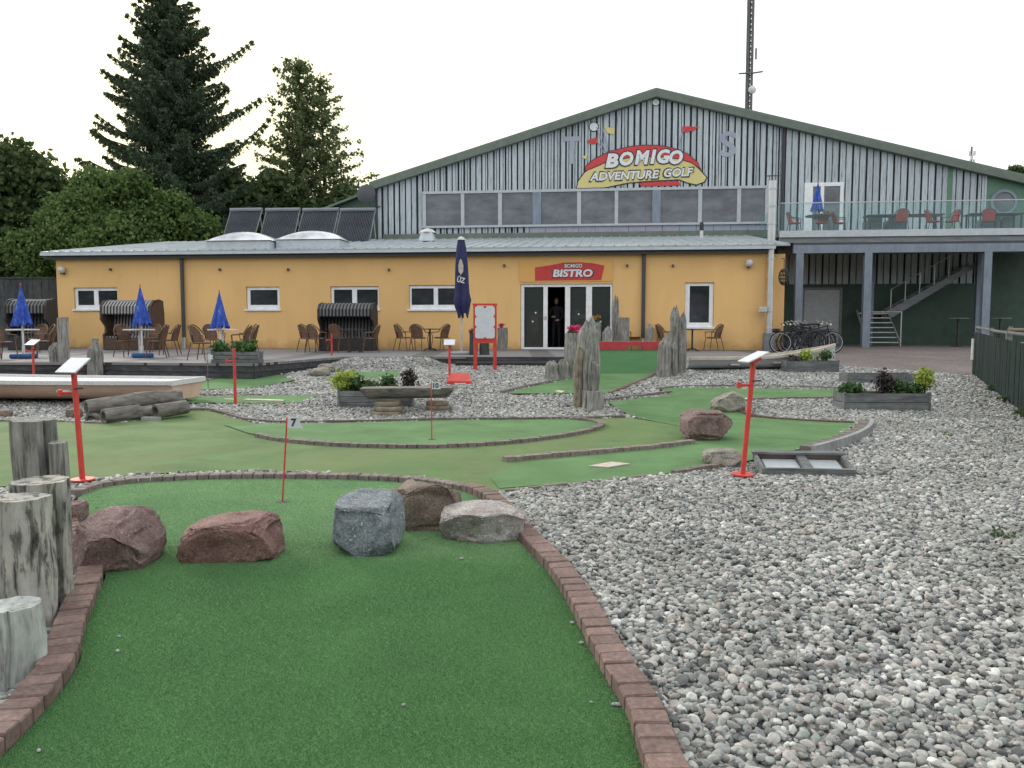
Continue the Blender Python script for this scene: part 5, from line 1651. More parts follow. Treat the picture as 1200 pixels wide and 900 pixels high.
rock('boulder', 'blue grey speckled granite block in the middle of the front lane', (382, 475, 577, 656), .50, 'rock_blue', [((.05, -.2, 1), .78), ((-.1, -1, .15), .78), ((1, -.1, .1), .82), ((-1, -.2, .1), .82), ((.7, 0, -.8), .95), ((-.6, -.4, -.7), .92), ((-.7, -.2, .7), 1.05)], 5, .45, .035)
rock('boulder', 'brown boulder with a hollowed top behind the granite block', (458, 547, 561, 628), .5, 'rock_brown', [((.1, -1, .05), .78), ((-.35, -.1, 1), .80), ((1, 0, .2), .82), ((.3, .3, 1), .62), ((-1, -.3, -.2), .85)], 12, .5, .07, front=626)
rock('boulder', 'pale topped boulder with dark broken faces at the right edge of the front lane', (513, 619, 590, 644), .48, 'rock_pale', [((-.45, -.9, -.25), .60), ((.45, -.85, -.2), .62), ((-.25, -.1, 1), .84), ((.55, 0, .9), .85), ((1, 0, -.1), .88)], 17, .62, .04)
rock('boulder', 'rough reddish granite boulder at the end of the short brick kerb', (796, 855, 480, 518), .62, 'rock_red', [((.1, -1, .1), .8), ((0, 0, 1), .8), ((-.7, 0, .7), .92), ((.9, -.1, -.5), .82), ((.8, 0, .6), 1.0)], 21, .55, .05)
rock('boulder', 'tan pointed boulder just behind the reddish granite one', (833, 872, 459, 484), .45, 'rock_tan', [((-.6, 0, .75), .62), ((0, -1, .2), .8), ((1, 0, .1), .8)], 25, .6, .06)
rock('boulder', 'small speckled grey boulder left of the leaning red post', (821, 870, 526, 548), .42, 'rock_tan', [((0, -1, .3), .8), ((0, 0, 1), .85)], 29, .7, .05)
rock('boulder', 'flat grey stone by the deck corner, left of the pair', (362, 388, 431, 442), .5, 'rock_tan', [((0, 0, 1), .8)], 31, .75, .05)
rock('boulder', 'grey stone by the deck corner, right of the pair and farther back', (372, 400, 426, 437), .5, 'rock_tan', [((0, 0, 1), .8)], 33, .75, .05)
rock('boulder', 'half buried reddish stone between the rear stump and the angular boulder', (72, 100, 588, 620), .3, 'rock_red', [((0, 0, 1), .8)], 35, .7, .05)
rock('boulder', 'flat brown stone at the foot of the peach boat by the left edge', (-6, 14, 480, 490), .3, 'rock_brown', [((0, 0, 1), .7)], 37, .75, .05)
rock('boulder', 'small brown stone half hidden behind the near red post', (78, 96, 479, 490), .25, 'rock_brown', [((0, 0, 1), .7)], 39, .75, .05)

# ------------------------------------------------------------------ weathered posts
def stump(label, px0, px1, pytop, pybot, style='flat', mat='weathered', seed=1, name='driftwood_post', cat='wooden post', lean=0, deep=None, Y=None, z0=None, sink=.06, n=56, group=None, split=0):
    pb = GR((px0 + px1) / 2, pybot) if Y is None else AT((px0 + px1) / 2, pybot, Y)
    kk = (pb.y * math.cos(PITCH) + (EYE - .3) * math.sin(PITCH)) / FPX
    rad = (px1 - px0) * kk / 2
    Yc = pb.y + rad * .9
    zb_ = g(Yc) - sink if z0 is None else z0
    H = AT((px0 + px1) / 2, pytop, Yc - (rad * .6 if style == 'flat' else 0)).z - zb_
    if style == 'flat':  # the far rim of the cut face is the highest visible line
        H = AT((px0 + px1) / 2, pytop, Yc + rad * .8).z - zb_
    cx = AT((px0 + px1) / 2, pybot, Yc).x
    r = random.Random(seed)
    nr = 22
    vs, fs = [], []
    ph = [r.uniform(0, 6.28) for _ in range(8)]
    peaks = [(r.uniform(0, 6.28), r.uniform(.5, 1)) for _ in range(3)]
    for j in range(nr + 1):
        f = j / nr
        for i in range(n):
            t = 2 * PI * i / n
            rr = 1 + .05 * math.sin(2 * t + ph[0]) + .05 * math.sin(3 * t + ph[1] + f * 2) + .03 * math.sin(7 * t + ph[2] + f * 1.5)
            gn = noise.noise(Vector((math.cos(t) * 4.2, math.sin(t) * 4.2, f * H * 1.3 + seed * 7))) + .8 * noise.noise(Vector((math.cos(t) * 13, math.sin(t) * 13, f * H * 1.1 + seed)))
            rr += .10 * gn - .14 * max(0, noise.noise(Vector((math.cos(t) * 9, math.sin(t) * 9, f * H * .9 + seed * 3))) - .12) * 2
            if split and abs(math.sin((t - ph[3]) / 2)) < .05: rr -= .25 * split
            zz = H * f
            if style == 'flat':
                rr *= 1 - .06 * f
                zz += (f ** 6) * H * .006 * math.sin(t + ph[4])
            else:
                cut0 = .80 if style == 'point' else .72
                tp = max(0, (f - cut0) / (1 - cut0))
                wob = .16 * noise.noise(Vector((f * 3.1 + seed, 1.3, seed * 1.7))) 
                rr *= (1 + wob) * (1 - .16 * f)
                rr *= 1 - (.58 if style == 'point' else .35) * tp ** 1.8
                rr -= .22 * max(0, noise.noise(Vector((math.cos(t) * 3.2, math.sin(t) * 3.2, f * 2.2 + seed * 5))) - .05)
                j1 = noise.noise(Vector((math.cos(t) * 1.6, math.sin(t) * 1.6, seed * 2.1)))
                j2 = noise.noise(Vector((math.cos(t) * 5.5, math.sin(t) * 5.5, seed * 3.3)))
                dip = (.10 if style == 'point' else .24) * (.5 - .5 * math.cos(t - peaks[0][0])) + .16 * max(0, j1) + .12 * max(0, j2)
                zz = H * f - H * dip * tp * (.6 if style == 'point' else 1)
            x = math.cos(t) * rr * rad + lean * f * H + .05 * rad * math.sin(f * 5 + ph[5])
            vs.append((x, math.sin(t) * rr * rad, zz))
    for j in range(nr):
        for i in range(n):
            a, b = j * n + i, j * n + (i + 1) % n
            fs.append((a, b, b + n, a + n))
    # top cap in rings towards the middle so the cut face can be uneven
    base = nr * n
    last = [base + i for i in range(n)]
    cxm = sum(vs[i][0] for i in last) / n; cym = sum(vs[i][1] for i in last) / n; czm = sum(vs[i][2] for i in last) / n
    for q, fr in enumerate((.72, .4, .12)):
        new = []
        for i in range(n):
            v = vs[base + i]
            dz = (.03 if style == 'flat' else .3) * rad * noise.noise(Vector((v[0] * 20 * fr, v[1] * 20 * fr, seed)))
            new.append(len(vs)); vs.append((cxm + (v[0] - cxm) * fr, cym + (v[1] - cym) * fr, czm + (v[2] - czm) * fr ** 1.5 + dz - (.012 if style == 'flat' else 0) * (1 - fr)))
        for i in range(n): fs.append((last[i], last[(i + 1) % n], new[(i + 1) % n], new[i]))
        last = new
    fs.append(tuple(last)); fs.append(tuple(reversed(range(n))))
    m = MB(); m.add(vs, fs)
    o = put(m.mesh(name, mat, smooth=True), name, None, (cx, Yc, zb_))
    tag(o, label, cat, group)
    return o
stump('front stump of the left cluster with a bleached white cut top, lowest of them', -12, 51, 700, 806, 'flat', 'bleached', 2, name='wooden_stump', cat='stump', sink=.03)
stump('thick flaking grey stump just behind the white topped one', -2, 64, 577, 745, 'flat', 'peeled', 3, name='wooden_stump', cat='stump', split=.5)
stump('pale flaking stump close to the brick kerb, right of the thick one', 21, 85, 558, 722, 'flat', 'peeled', 4, name='wooden_stump', cat='stump')
stump('darker grey stump standing tallest at the back of the left cluster', 19, 71, 489, 640, 'flat', 'weathered', 5, name='wooden_stump', cat='stump', split=1)
stump('narrow grey stump peeking out behind the left cluster on its right', 62, 83, 517, 640, 'flat', 'weathered', 6, name='wooden_stump', cat='stump')
stump('tall leaning driftwood post in front of the red bridge, topmost of the centre group', 675, 702, 370, 478, 'point', 'weathered', 7, Y=None, lean=.0)
stump('slim pale driftwood post at the left of the centre group', 671, 684, 404, 479, 'point', 'log_pale', 8, lean=.02)
stump('stout jagged driftwood post right of the tall leaning one', 682, 703, 408, 480, 'jag', 'weathered', 9)
stump('short squat cut stump with a flat face at the foot of the centre group', 682, 707, 457, 482, 'flat', 'weathered', 10, name='wooden_stump', cat='stump')
stump('jagged driftwood post between the steps and the centre group', 662, 676, 398, 444, 'jag', 'weathered', 11)
stump('low broken driftwood piece left of the centre group', 652, 668, 420, 445, 'jag', 'weathered', 12)
stump('pointed little driftwood stub nearest the steps', 639, 655, 422, 446, 'point', 'weathered', 13)
stump('straight post carrying the pink flowers beside the door', 662, 680, 390, 440, 'flat', 'weathered', 14, sink=.02)
stump('tallest pointed driftwood post right of the bridge lane', 783, 797, 357, 438, 'point', 'weathered', 15)
stump('second pointed driftwood post at the right of the bridge lane', 793, 804, 364, 438, 'point', 'weathered', 16)
stump('broad jagged driftwood post against the bridge lane edge', 770, 787, 388, 443, 'jag', 'weathered', 17)
stump('middle driftwood post of the group right of the bridge', 779, 794, 396, 441, 'jag', 'weathered', 18)
DKZ = DZ
def dstump(label, a, b, t_, bt, style, seed, mat='weathered', **k):
    p = ONZ((a + b) / 2, bt, DKZ)
    return stump(label, a, b, t_, bt, style, mat, seed, Y=p.y, z0=DKZ + .002, sink=0, **k)
dstump('tall rounded driftwood post left of the glass door', 590, 599, 342, 409, 'point', 20)
dstump('shorter cut post with a small plant on top left of the door', 583, 595, 384, 411, 'flat', 21)
dstump('tall spiky driftwood post at the right jamb of the door', 716, 727, 341, 410, 'point', 22)
dstump('low driftwood post in front of the right door pane', 695, 705, 375, 410, 'point', 23)
dstump('low broad driftwood stub between two taller ones right of the door', 705, 717, 382, 411, 'jag', 24)
dstump('straight cut post right of the spiky one at the door', 725, 737, 372, 411, 'flat', 25)
dstump('small rounded driftwood post at the foot of the downpipe', 756, 766, 379, 411, 'point', 26)
dstump('dark cut barrel post behind the left leg of the red framed board', 550, 560, 390, 416, 'flat', 27, mat='board_z')
dstump('dark cut barrel post behind the right leg of the red framed board', 562, 573, 391, 416, 'flat', 28, mat='board_z')
stump('tall flat topped grey post at the left end of the yellow wall', 70, 83, 372, 441, 'flat', 'weathered', 30)
stump('rounded pointed driftwood post left of the tall flat topped one', 59, 72, 401, 441, 'point', 'weathered', 31)
stump('jagged topped driftwood post before the left terrace furniture', 104, 121, 398, 443, 'jag', 'weathered', 32)
stump('small dome shaped pale stub beside the far left score post', 46, 59, 429, 441, 'point', 'bleached', 33)
stump('tiny dark bump of wood on the jagged post', 108, 116, 396, 400, 'point', 'weathered', 34, Y=18.9, z0=1.12, sink=0)

# ------------------------------------------------------------------ boats
def boat(label, stern, bow, beam, zk, zs, hullmat, rimmat, flip=1, bowrise=.25, name='rowing_boat', transom=.75, inmat=None, cover=None):
    """stern and bow are ground points; zk keel clearance, zs sheer height over the ground at midship"""
    s_, b_ = Vector(stern), Vector(bow)
    L = (Vector((b_.x, b_.y, 0)) - Vector((s_.x, s_.y, 0))).length
    ang = math.atan2(b_.y - s_.y, b_.x - s_.x)
    t = thing(name, label, 'boat', (s_.x, s_.y, s_.z), ang)
    ns, nc = 22, 7
    def sec(f):
        w_ = beam / 2 * (transom + (1 - transom) * math.sin(min(1, f / .45) * PI / 2)) if f < .45 else beam / 2 * max(.012, (1 - ((f - .45) / .55) ** 2.3))
        z_s = zs + bowrise * (max(0, f - .3) / .7) ** 2
        z_k = zk + (zs * .55) * max(0, (f - .86) / .14) ** 2
        return w_, z_s, z_k
    m = MB(); vs, fs = [], []
    for i in range(ns + 1):
        f = i / ns; w_, a, b = sec(f)
        for j in range(-nc, nc + 1):
            q = abs(j) / nc
            yy = math.copysign(w_ * (q ** .32 * .92 + .08 * q), j)
            zz = b + (a - b) * q ** 2.0
            vs.append((f * L, yy, zz))
    n_ = 2 * nc + 1
    for i in range(ns):
        for j in range(n_ - 1):
            a = i * n_ + j; fs.append((a, a + 1, a + n_ + 1, a + n_))
    # inner skin
    o_ = len(vs)
    for i in range(ns + 1):
        f = i / ns; w_, a, b = sec(f); w2 = max(.006, w_ - .035)
        for j in range(-nc, nc + 1):
            q = abs(j) / nc
            vs.append((min(L - .03, max(.03, f * L)), math.copysign(w2 * (q ** .32 * .92 + .08 * q), j), b + .05 + (a - b - .05) * q ** 2.0))
    for i in range(ns):
        for j in range(n_ - 1):
            a = o_ + i * n_ + j; fs.append((a, a + n_, a + n_ + 1, a + 1))
    fs.append(tuple(range(n_))); fs.append(tuple(o_ + k for k in reversed(range(n_))))
    for i in range(ns):
        for j in (0, n_ - 1):
            a, b, c, d = i * n_ + j, (i + 1) * n_ + j, o_ + (i + 1) * n_ + j, o_ + i * n_ + j
            fs.append((a, b, c, d))
    fs.append((0, n_ - 1, o_ + n_ - 1, o_))
    m.add(vs, fs)
    me = bpy.data.meshes.new('hull'); me.from_pydata(m.v, [], m.f); me.materials.append(MATS[hullmat])
    me.polygons.foreach_set('use_smooth', [True] * len(me.polygons)); me.set_sharp_from_angle(angle=R(50))
    hull = put(me, 'hull', t)
    for s2 in (-1, 1):
        m = MB(); pts = []
        for i in range(ns + 1):
            w_, a, b = sec(i / ns); pts.append((i / ns * L, s2 * (w_ + .005), a + .005))
        vv, ff = [], []
        for (x, y, z) in pts:
            for dy, dz in ((-.045, -.035), (.03, -.04), (.035, .03), (-.05, .035)): vv.append((x, y + dy * s2, z + dz))
        for i in range(len(pts) - 1):
            for k in range(4): ff.append((i * 4 + k, i * 4 + (k + 1) % 4, (i + 1) * 4 + (k + 1) % 4, (i + 1) * 4 + k))
        ff += [(0, 1, 2, 3), tuple(len(pts) * 4 - 4 + k for k in (3, 2, 1, 0))]
        m.add(vv, ff).build('gunwale', rimmat, t)
    w_, a, b = sec(0)
    MB().box(-.03, .035, -w_ - .02, w_ + .02, a - .05, a + .04).build('transom_cap', rimmat, t)
    for f in (.28, .55):
        w_, a, b = sec(f)
        MB().box(f * L - .12, f * L + .12, -w_ + .04, w_ - .04, a - .17, a - .13).build('thwart', inmat or rimmat, t)
    if cover:
        m = MB(); vv, ff = [], []
        for i in range(ns + 1):
            w_, a, b = sec(i / ns); vv += [(i / ns * L, -w_ + .04, a - .01), (i / ns * L, w_ - .04, a - .01)]
        m.add(vv, [(2 * i, 2 * i + 1, 2 * i + 3, 2 * i + 2) for i in range(ns)]).build('deck_cover', cover, t)
    MB().tube([(.1, 0, zk), (L * .85, 0, zk - .02)], .035, 6).build('keel', hullmat, t)
    return t
st_ = GR(221, 478); 
Yb = st_.y + .35
pS = AT(221, 470, Yb + .25); pB = AT(-190, 470, Yb + .9)
boat('long peach coloured boat with white roped gunwale lying at the left edge', (pS.x, pS.y, g(Yb)), (pB.x, pB.y, g(Yb)), 1.5, .10, AT(120, 444, Yb).z - g(Yb) - .05, 'hull_peach', 'rope', bowrise=.1, transom=.8, cover='rope')
pS = AT(800, 420, 20.4); pB = AT(979, 405, 20.9)
zz_s = AT(800, 421, 20.0).z - g(20.4)
zz_b = AT(975, 402.5, 20.9).z - g(20.9)
gb = boat('grey hulled boat with cream wooden rim raised on the right in front of the bicycles', (pS.x, pS.y, g(20.4)), (pB.x, pB.y, g(20.4) + .03), 1.35, .02, zz_s, 'hull_grey', 'cream_wood', bowrise=zz_b - zz_s - .02, transom=.78, inmat='cream_wood')

gb.rotation_euler = (R(-2), 0, gb.rotation_euler.z)
# ------------------------------------------------------------------ log pile by the peach boat
def log(label, a, b, r_, seed, hollow=True, mat='log_bark', name='log', cat='log', group=None, n=20):
    a, b = Vector(a), Vector(b)
    L = (b - a).length; M = (b - a).to_track_quat('X', 'Z').to_matrix().to_4x4()
    rr = random.Random(seed); vs, fs = [], []
    ns = max(3, int(L / .12))
    for i in range(ns + 1):
        for k in range(n):
            t = 2 * PI * k / n
            q = r_ * (1 + .06 * math.sin(3 * t + seed) + .08 * noise.noise(Vector((i * .35, math.cos(t) * 2, math.sin(t) * 2 + seed * 4))))
            vs.append((L * i / ns, math.cos(t) * q, math.sin(t) * q))
    for i in range(ns):
        for k in range(n): fs.append((i * n + k, i * n + (k + 1) % n, (i + 1) * n + (k + 1) % n, (i + 1) * n + k))
    o_ = len(vs)
    for (i, xo, ind) in ((0, 0, .07), (ns, L, -.05)):
        base = [i * n + k for k in range(n)]
        ring = []
        for k in range(n):
            v = vs[base[k]]; ring.append(len(vs)); vs.append((xo, v[1] * .68, v[2] * .68))
        ring2 = []
        for k in range(n):
            v = vs[base[k]]; ring2.append(len(vs)); vs.append((xo + (ind if hollow else 0), v[1] * .6, v[2] * .6))
        for A_, B_ in ((base, ring), (ring, ring2)):
            for k in range(n):
                q = (A_[k], A_[(k + 1) % n], B_[(k + 1) % n], B_[k])
                fs.append(q if i else tuple(reversed(q)))
        fs.append(tuple(ring2) if i else tuple(reversed(ring2)))
    m = MB(); m.add(vs, fs)
    o = put(m.mesh(name, mat, smooth=True), name, None, a, M.to_euler())
    return tag(o, label, cat, group)
def lg_(pxa, pya, pxb, pyb, Ya, Yb_): return AT(pxa, pya, Ya), AT(pxb, pyb, Yb_)
for lab, (pa, pb), rad, sd_ in (
    ('long top log of the pile beside the peach boat', lg_(101, 478, 160, 469, 12.75, 13.3), .13, 1),
    ('top log at the right half of the pile, end to end with the long one', lg_(156, 469, 212, 464.5, 13.25, 13.75), .125, 2),
    ('short hollow log lying lowest and nearest in the pile', lg_(121, 488.5, 163, 483, 12.25, 12.7), .115, 3),
    ('short hollow log at the right end of the pile on the turf edge', lg_(182, 482.5, 218, 477, 12.7, 13.15), .115, 4),
    ('dark log end tucked under the left of the pile', lg_(107, 492, 120, 487, 12.6, 13.2), .10, 5),
    ('dark log hidden under the middle of the pile', lg_(164, 484, 190, 480, 13.0, 13.3), .11, 6)):
    log(lab, pa, pb, rad, sd_)
p = AT(177, 486, 12.6)
single(MB().box(-.14, .14, -.05, .05, 0, .07), 'small_block', 'concrete', 'small pale greenish block wedged between the logs', 'block', loc=(p.x, p.y, g(12.6) - .005))

# ------------------------------------------------------------------ half log bench
pL, pR_ = GR(450, 487), GR(512, 484)
bt = thing('log_bench', 'half log bench resting on stacks of round slices beside the gravel', 'bench', (pL.x, pL.y + .2, g(pL.y)))
a = AT(424, 459, pL.y + .22); b = AT(531, 458, pL.y + .35)
L = (b - a).length
m = MB(); vs, fs = [], []
nsg = 14
for i in range(nsg + 1):
    f = i / nsg; e = min(1, min(f, 1 - f) * 9 + .45)
    w_ = .22 * (1 + .05 * math.sin(f * 9)); 
    for k in range(9):
        t = PI * k / 8
        vs.append((a.x + (b.x - a.x) * f, a.y + (b.y - a.y) * f + math.cos(t) * w_ * (.8 + .2 * e), a.z + .07 + (b.z - a.z) * f - math.sin(t) * .19 * e))
for i in range(nsg):
    for k in range(8): fs.append((i * 9 + k, i * 9 + k + 1, (i + 1) * 9 + k + 1, (i + 1) * 9 + k))
    fs.append((i * 9, (i + 1) * 9, (i + 1) * 9 + 8, i * 9 + 8))
fs += [tuple(range(9)), tuple(reversed(range(nsg * 9, nsg * 9 + 9)))]
m.add(vs, fs).build('seat', 'log_bark', bt, world=True, smooth=True)
for px, py, rr in ((452, 487, .26), (511, 484, .23)):
    q = GR(px, py); zt_ = AT(px, 470, q.y + .25).z
    hh = (zt_ - g(q.y) + .03) / 3
    for k in range(3):
        m = MB(); r_ = rr * (1.08, .98, .86)[k]
        m.lathe([(r_ * .95, 0), (r_, hh * .3), (r_, hh * .7), (r_ * .95, hh - .006)], 18, M=Matrix.Translation((q.x + (-.02, .02, 0)[k], q.y + .25, g(q.y) - .02 + hh * k)))
        m.build('round_slice', 'log_pale', bt, world=True, smooth=True)
# ------------------------------------------------------------------ chairs and tables
def make_chair(back='rattan', legs='rattan', name='rattan_chair'):
    """round backed terrace armchair, front towards -y"""
    t = thing(name, 'chair', 'chair')
    # seat
    m = MB(); m.lathe([(.05, .40), (.21, .40), (.235, .42), (.21, .445), (.05, .44)], 18); m.build('seat', back, t, smooth=True)
    # back: curved shell widening upwards then rounded
    vs, fs = [], []
    nu, nv = 12, 9
    for j in range(nv + 1):
        q = j / nv; z = .43 + .42 * q
        hw = R(62) * math.sqrt(max(0.02, 1 - (max(0, q - .25) / .76) ** 2.4))
        rad = .225 + .05 * q
        for i in range(nu + 1):
            a = -hw + 2 * hw * i / nu
            vs.append((math.sin(a) * rad, math.cos(a) * rad + .06 * q, z))
    nb_ = len(vs)
    for (x, y, z) in list(vs): vs.append((x * .93, y - .018, z))
    for j in range(nv):
        for i in range(nu):
            a = j * (nu + 1) + i
            fs.append((a, a + 1, a + nu + 2, a + nu + 1)); fs.append((nb_ + a, nb_ + a + nu + 1, nb_ + a + nu + 2, nb_ + a + 1))
    m = MB(); m.add(vs, fs); m.build('backrest', back, t, smooth=True)
    # bent rim that runs over the back and down into the arms
    rim = []
    for k in range(17):
        a = PI * k / 16
        rim.append((math.cos(a) * .275, .10 + .20 * math.sin(a) * .75, .62 + .245 * math.sin(a)))
    rim = [(.26, -.19, .60)] + rim + [(-.26, -.19, .60)]
    MB().tube(rim, .016, 6).build('arm_rail', legs, t, smooth=True)
    for sx in (-1, 1):
        MB().tube([(sx * .26, -.19, .60), (sx * .235, -.17, .42), (sx * .25, -.23, .0)], .014, 6).build('leg', legs, t)
        MB().tube([(sx * .19, .17, .44), (sx * .22, .27, .0)], .014, 6).build('leg', legs, t)
    return t
def make_table(top='galvanised', leg='dark_frame', r_=.40, h=.74, name='round_table'):
    t = thing(name, 'table', 'table')
    m = MB(); m.lathe([(.02, h - .03), (r_, h - .03), (r_, h), (.02, h)], 24); m.build('tabletop', top, t)
    MB().tube([(0, 0, .03), (0, 0, h - .031)], .03, 8).build('column', leg, t)
    for k in range(4):
        a = PI / 4 + k * PI / 2
        MB().tube([(0, 0, .10), (math.cos(a) * .27, math.sin(a) * .27, .015)], .018, 6).build('leg', leg, t)
    return t
GRP = 'rattan armchairs on the terrace'
chair0 = make_chair()
first = [True]
def chair(px, pyfoot, face, label, z=DZ, src=None, group=GRP, Y=None):
    """face: compass in degrees of the chair front, 0 = towards the viewer, 90 = to the right"""
    p = ONZ(px, pyfoot, z) if Y is None else AT(px, pyfoot, Y)
    loc = (p.x, p.y, z + .003)
    if src is None and first[0]:
        first[0] = False; o = chair0; o.location = loc; o.rotation_euler = (0, 0, R(face))
    elif src is not None and not src.get('used_'):
        src['used_'] = 1; o = src; o.location = loc; o.rotation_euler = (0, 0, R(face))
    else:
        o = copy_tree(src or chair0, loc, R(face))
        if 'used_' in o: del o['used_']
    o['label'] = label; o['group'] = group
    return o
chair(3, 421, 75, 'rattan chair cut off by the left edge of the photo, facing right')
chair(53, 419, -50, 'brown rattan chair just right of the leftmost blue parasol')
chair(44, 414, -20, 'rattan chair half hidden behind the one right of the leftmost parasol')
chair(149, 418, 60, 'rattan chair in front of the leftmost wall beach chair, left of its table')
chair(184, 419, -75, 'dark rattan chair right of the second blue parasol, nearest the viewer')
chair(199, 416, -80, 'light rattan chair farthest right of the second blue parasol')
chair(178, 412, -20, 'rattan chair behind the dark one at the second blue parasol')
chair(237, 422, 80, 'rattan chair with its back to the left, left of the third blue parasol')
chair(251, 415, 55, 'rattan chair behind the one left of the third blue parasol')
chair(281, 420, -70, 'rattan chair behind the terrace planter, right of the third parasol')
chair(291, 415, -60, 'rattan chair partly hidden behind the one over the terrace planter')
chair(361, 412, 70, 'leftmost rattan chair at the dark beach chair under the window')
chair(371, 413, 60, 'second rattan chair, overlapping the leftmost at the dark beach chair')
chair(397, 413, 150, 'rattan chair with its back to the viewer behind the red post')
chair(434, 413, -80, 'rattan chair at the right side of the dark beach chair')
chair(473, 411, 75, 'rattan chair left of the small table near the navy parasol, in profile')
chair(491, 411.5, 160, 'rattan chair seen from behind at the small table near the navy parasol')
chair(517, 411, -120, 'rattan chair right of the small table near the navy parasol')
chair(742, 410, 30, 'rattan chair behind the red beam, left of the downpipe')
chair(779, 410.5, 60, 'rattan chair mostly hidden behind the pointed driftwood posts')
chair(836, 411, -80, 'rattan chair under the tall narrow window, facing left')
tb0 = make_table('dirty_white', 'dirty_white')
def table(px, py, label, src, first_=False, z=DZ, scale=None, group='small terrace tables'):
    p = ONZ(px, py, z)
    o = src if first_ else copy_tree(src, (p.x, p.y, z + .003), 0)
    o.location = (p.x, p.y, z + .003)
    o['label'] = label; o['group'] = group
    if scale: o.scale = scale
    return o
table(28, 418, 'pale round table under the leftmost blue parasol', tb0, True)
table(164, 418, 'pale round table under the second blue parasol', tb0)
table(262, 418, 'pale round table under the third blue parasol, behind the planter', tb0)
tb1 = make_table('dark_frame', 'dark_frame', .36, .72)
table(416, 413, 'small dark table before the dark beach chair', tb1, True)
table(504, 411, 'small dark table between the chairs near the navy parasol', tb1)
table(811, 411.5, 'small dark table under the tall narrow window', tb1)

# ------------------------------------------------------------------ parasols
def make_parasol(h=1.92, canopy=1.02, mat='cloth_blue', r_=.19, basem='base_blue', pole='dirty_white', name='closed_parasol'):
    t = thing(name, 'parasol', 'parasol')
    MB().tube([(0, 0, .05), (0, 0, h - .08)], .024, 8).build('pole', pole, t)
    vs, fs = [], []; n = 64; rows = 14
    for j in range(rows + 1):
        f = j / rows
        z = h - canopy * f
        rr = .015 + r_ * f ** .95
        for i in range(n):
            a = 2 * PI * i / n
            q = rr * (1 + .26 * f * math.cos(8 * a + 1.2 * f) + .10 * f * math.sin(3 * a + 2 * f))
            vs.append((q * math.cos(a), q * math.sin(a), z - (.05 * math.cos(8 * a) * f ** 3)))
    for j in range(rows):
        for i in range(n): fs.append((j * n + i, (j + 1) * n + i, (j + 1) * n + (i + 1) % n, j * n + (i + 1) % n))
    m = MB(); m.add(vs, fs); m.add([(0, 0, h + .03)], []); m.f += [((i + 1) % n, i, len(vs)) [::-1] for i in range(n)]; m.m += [0] * n
    m.build('canopy', mat, t, smooth=True)
    MB().tube([(0, 0, h + .02), (0, 0, h + .09)], [.02, .01], 8).build('finial', 'sign_red' if mat == 'cloth_blue' else pole, t)
    m = MB(); m.box(-.26, .26, -.22, .22, .0, .12); m.build('base', basem, t, bevel=.03)
    MB().tube([(0, 0, .12), (0, 0, .32)], .038, 8).build('socket', pole, t)
    return t
pz = make_parasol()
PG_ = 'closed blue parasols'
for i, (px, py, top, lab) in enumerate([(28, 420, 332.5, 'leftmost closed blue parasol, before the dark board fence'), (167, 419, 334, 'closed blue parasol before the brown striped beach chair'), (259, 419, 340.5, 'closed blue parasol with red tip standing free against the yellow wall')]):
    p = ONZ(px, py, DZ)
    o = pz if i == 0 else copy_tree(pz)
    o.location = (p.x, p.y, DZ + .003); o.rotation_euler = (0, 0, i * .5)
    hh = AT(px, top, p.y).z - DZ
    o.scale = (1, 1, hh / 1.99)
    tag(o, lab, 'parasol', PG_)
# tall navy parasol
p = ONZ(541, 415, DZ)
kx = p.y / FPX
t = thing('navy_parasol', 'tall closed navy parasol with pale emblem and lettering by the wall', 'parasol', (p.x, p.y, DZ + .003))
ht = AT(541, 281, p.y).z - DZ
MB().tube([(0, 0, .02), (0, 0, ht)], .035, 8).build('pole', 'cream_wood', t)
prof = [(281, 3.6), (290, 5.2), (305, 6.3), (320, 7.0), (332, 7.2), (345, 8.0), (352, 9.2), (360, 7.6), (367, 5.4)]
vs, fs = [], []; n = 48
for j, (py, rp) in enumerate(prof):
    z = AT(541, py, p.y).z - DZ
    f = j / (len(prof) - 1)
    for i in range(n):
        a = 2 * PI * i / n
        q = rp * kx * (1 + (.05 + .16 * f) * math.cos(6 * a + f * 1.6) + .05 * math.sin(13 * a + 3 * f))
        vs.append((q * math.cos(a) + .03 * f, q * math.sin(a), z + (-.16 * max(0, math.cos(3 * a + .5)) if j == len(prof) - 1 else 0)))
for j in range(len(prof) - 1):
    for i in range(n): fs.append((j * n + i, (j + 1) * n + i, (j + 1) * n + (i + 1) % n, j * n + (i + 1) % n))
fs.append(tuple(range(n)))
MB().add(vs, fs).build('canopy', 'cloth_navy', t, smooth=True)
MB().lathe([(.02, ht), (.12, ht - .01), (.10, ht + .05), (.02, ht + .09)], 10).build('cap', 'dirty_white', t)
MB().tube([(.05, -.04, 1.05), (.05, -.04, 1.25)], .03, 6).build('crank', 'black_gloss', t)
MB().lathe([(.32, 0), (.34, .03), (.30, .07), (.05, .09)], 16).build('base', 'concrete', t)
zz = AT(541, 314, p.y).z - DZ
mm_ = MB(); mm_.prism([(0, -.22), (.07, -.12), (.075, .06), (.03, .2), (0, .25), (-.04, .18), (-.07, .05), (-.06, -.12)], -.010, .0, M=Matrix.Translation((.0, -.215, zz)))
mm_.build('emblem', 'cream_wood', t)
me = text_mesh('ÜZ', .21, 'dirty_white', .006, 0)
put(me, 'lettering', t, (.0, -.228, AT(541, 329, p.y).z - DZ - .0), (0, R(12), 0), (.8, 1, 1))

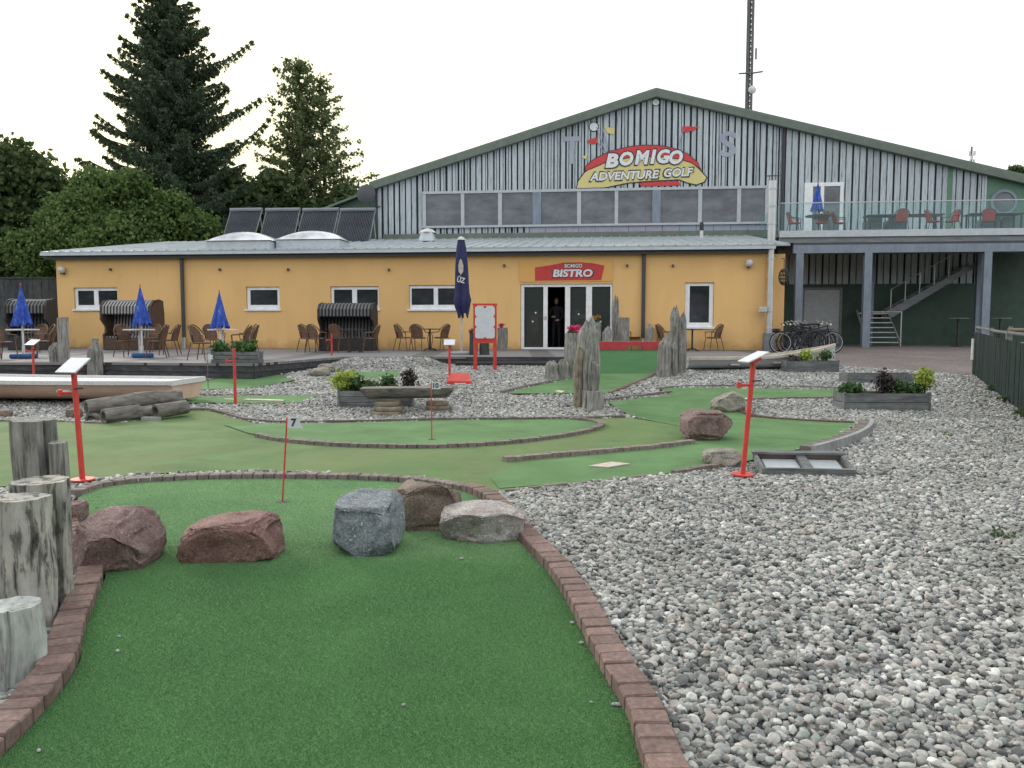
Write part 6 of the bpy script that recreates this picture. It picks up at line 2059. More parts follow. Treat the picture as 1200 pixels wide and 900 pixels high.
# ------------------------------------------------------------------ hooded beach chairs
def beach_chair(px, py, label, stripe, body, wpx, toppy, rz=0, z=DZ, Y=None):
    p = ONZ(px, py, z) if Y is None else AT(px, py, Y)
    k = p.y / FPX
    W = wpx * k; H = AT(px, toppy, p.y).z - z
    t = thing('beach_chair', label, 'beach chair', (p.x, p.y, z + .003), rz, 'hooded beach chairs on the terrace')
    hw = W / 2
    side = [(.02, .0), (.72, .0), (.74, .52), (.60, .60), (.62, .80), (.86, 1.02), (.84, H * .86), (.66, H * .97), (.30, H), (.06, H * .97), (.0, H * .72)]
    side = [(-a + .72, b) for a, b in side]                 # y towards the viewer is negative
    for s_ in (-1, 1):
        x = s_ * (hw - .03)
        vs = [(x - .03, y - .36, zz) for y, zz in side] + [(x + .03, y - .36, zz) for y, zz in side]
        n = len(side)
        m = MB(); m.add(vs, [tuple(range(n)), tuple(reversed(range(n, 2 * n)))] + [(i, i + n, (i + 1) % n + n, (i + 1) % n) for i in range(n)])
        m.build('side_panel', body, t)
    # y coordinates: front -0.38, rear +0.36
    MB().box(-hw + .065, hw - .065, -.37, -.30, .02, .42).build('front_panel', body, t)
    MB().box(-hw + .065, hw - .065, -.29, .25, .36, .46).build('seat', stripe, t)
    m = MB(); m.add([(-hw + .065, .12, .46), (hw - .065, .12, .46), (hw - .065, .30, H * .9), (-hw + .065, .30, H * .9), (-hw + .065, .18, .46), (hw - .065, .18, .46), (hw - .065, .335, H * .9), (-hw + .065, .335, H * .9)],
                    [(0, 1, 2, 3), (4, 7, 6, 5), (0, 4, 5, 1), (2, 6, 7, 3), (1, 5, 6, 2), (0, 3, 7, 4)])
    m.build('backrest', stripe, t)
    vs = []; pr = [(.30, H * .955), (.05, H * .99), (-.26, H * .95), (-.44, H * .86), (-.46, H * .72)]
    for x in (-hw + .0, hw - .0):
        vs += [(x, y, zz) for y, zz in pr]
    vs += [(x, y + .03, zz - .03) for (x, y, zz) in vs]
    n = len(pr); fs = []
    for i in range(n - 1):
        fs += [(i, i + 1, n + i + 1, n + i), (2 * n + i, 3 * n + i, 3 * n + i + 1, 2 * n + i + 1), (i, 2 * n + i, 2 * n + i + 1, i + 1), (n + i, n + i + 1, 3 * n + i + 1, 3 * n + i)]
    fs += [(0, n, 3 * n, 2 * n), (n - 1, 3 * n - 1, 4 * n - 1, 2 * n - 1)]
    MB().add(vs, fs).build('hood', stripe, t)
    for s_ in (-1, 1):
        MB().box(s_ * (hw - .14) - .05, s_ * (hw - .14) + .05, -.42, .1, .62, .655).build('armrest', body, t)
    return t
beach_chair(40, 410, 'dark beach chair with dim stripes in front of the board fence, leftmost', 'stripe_dark', 'wicker_dark', 46, 350, R(4))
beach_chair(158, 410, 'brown hooded beach chair with pale striped awning under the double window', 'stripe_pale', 'wicker_brown', 62, 351, R(-6))
beach_chair(409, 411, 'black hooded beach chair with dark stripes beneath the middle window', 'stripe_dark', 'wicker_dark', 64, 354.5, R(-2))

# ------------------------------------------------------------------ planters with plants
def planter(label, px0, px1, pytop, pybot, depth, z=None, mat='board_x', rz=0, boards=3, group='wooden planter boxes'):
    a = GR(px0, pybot) if z is None else ONZ(px0, pybot, z)
    b = GR(px1, pybot) if z is None else ONZ(px1, pybot, z)
    zb_ = (g(a.y) if z is None else z)
    W = b.x - a.x
    H = AT((px0 + px1) / 2, pytop, a.y).z - zb_
    t = thing('planter_box', label, 'planter', (a.x, a.y, zb_), rz, group)
    bh = H / boards
    for k in range(boards):
        z0, z1 = k * bh + .003, (k + 1) * bh - .006
        o = .004 * (k % 2)
        MB().box(.03, W - .03, o, .035 + o, z0, z1).build('board', mat, t)
        MB().box(.03, W - .03, depth - .035 - o, depth - o, z0, z1).build('board', mat, t)
        MB().box(0 + o, .028, .0 + .04, depth - .04, z0, z1).build('end_board', mat, t)
        MB().box(W - .028, W - o, .04, depth - .04, z0, z1).build('end_board', mat, t)
    for (x, y) in ((-.005, -.012), (W - .03, -.012)):
        MB().box(x, x + .035, y, y + .05, 0, H + .015).build('corner_post', mat, t)
    MB().box(.035, W - .035, .045, depth - .045, .02, H - .05).build('soil', 'soil', t)
    return t, a, W, H, zb_
def plant(label, x, y, z, lobes, n, size, mat, seed, clr=.05, name='shrub', cat='plant', group=None, stem='bark'):
    t = thing(name, label, cat, (x, y, z), 0, group)
    MB().tube([(0, 0, 0), (0, 0, lobes[0][2])], .012, 5).build('stem', stem, t)
    leaf_cloud('foliage', lobes, n, size, mat, t, seed, clump=12, clr=clr, hollow=.2)
    return t
def plant_at(label, px, pymid, Y, z, rx, rz_, n, size, mat, seed, **k):
    c = AT(px, pymid, Y); kk = Y / FPX
    return plant(label, c.x, Y, z, [(0, 0, c.z - z, rx * kk, rx * kk, rz_ * kk)], n, size, mat, seed, **k)
_, a, W, H, zb_ = planter('long wooden planter behind the half log bench', 396, 483, 458, 478, .45)
Y = a.y + .22; zs_ = zb_ + H - .05
plant_at('yellow green feathery shrub at the left end of the planter behind the bench', 404, 446, Y, zs_, 10, 11, 520, .055, 'leaf_lime', 41)
plant_at('mid green shrub second from left in the planter behind the bench', 418, 451, Y, zs_, 9, 7, 360, .05, 'leaf_mid', 42)
plant_at('low green shrub in the middle of the planter behind the bench', 432, 453, Y, zs_, 8, 5, 260, .05, 'leaf_mid', 43)
plant_at('small dark green shrub right of centre in the planter behind the bench', 455, 449, Y, zs_, 8, 7, 360, .045, 'leaf_mid', 44)
plant_at('dark cone shaped shrub standing behind the bench', 479, 443, Y, zs_, 5, 10, 420, .04, 'leaf_bronze', 45)
_, a, W, H, zb_ = planter('large grey planter box on the gravel at the right, nearest the viewer', 989, 1090, 461, 482, .55, boards=2)
Y = a.y + .27; zs_ = zb_ + H - .05
plant_at('dark green shrub spilling over the left corner of the large planter', 997, 456, Y, zs_, 10, 6, 420, .05, 'leaf_mid', 46)
plant_at('dark conical shrub left of centre in the large planter', 1036, 448, Y, zs_, 7, 13, 560, .045, 'leaf_bronze', 47)
plant_at('low green shrub in the middle of the large planter', 1054, 454, Y, zs_, 8, 6, 300, .045, 'leaf_mid', 48)
plant_at('bright yellow green shrub in the right of the large planter', 1084, 444, Y, zs_, 7, 11, 420, .045, 'leaf_lime', 49)
plant_at('dark green low shrub before the bright one in the large planter', 1074, 455, Y, zs_, 8, 5, 300, .045, 'leaf_mid', 50)
planter('second grey planter box directly behind the large one', 993, 1078, 438, 450, .5, boards=1)
_, a, W, H, zb_ = planter('low grey planter box below the bow of the raised grey boat', 921, 983, 423, 437, .42, boards=2)
Y = a.y + .2; zs_ = zb_ + H - .05
plant_at('bright yellow green tuft in the planter by the boat bow', 944, 417, Y, zs_, 6, 7, 300, .05, 'leaf_lime', 51)
plant_at('dark tuft at the left of the planter by the boat bow', 930, 421, Y, zs_, 8, 3, 200, .045, 'leaf_bronze', 52)
plant_at('olive shrub at the right of the planter by the boat bow', 966, 417, Y, zs_, 8, 5, 320, .045, 'leaf_mid', 53)
_, a, W, H, zb_ = planter('grey planter box on the timber terrace before the third parasol', 248, 304, 412, 425.5, .35, z=DZ)
Y = a.y + .17; zs_ = zb_ + H - .05
plant_at('green leafy plant left in the terrace planter', 258, 408, Y, zs_, 10, 6, 360, .06, 'leaf_mid', 54)
plant_at('broad leaved green plant right in the terrace planter', 287, 406, Y, zs_, 12, 6, 420, .07, 'leaf_mid', 55)
def on_post(label, px, py, Y, rpx, mat, seed, n=160, size=.045):
    c = AT(px, py, Y)
    t = thing('flowers', label, 'flowers', (c.x, Y, c.z - rpx * Y / FPX * .7))
    leaf_cloud('blossom', [(0, 0, rpx * Y / FPX * .7, rpx * Y / FPX * 1.3, rpx * Y / FPX, rpx * Y / FPX * .8)], n, size, mat, t, seed, clump=8, clr=.03, hollow=.2)
    leaf_cloud('leaves', [(0, 0, .04, rpx * Y / FPX * 1.1, rpx * Y / FPX, .05)], n // 2, size, 'leaf_mid', t, seed + 1, clump=8, clr=.03, hollow=.2)
on_post('bright pink flowers on the straight post before the door', 672, 386.5, GR(671, 440).y + .15, 6, 'petal_pink', 60, 260)
on_post('orange yellow flowers on the low post at the right door pane', 698, 373, ONZ(700, 410, DZ).y + .1, 4, 'petal_orange', 61)
on_post('small dark red plant on the cut post left of the door', 588, 381.5, ONZ(589, 411, DZ).y + .1, 3, 'petal_pink', 62, 60)
on_post('tiny red flowers on the dark barrel post left of the framed board', 553, 388, ONZ(555, 416, DZ).y + .1, 2.5, 'petal_pink', 63, 60)

# ------------------------------------------------------------------ red score posts
def score_post(label, px, pyfoot, pytop, lean=0, boardw=.34, foot=True, board=True, tilt=30, Y=None, yaw=0, bracket=True):
    p = GR(px, pyfoot) if Y is None else AT(px, pyfoot, Y)
    t = thing('score_post', label, 'post', (p.x, p.y, g(p.y)), 0, 'red score posts')
    H = AT(px, pytop, p.y).z - g(p.y)
    MB().tube([(0, 0, 0), (lean, 0, H)], .026, 12).build('pole', 'red_paint', t, smooth=True)
    if foot:
        m = MB(); m.lathe([(.01, .03), (.11, .03), (.11, .044), (.01, .044)], 18); m.build('foot_plate', 'red_paint', t)
    if board:
        M = Matrix.Translation((lean, 0, H + .01)) @ Matrix.Rotation(yaw, 4, 'Z') @ Matrix.Rotation(R(tilt), 4, 'X')
        MB().box(-boardw / 2, boardw / 2, -.12, .12, .0, .012, M=M).build('writing_board', 'board_face', t)
        MB().box(-.05, .05, -.05, .05, -.05, -.001, M=M).build('holder', 'red_paint', t)
    if bracket:
        z = H * .78
        MB().tube([(lean * .78 - .13, -.03, z), (lean * .78, 0, z)], .016, 6).build('ball_holder', 'red_paint', t)
        MB().tube([(lean * .78 - .13, -.03, z - .03), (lean * .78 - .13, -.03, z + .03)], .022, 8).build('ring', 'red_paint', t)
        MB().tube([(lean * .78, -.02, z + .04), (lean * .78 + .09, -.03, z + .045)], .008, 5).build('pencil', 'dark_frame', t)
    return t
score_post('near red post with white board beside the stumps at the left', 97, 566, 430, lean=-.045, boardw=.225, tilt=32, yaw=R(-14))
score_post('leaning red post with white board left of the open wooden tray', 870, 560, 420, lean=.085, boardw=.22, tilt=24, yaw=R(-78))
score_post('bare topped red post on the gravel behind the peach boat', 276, 475, 408, board=False, foot=False)
score_post('small red post at the corner of the terrace, under the black beach chair', 389, 424.5, 391, board=False, foot=False, Y=None)
score_post('red post with a white board on a red base near the framed board', 527, 449, 402, boardw=.24, tilt=28, foot=False, bracket=False)
score_post('far left red post with white board behind the peach boat', 40, 445, 402, boardw=.24, tilt=28, yaw=R(-10))
p = GR(533, 451)
t = thing('red_crate', 'flat red box at the foot of the score post near the framed board', 'box', (p.x + .0, p.y - .05, g(p.y)))
MB().add([(-.17, 0, 0), (.36, 0, 0), (.36, .34, 0), (-.17, .34, 0), (-.17, 0, .08), (.36, 0, .08), (.28, .34, .24), (-.12, .34, .24)], [(0, 3, 2, 1), (0, 1, 5, 4), (1, 2, 6, 5), (2, 3, 7, 6), (3, 0, 4, 7), (4, 5, 6, 7)]).build('box', 'red_paint', t)
MB().box(0.0, .24, -.006, .0, .015, .045).build('label_strip', 'board_face', t)

# red framed notice board
pa_, pb2 = GR(557, 434), GR(580, 434)
t = thing('notice_board', 'red wooden frame on two legs holding a blank white scalloped panel', 'notice board', (pa_.x, pa_.y, g(pa_.y)))
k = pa_.y / FPX
W = pb2.x - pa_.x
ZT = AT(568, 358, pa_.y).z - g(pa_.y); ZM = AT(568, 398, pa_.y).z - g(pa_.y)
for x in (0, W): MB().box(x - .045, x + .045, -.03, .03, 0, ZT).build('leg', 'red_paint', t)
MB().box(-.06, W + .06, -.035, .035, ZT + .002, ZT + .05).build('top_rail', 'red_paint', t)
MB().box(.047, W - .047, -.028, .028, ZM - .09, ZM + .03).build('bottom_rail', 'red_paint', t)
m = MB(); pts = []
x0, x1, z0, z1 = -.02, W + .02, ZM + .0, ZT - .01
def scal(x0, x1, z0, z1):
    P_ = []
    c = .06
    for (cx, cz, a0) in ((x0 + c, z0 + c, 180), (x1 - c, z0 + c, 270), (x1 - c, z1 - c, 0), (x0 + c, z1 - c, 90)):
        for q in range(5): a = R(a0 + q * 22.5); P_.append((cx + c * math.cos(a), cz + c * math.sin(a)))
    return P_
m.prism(scal(x0 + .02, x1 - .02, z0 + .03, z1 - .01), -.05, -.037); m.build('white_panel', 'board_face', t)
for (x, z, w_, h_) in ((x0, z0 + (z1 - z0) * .35, .05, .05), (x0, z0 + (z1 - z0) * .66, .05, .05), (x1 - .05, z0 + (z1 - z0) * .35, .05, .05), (x1 - .05, z0 + (z1 - z0) * .66, .05, .05), (W / 2 - .03, z1 - .05, .06, .05), (W / 2 - .03, z0 + .01, .06, .05)):
    MB().box(x, x + w_, -.058, -.0505, z, z + h_).build('edge_notch', 'red_paint', t)

# flags
def flag(label, px, pyfoot, pytop, txt, pole='red_paint', fw=.13, lean=.02):
    p = GR(px, pyfoot, .02)
    t = thing('hole_flag', label, 'flag', (p.x, p.y, g(p.y) + .02), 0, 'putting hole flags')
    H = AT(px, pytop, p.y).z - g(p.y) - .02
    MB().tube([(0, 0, 0), (lean, 0, H)], .0075, 8).build('pole', pole, t)
    h = fw * .72
    m = MB(); pts = [(0, H - h), (fw, H - h), (fw * .82, H - h / 2), (fw, H), (0, H)]
    m.prism([(x + lean, z) for x, z in pts], -.003, .003); m.build('flag_cloth', 'board_face', t)
    if txt:
        me = text_mesh(txt, h * .95, 'ink', .003, 0, .001); put(me, 'numeral', t, (lean + fw * .42, -.0045, H - h / 2))
    m = MB(); m.lathe([(.02, .001), (.055, .001), (.055, .004), (.02, .004)], 20); m.build('cup_rim', 'ink', t)
    return t
flag('white flag with a black 7 on a thin red pole, nearest the viewer', 331, 588, 489, '7', lean=.055)
flag('white flag with a black 10 in front of the log bench', 506, 515, 448, '10', lean=-.0, fw=.125)
flag('small white flag on a faint thin pole before the terrace', 244, 456, 416, None, pole='rail_grey', lean=-.0, fw=.12)

# tee mats and lane marks
def mat_(label, L, h=.03, mat='cream_wood', name='tee_mat'):
    P_ = PX(L, h)
    c = P_[0]
    m = MB(); n = len(P_)
    m.add([(p.x - c.x, p.y - c.y, p.z - c.z) for p in P_] + [(p.x - c.x, p.y - c.y, p.z - c.z - .012) for p in P_], [tuple(range(n)), tuple(reversed(range(n, 2 * n)))] + [(i, i + n, (i + 1) % n + n, (i + 1) % n) for i in range(n)])
    return single(m, name, mat, label, 'mat', loc=tuple(c), group='flat tee mats on the lanes')
mat_('beige rectangular mat lying on the wide right hand lane', [(690, 545.5), (712, 547), (738, 543), (716, 541)])
mat_('pale narrow mat on the bridge lane left of the centre posts', [(650, 458), (658, 460), (662, 458), (654, 457)])
mat_('long pale narrow strip on the small green behind the boat', [(284, 468), (332, 469.5), (334, 468.3), (290, 467)])
mat_('beige strip on the little green by the deck', [(262, 467.6), (274, 468), (274, 467.2), (264, 467)])

# red bridge at the top of the ramp
ry0, rz0 = GR(735, 439).y, g(GR(735, 439).y)
pT = AT(735, 410, 21.9)
rp_l, rp_r = GR(698, 439), GR(772, 439)
tl, tr_ = AT(697, 410, 21.9), AT(775, 410, 21.9)
br = thing('red_bridge', 'red painted beam with a square notch on top of a green carpeted ramp', 'bridge', (rp_l.x, rp_l.y, g(rp_l.y)))
th = .05
vs = [(rp_l.x, rp_l.y, g(rp_l.y) + .012), (rp_r.x, rp_r.y, g(rp_r.y) + .012), (tr_.x, tr_.y, tr_.z), (tl.x, tl.y, tl.z)]
# gently curved ramp surface
m = MB(); rows = 8; V2 = []
for j in range(rows + 1):
    f = j / rows; s_ = f * f * (3 - 2 * f) * .5 + f * .5
    a = Vector(vs[0]).lerp(Vector(vs[3]), f); b = Vector(vs[1]).lerp(Vector(vs[2]), f)
    z = vs[0][2] + (vs[3][2] - vs[0][2]) * s_
    V2 += [(a.x, a.y, z), (b.x, b.y, z), (b.x, b.y, z - .9), (a.x, a.y, z - .9)]
F2 = []
for j in range(rows):
    for q in range(4): F2.append((j * 4 + q, j * 4 + (q + 1) % 4, (j + 1) * 4 + (q + 1) % 4, (j + 1) * 4 + q))
F2 += [(0, 3, 2, 1), tuple(rows * 4 + q for q in range(4))]
m.add(V2, F2).build('ramp', 'turf_ramp', br, world=True, smooth=True)
za_, zb4 = tl.z - .0, AT(735, 400.5, 21.9).z
na_, nb_ = AT(735, 405, 21.9).x, AT(752.5, 405, 21.9).x
zn = AT(744, 405.5, 21.9).z
m = MB(); m.prism([(tl.x - .02, za_), (na_, za_), (na_, zn), (nb_, zn), (nb_, za_), (tr_.x + .05, za_), (tr_.x + .05, zb4), (tl.x - .02, zb4)], tl.y - .06, tl.y + .10)
m.build('notched_beam', 'red_beam', br, world=True)
MB().box(tl.x, tr_.x + .04, tl.y + .101, tl.y + 1.2, zb4 - .10, zb4 - .02).build('deck_plate', 'red_beam', br, world=True)

# open wooden tray
pf0, pf1 = GR(886, 553), GR(990, 561)
W = .95; D = .45
ang = math.atan2(pf1.y - pf0.y, pf1.x - pf0.x)
ty = (pf0.y + pf1.y) / 2
t = thing('wooden_tray', 'shallow grey wooden tray with a divider and two pale panes lying on the gravel', 'tray', (pf0.x, ty, g(ty)), R(-5))
kk = ty / FPX
W = (990 - 884) * kk * 1.02
rise = AT(930, 527, ty + D).z - g(ty)
Mx = Matrix.Rotation(math.atan2(rise - .10, D), 4, 'X')
MB().box(0, W, 0, .03, 0, .075, M=Mx).build('front_board', 'board_x', t)
MB().box(0, W, D - .03, D, 0, .075, M=Mx).build('rear_board', 'board_brown', t)
MB().box(-.02, W + .02, D - .05, D + .02, .077, .10, M=Mx).build('top_rail', 'board_x', t)
for x in (0, W - .035): MB().box(x, x + .035, .032, D - .052, 0, .075, M=Mx).build('side_board', 'board_x', t)
MB().box(W * .47, W * .47 + .09, .032, D - .032, .012, .07, M=Mx).build('divider', 'board_x', t)
for (a, b) in ((.08, W * .46), (W * .47 + .10, W - .08)): MB().box(a, b, .10, D - .045, .012, .022, M=Mx).build('pane', 'frame_grey', t)
MB().box(.036, W - .036, .032, D - .032, .0, .010, M=Mx).build('bottom', 'board_brown', t)

# ------------------------------------------------------------------ fences
f0, f1 = fence_line
dv = (f1 - f0); dv.z = 0; Lf = dv.length; dv.normalize()
ext = 5.0
gf = thing('green_fence', 'dark green board fence along the right side of the gravel', 'fence', (f0.x, f0.y, g(f0.y)))
z_a = AT(1139, 389, f0.y).z; z_b = AT(1200, 404, f1.y).z
fr = random.Random(4)
nbd = int((Lf + ext) / .145)
def ftop(s): return z_a + (z_b - z_a) * min(1, s / Lf)
for i in range(nbd):
    s = i * .145; q = f0 + dv * s
    M = Matrix.Translation((q.x, q.y, 0)) @ Matrix.Rotation(math.atan2(dv.y, dv.x), 4, 'Z')
    MB().box(0, .139, fr.uniform(-.004, .004), .02, g(q.y) - .02, ftop(s) + fr.uniform(-.006, .006), M=M).build('board', 'fence_green', gf, world=True)
for i in range(7):
    s = .03 + i * 2.1
    if s > Lf + ext: break
    q = f0 + dv * s
    M = Matrix.Translation((q.x, q.y, 0)) @ Matrix.Rotation(math.atan2(dv.y, dv.x), 4, 'Z')
    MB().box(0, .08, .025, .11, g(q.y), ftop(s) + .16, M=M).build('post', 'rail_grey', gf, world=True)
pts = [f0 + dv * s for s in (0, Lf / 2, Lf + ext)]
MB().tube([(q.x + .08, q.y + .03, ftop(s) + .11) for q, s in zip(pts, (0, Lf / 2, Lf + ext))], .03, 8).build('top_rail', 'rail_grey', gf, world=True)
q = f0 + Vector((-.05, -.1, 0))
wt = single(MB().tube([(0, 0, .35), (0, 0, .85)], [.05, .045], 10), 'white_tube', 'dirty_white', 'short pale tube fixed to the near end of the green fence', 'tube', loc=(q.x, q.y, g(q.y)))
# split rail fence beyond
sr = thing('rail_fence', 'pale wooden rail fence showing above the green fence at the right edge', 'fence', (13.6, 21.0, .5))
for i in range(5):
    MB().tube([(i * 1.3 - .6, 0, -.1), (i * 1.3 - .6, 0, .95)], .05, 8).build('post', 'log_pale', sr)
for z in (.86, .5): MB().tube([(-.7, -.06, z), (5, -.06, z + .02)], .045, 8).build('rail', 'log_pale', sr)
# dark board fence at the left
bf = thing('board_fence', 'tall dark board fence left of the yellow building', 'fence', (-15.9, 29.9, .5))
x = -.04; i = 0
zt_ = AT(30, 327, 29.9).z - .5
while x > -9:
    MB().box(x - .235, x, fr.uniform(-.008, .008), .03, 0, zt_ + fr.uniform(-.01, .01)).build('board', 'board_z', bf)
    x -= .24
MB().box(-9.2, .0, -.03, .06, zt_ + .014, zt_ + .07).build('cap_rail', 'board_z', bf)

# ------------------------------------------------------------------ bicycles
def make_bike(rim='galvanised', frame='black_gloss', name='bicycle'):
    t = thing(name, 'bicycle', 'bicycle')
    r_ = .34
    def wheel(x):
        m = MB(); 
        pts = [(x + r_ * math.cos(a), 0, r_ + r_ * math.sin(a)) for a in [2 * PI * k / 28 for k in range(29)]]
        ty_ = MB().tube(pts, .021, 8, caps=False).build('wheel', 'rubber', t, smooth=True)
        pts = [(x + (r_ - .03) * math.cos(a), 0, r_ + (r_ - .03) * math.sin(a)) for a in [2 * PI * k / 28 for k in range(29)]]
        MB().tube(pts, .011, 6, caps=False).build('rim', 'frame_grey' if x > 0 else 'dark_metal', ty_)
        m = MB()
        for k in range(14):
            a = 2 * PI * k / 14; m.tube([(x, 0, r_), (x + (r_ - .03) * math.cos(a), 0, r_ + (r_ - .03) * math.sin(a))], .003, 4, caps=False)
        m.tube([(x, -.04, r_), (x, .04, r_)], .025, 8)
        m.build('spokes', 'dark_metal', ty_)['kind'] = 'stuff'
    wheel(-.53); wheel(.53)
    m = MB()
    for a, b, q in (((-.53, 0, .34), (-.1, 0, .29), .012), ((-.53, 0, .34), (-.2, 0, .80), .011), ((-.1, 0, .29), (-.22, 0, .86), .017), ((-.1, 0, .29), (.36, 0, .80), .019), ((-.18, 0, .76), (.34, 0, .86), .017), ((.34, 0, .92), (.38, 0, .72), .02), ((.38, 0, .72), (.53, 0, .34), .015)):
        m.tube([a, b], q, 8)
    m.build('frame', frame, t)
    MB().tube([(.33, -.28, .98), (.36, -.15, 1.02), (.34, 0, .98), (.36, .15, 1.02), (.33, .28, .98)], .014, 8).build('handlebar', 'galvanised', t)
    MB().tube([(.33, 0, .9), (.34, 0, .99)], .014, 6).build('stem', 'galvanised', t)
    m = MB(); m.add([(-.36, -.08, .93), (-.36, .08, .93), (-.10, .02, .94), (-.10, -.02, .94), (-.35, -.07, .885), (-.35, .07, .885), (-.12, .02, .90), (-.12, -.02, .90)], [(0, 1, 2, 3), (4, 7, 6, 5), (0, 4, 5, 1), (1, 5, 6, 2), (2, 6, 7, 3), (3, 7, 4, 0)]); m.build('saddle', 'rubber', t, bevel=.01)
    m = MB(); m.lathe([(.02, -.008), (.1, -.008), (.1, .008), (.02, .008)], 18, M=Matrix.Translation((-.1, -.05, .29)) @ Matrix.Rotation(PI / 2, 4, 'X')); m.tube([(-.1, -.06, .29), (-.02, -.08, .14)], .01, 6); m.tube([(-.1, .06, .29), (-.18, .08, .44)], .01, 6); m.build('crankset', 'dark_metal', t)
    m = MB(); 
    for k in range(7):
        a, b = R(20 + 20 * k), R(40 + 20 * k); m.tube([(-.53 + .385 * math.cos(a), 0, .34 + .385 * math.sin(a)), (-.53 + .385 * math.cos(b), 0, .34 + .385 * math.sin(b))], .018, 6)
    m.build('mudguard', 'dark_metal', t)
    m = MB()
    for y_ in (-.05, 0, .05): m.tube([(-.80, y_, .74), (-.36, y_, .74)], .008, 5)
    m.tube([(-.72, -.05, .74), (-.53, -.05, .34)], .007, 5); m.tube([(-.72, .05, .74), (-.53, .05, .34)], .007, 5); m.build('rack', 'dark_frame', t)
    m = MB().lathe([(.02, -.03), (.045, 0), (.045, .03), (.02, .05)], 10, M=Matrix.Translation((.44, 0, .90)) @ Matrix.Rotation(PI / 2, 4, 'Y')); m.build('lamp', 'galvanised', t)
    return t
bk = make_bike()
bl = [('dark bicycle with pale rimmed wheel at the right end of the row', 9.85, 25.9, 6, None), ('dark bicycle leaning nearest the steel chimney', 9.1, 25.6, 174, None), ('dark bicycle in the middle of the row under the balcony edge', 9.45, 26.2, 186, None),
      ('dark bicycle parked at the back of the row towards the grey door', 9.95, 27.1, 14, None), ('dark bicycle behind the one by the chimney', 9.3, 26.7, -12, None), ('dark bicycle between the middle one and the right end', 9.75, 26.5, 170, None), ('dark bicycle half hidden at the very back, by the column', 9.6, 27.6, 22, None)]
for i, (lab, x, y, a, _) in enumerate(bl):
    o = bk if i == 0 else copy_tree(bk)
    o.location = (x, y, g(y) + .012); o.rotation_euler = (R((-6, 5, -4, 6, -5, 4, 3)[i]), 0, R(a))
    tag(o, lab, 'bicycle', 'bicycles parked in a row')

# ------------------------------------------------------------------ balcony furniture, bar tables
RC = make_chair('chair_red', 'dark_frame', 'red_chair')
zB = FH.o.z + zfl - .02
def bal_chair(px, yo, face, label, src=RC, grp='red chairs on the balcony'):
    uu = FH.u(px, yo); q = FH.M @ Vector((uu, yo, 0))
    return chair(px, 0, face, label, z=zB + .0, src=src, group=grp, Y=q.y)
bal_chair(938, -3.2, 60, 'red chair at the left end of the balcony')
bal_chair(970, -3.2, -60, 'red chair right of the balcony parasol')
bal_chair(992, -3.0, 70, 'red chair between the parasol and the long balcony table')
bal_chair(1065, -3.3, 170, 'red chair with its back to the railing at the long balcony table')
bal_chair(1104, -3.1, 80, 'red chair facing right, left of the pair before the green strip')
bal_chair(1126, -3.1, -80, 'red chair facing left before the green strip')
bal_chair(1170, -3.0, 150, 'red chair at the far right balcony table below the round window')
bt_ = make_table('dark_frame', 'dark_frame', .5, .74)
q = FH.M @ Vector((FH.u(956, -2.9), -2.9, 0))
bt_.location = (q.x, q.y, zB); tag(bt_, 'round table under the balcony parasol', 'table')
ct = copy_tree(pz); q2 = FH.M @ Vector((FH.u(954, -2.9), -2.9, 0)); ct.location = (q2.x, q2.y, zB); ct.rotation_euler = (0, 0, .9)
ct.scale = (1, 1, (AT(954, 212, q2.y).z - zB) / 1.99)
tag(ct, 'closed blue parasol up on the balcony before the white door', 'parasol', PG_)
def long_table(pa, pb, label):
    u0, u1 = FH.u(pa, -2.6), FH.u(pb, -2.6)
    t = fr_thing('long_table', label, 'table', FH, u0, -2.6, zB - HZ, 'long tables on the balcony')
    W = u1 - u0
    MB().box(0, W, -.35, .35, .71, .75).build('tabletop', 'dark_frame', t)
    for x in (.1, W - .1):
        for y in (-.28, .28): MB().box(x - .025, x + .025, y - .025, y + .025, 0, .709).build('leg', 'dark_frame', t)
long_table(1010, 1098, 'long dark table in the middle of the balcony')
long_table(1128, 1190, 'long dark table at the right end of the balcony')
def rattan_seat(pa, pb, label):
    u0, u1 = FH.u(pa, -1.9), FH.u(pb, -1.9); W = u1 - u0
    t = fr_thing('box_armchair', label, 'armchair', FH, u0, -1.9, zB - HZ, 'grey box armchairs on the balcony')
    MB().box(0, W, -.3, -.22, .05, .86).build('backrest', 'beam_grey', t, bevel=.02)
    MB().box(.05, W - .05, -.215, .35, .05, .40).build('seat', 'beam_grey', t, bevel=.02)
    for x in (0, W - .08): MB().box(x, x + .08, -.215, .35, .05, .62).build('armrest', 'beam_grey', t, bevel=.01)
rattan_seat(1010, 1027, 'grey box armchair behind the left end of the long balcony table')
rattan_seat(1034, 1053, 'grey box armchair behind the middle of the long balcony table')
rattan_seat(1143, 1163, 'grey box armchair left of the round window')
rattan_seat(1165, 1186, 'grey box armchair below the round window')
def bar_table(px, py, off, label):
    uu = FH.u(px, off); q = FH.M @ Vector((uu, off, 0))
    z = g(q.y)
    t = thing('bar_table', label, 'table', (q.x, q.y, z + .01), 0, 'tall bar tables under the balcony')
    m = MB(); m.lathe([(.02, 1.07), (.36, 1.07), (.36, 1.10), (.02, 1.10)], 20); m.build('tabletop', 'beam_grey', t)
    MB().tube([(0, 0, .03), (0, 0, 1.069)], .04, 8).build('column', 'dark_frame', t)
    m = MB(); m.lathe([(.01, 0), (.24, 0), (.22, .025), (.01, .03)], 18); m.build('base', 'dark_frame', t)
bar_table(1123, 0, -2.6, 'tall bar table left of the right column under the balcony')
bar_table(1172, 0, -2.6, 'tall bar table right of the column, half hidden by the green fence')

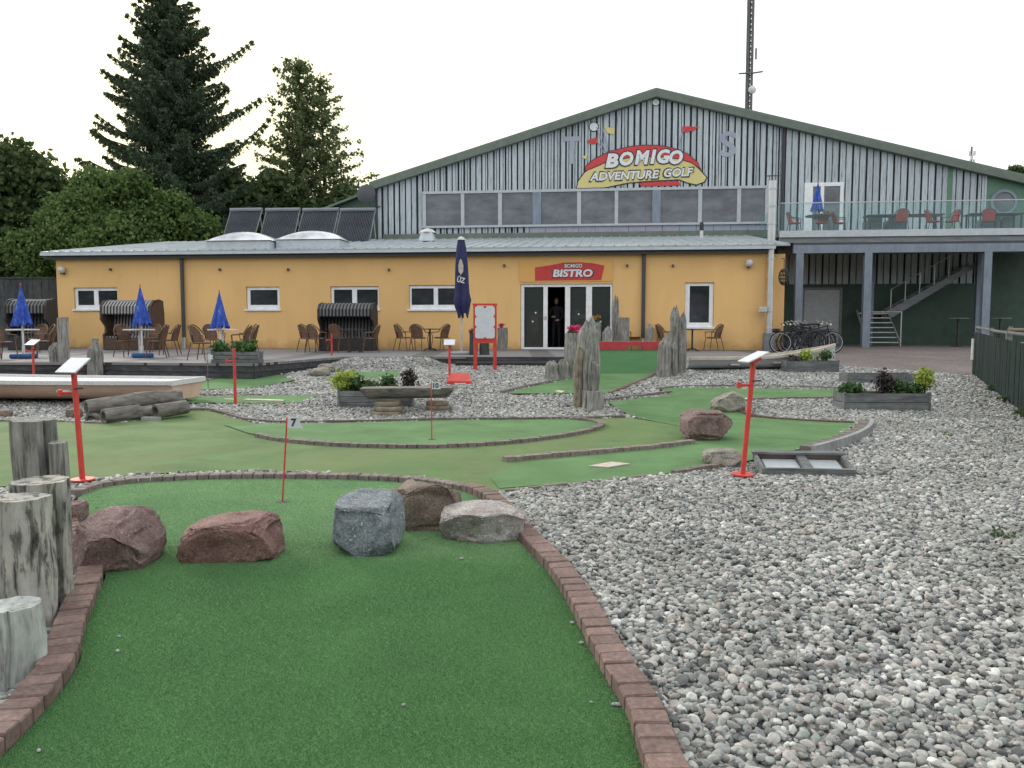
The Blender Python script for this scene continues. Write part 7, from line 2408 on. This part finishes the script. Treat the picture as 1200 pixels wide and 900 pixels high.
# ------------------------------------------------------------------ the person inside the door
def person():
    q = FB.M @ Vector((FB.u(652, 1.0), .95, DZ - BZ))
    t = thing('person', 'person in dark clothes standing inside the dark open doorway', 'person', q, ANG)
    J = [(0, 0, .95), (0, .01, 1.12), (0, .02, 1.30), (0, .01, 1.44), (0, -.01, 1.52),
         (.18, .01, 1.41), (.24, -.03, 1.15), (.16, -.20, 1.02), (.10, -.25, 1.0),
         (-.18, .01, 1.41), (-.25, -.06, 1.18), (-.10, -.24, 1.12), (-.03, -.27, 1.12),
         (.09, 0, .90), (.10, -.02, .50), (.10, .01, .09), (.11, -.13, .03),
         (-.09, 0, .90), (-.10, .0, .50), (-.11, .03, .09), (-.12, -.11, .03)]
    E = [(0, 1), (1, 2), (2, 3), (3, 4), (3, 5), (5, 6), (6, 7), (7, 8), (3, 9), (9, 10), (10, 11), (11, 12), (0, 13), (13, 14), (14, 15), (15, 16), (0, 17), (17, 18), (18, 19), (19, 20)]
    Rr = [(.15, .11), (.14, .10), (.16, .11), (.10, .08), (.05, .05), (.07, .07), (.045, .045), (.033, .033), (.035, .025), (.07, .07), (.045, .045), (.033, .033), (.035, .025),
          (.09, .09), (.06, .06), (.042, .042), (.04, .03), (.09, .09), (.06, .06), (.042, .042), (.04, .03)]
    me = bpy.data.meshes.new('body'); me.from_pydata(J, E, [])
    o = put(me, 'body', t)
    sk = o.modifiers.new('skin', 'SKIN')
    for v, r_ in zip(me.skin_vertices[0].data, Rr): v.radius = r_
    me.skin_vertices[0].data[0].use_root = True
    ss = o.modifiers.new('subsurf', 'SUBSURF'); ss.levels = 2; ss.render_levels = 2
    me.materials.append(MATS['cloth_black'])
    bm = bmesh.new(); bmesh.ops.create_uvsphere(bm, u_segments=18, v_segments=14, radius=1)
    for v in bm.verts:
        c = v.co; jaw = 1 - .28 * max(0, -c.z)
        v.co = Vector((c.x * .078 * jaw, c.y * .098 * (1 - .12 * max(0, -c.z)), c.z * .118))
        if c.y < 0 and abs(c.x) < .3 and abs(c.z) < .35: v.co.y -= .018 * (1 - abs(c.x) / .3)
        v.co += Vector((0, -.02, 1.66))
    me = bpy.data.meshes.new('head'); bm.to_mesh(me); bm.free(); me.materials.append(MATS['skin'])
    me.polygons.foreach_set('use_smooth', [True] * len(me.polygons))
    put(me, 'head', t)
    bm = bmesh.new(); bmesh.ops.create_uvsphere(bm, u_segments=16, v_segments=12, radius=1)
    for v in bm.verts:
        c = v.co
        v.co = Vector((c.x * .088, c.y * .105 + .018, max(c.z, -.25 if c.y > 0 else .38) * .128)) + Vector((0, -.02, 1.675))
    me = bpy.data.meshes.new('hair'); bm.to_mesh(me); bm.free(); me.materials.append(MATS['hair']); put(me, 'hair', t)
    for s_ in (-1, 1):
        hb_ = Vector((.10, -.25, 1.0)) if s_ > 0 else Vector((-.03, -.27, 1.12))
        m = MB(); m.lathe([(.0, -.045), (.03, -.03), (.036, 0), (.03, .04), (.0, .05)], 8, M=Matrix.Translation(hb_ + Vector((-.03, -.03, 0))) @ Matrix.Rotation(PI / 2, 4, 'Y'), capt=False)
        for k in range(5):
            a = hb_ + Vector((-.07, -.03, .025 - .0125 * k)); L_ = (.035, .06, .068, .06, .045)[k]
            m.tube([a, a + Vector((-L_ * .6, -.015, 0)), a + Vector((-L_, .01, -.005))], [.009, .008, .006], 6)
        m.build('hand', 'skin', t, smooth=True)
person()
# a few weeds along the fence foot
for i, (s, lab) in enumerate(((3.4, 'small weed tuft halfway along the foot of the green fence'), (5.1, 'weed tuft at the fence foot right of the halfway one'), (6.6, 'leafy weed at the fence foot near the right edge of the photo'), (7.15, 'larger weed at the fence foot at the very right edge'))):
    q = f0 + dv * s
    nn = Vector((dv.y, -dv.x, 0)); nn = nn if nn.x < 0 else -nn
    q = q + nn * rng.uniform(.04, .10); k_ = .5 + .2 * i
    plant(lab, q.x, q.y, g(q.y), [(0, 0, .07 * k_, .11 * k_, .07 * k_, .10 * k_)], 60, .035, 'leaf_mid', 500 + i, clr=.03, name='weed', cat='weed', group='weeds along the green fence')
for i, (px, py) in enumerate(((1172, 630), (1110, 512))):
    q = GR(px, py)
    plant(('green weed among the pebbles near the right edge', 'small weed in the gravel below the green fence', 'tiny weed in the open gravel right of the wooden tray')[i], q.x, q.y, g(q.y), [(0, 0, .02, .10, .08, .02)], 46, .024, 'leaf_mid', 520 + i, clr=.03, name='weed', cat='weed')
# stray pebbles kicked onto the front lane
m = MB(); bmp_ = bmesh.new(); bmesh.ops.create_icosphere(bmp_, subdivisions=2, radius=1)
iv = [v.co.copy() for v in bmp_.verts]; ifc = [tuple(v.index for v in f.verts) for f in bmp_.faces]; bmp_.free()
edge = [p for p in chaikin(wA, 1) if p.y < 7.5]
for k in range(34):
    if k < 26:
        p = edge[rng.randrange(len(edge))]; c = Vector((-.15, p.y + .1, 0)); q = p.lerp(c, rng.uniform(.01, .10))
    else: q = Vector((rng.uniform(-1.0, .35), rng.uniform(3.0, 6.6), 0))
    if not inside(PA, q.x, q.y): continue
    r_ = rng.uniform(.006, .013)
    M = Matrix.Translation((q.x, q.y, .024 + r_ * .4)) @ Matrix.Rotation(rng.uniform(0, 6), 4, 'Z') @ Matrix.Diagonal((r_ * 1.2, r_ * .85, r_ * .6, 1))
    m.add([v * (1 + .2 * noise.noise(v * 1.3 + Vector((k, 0, 0)))) for v in iv], ifc, M=M)
tag(m.build('stray_pebbles', 'concrete', smooth=True), 'scattered small pebbles lying on the front lane turf', 'pebbles', kind='stuff')
for o in S.objects:
    if 'used_' in o: del o['used_']
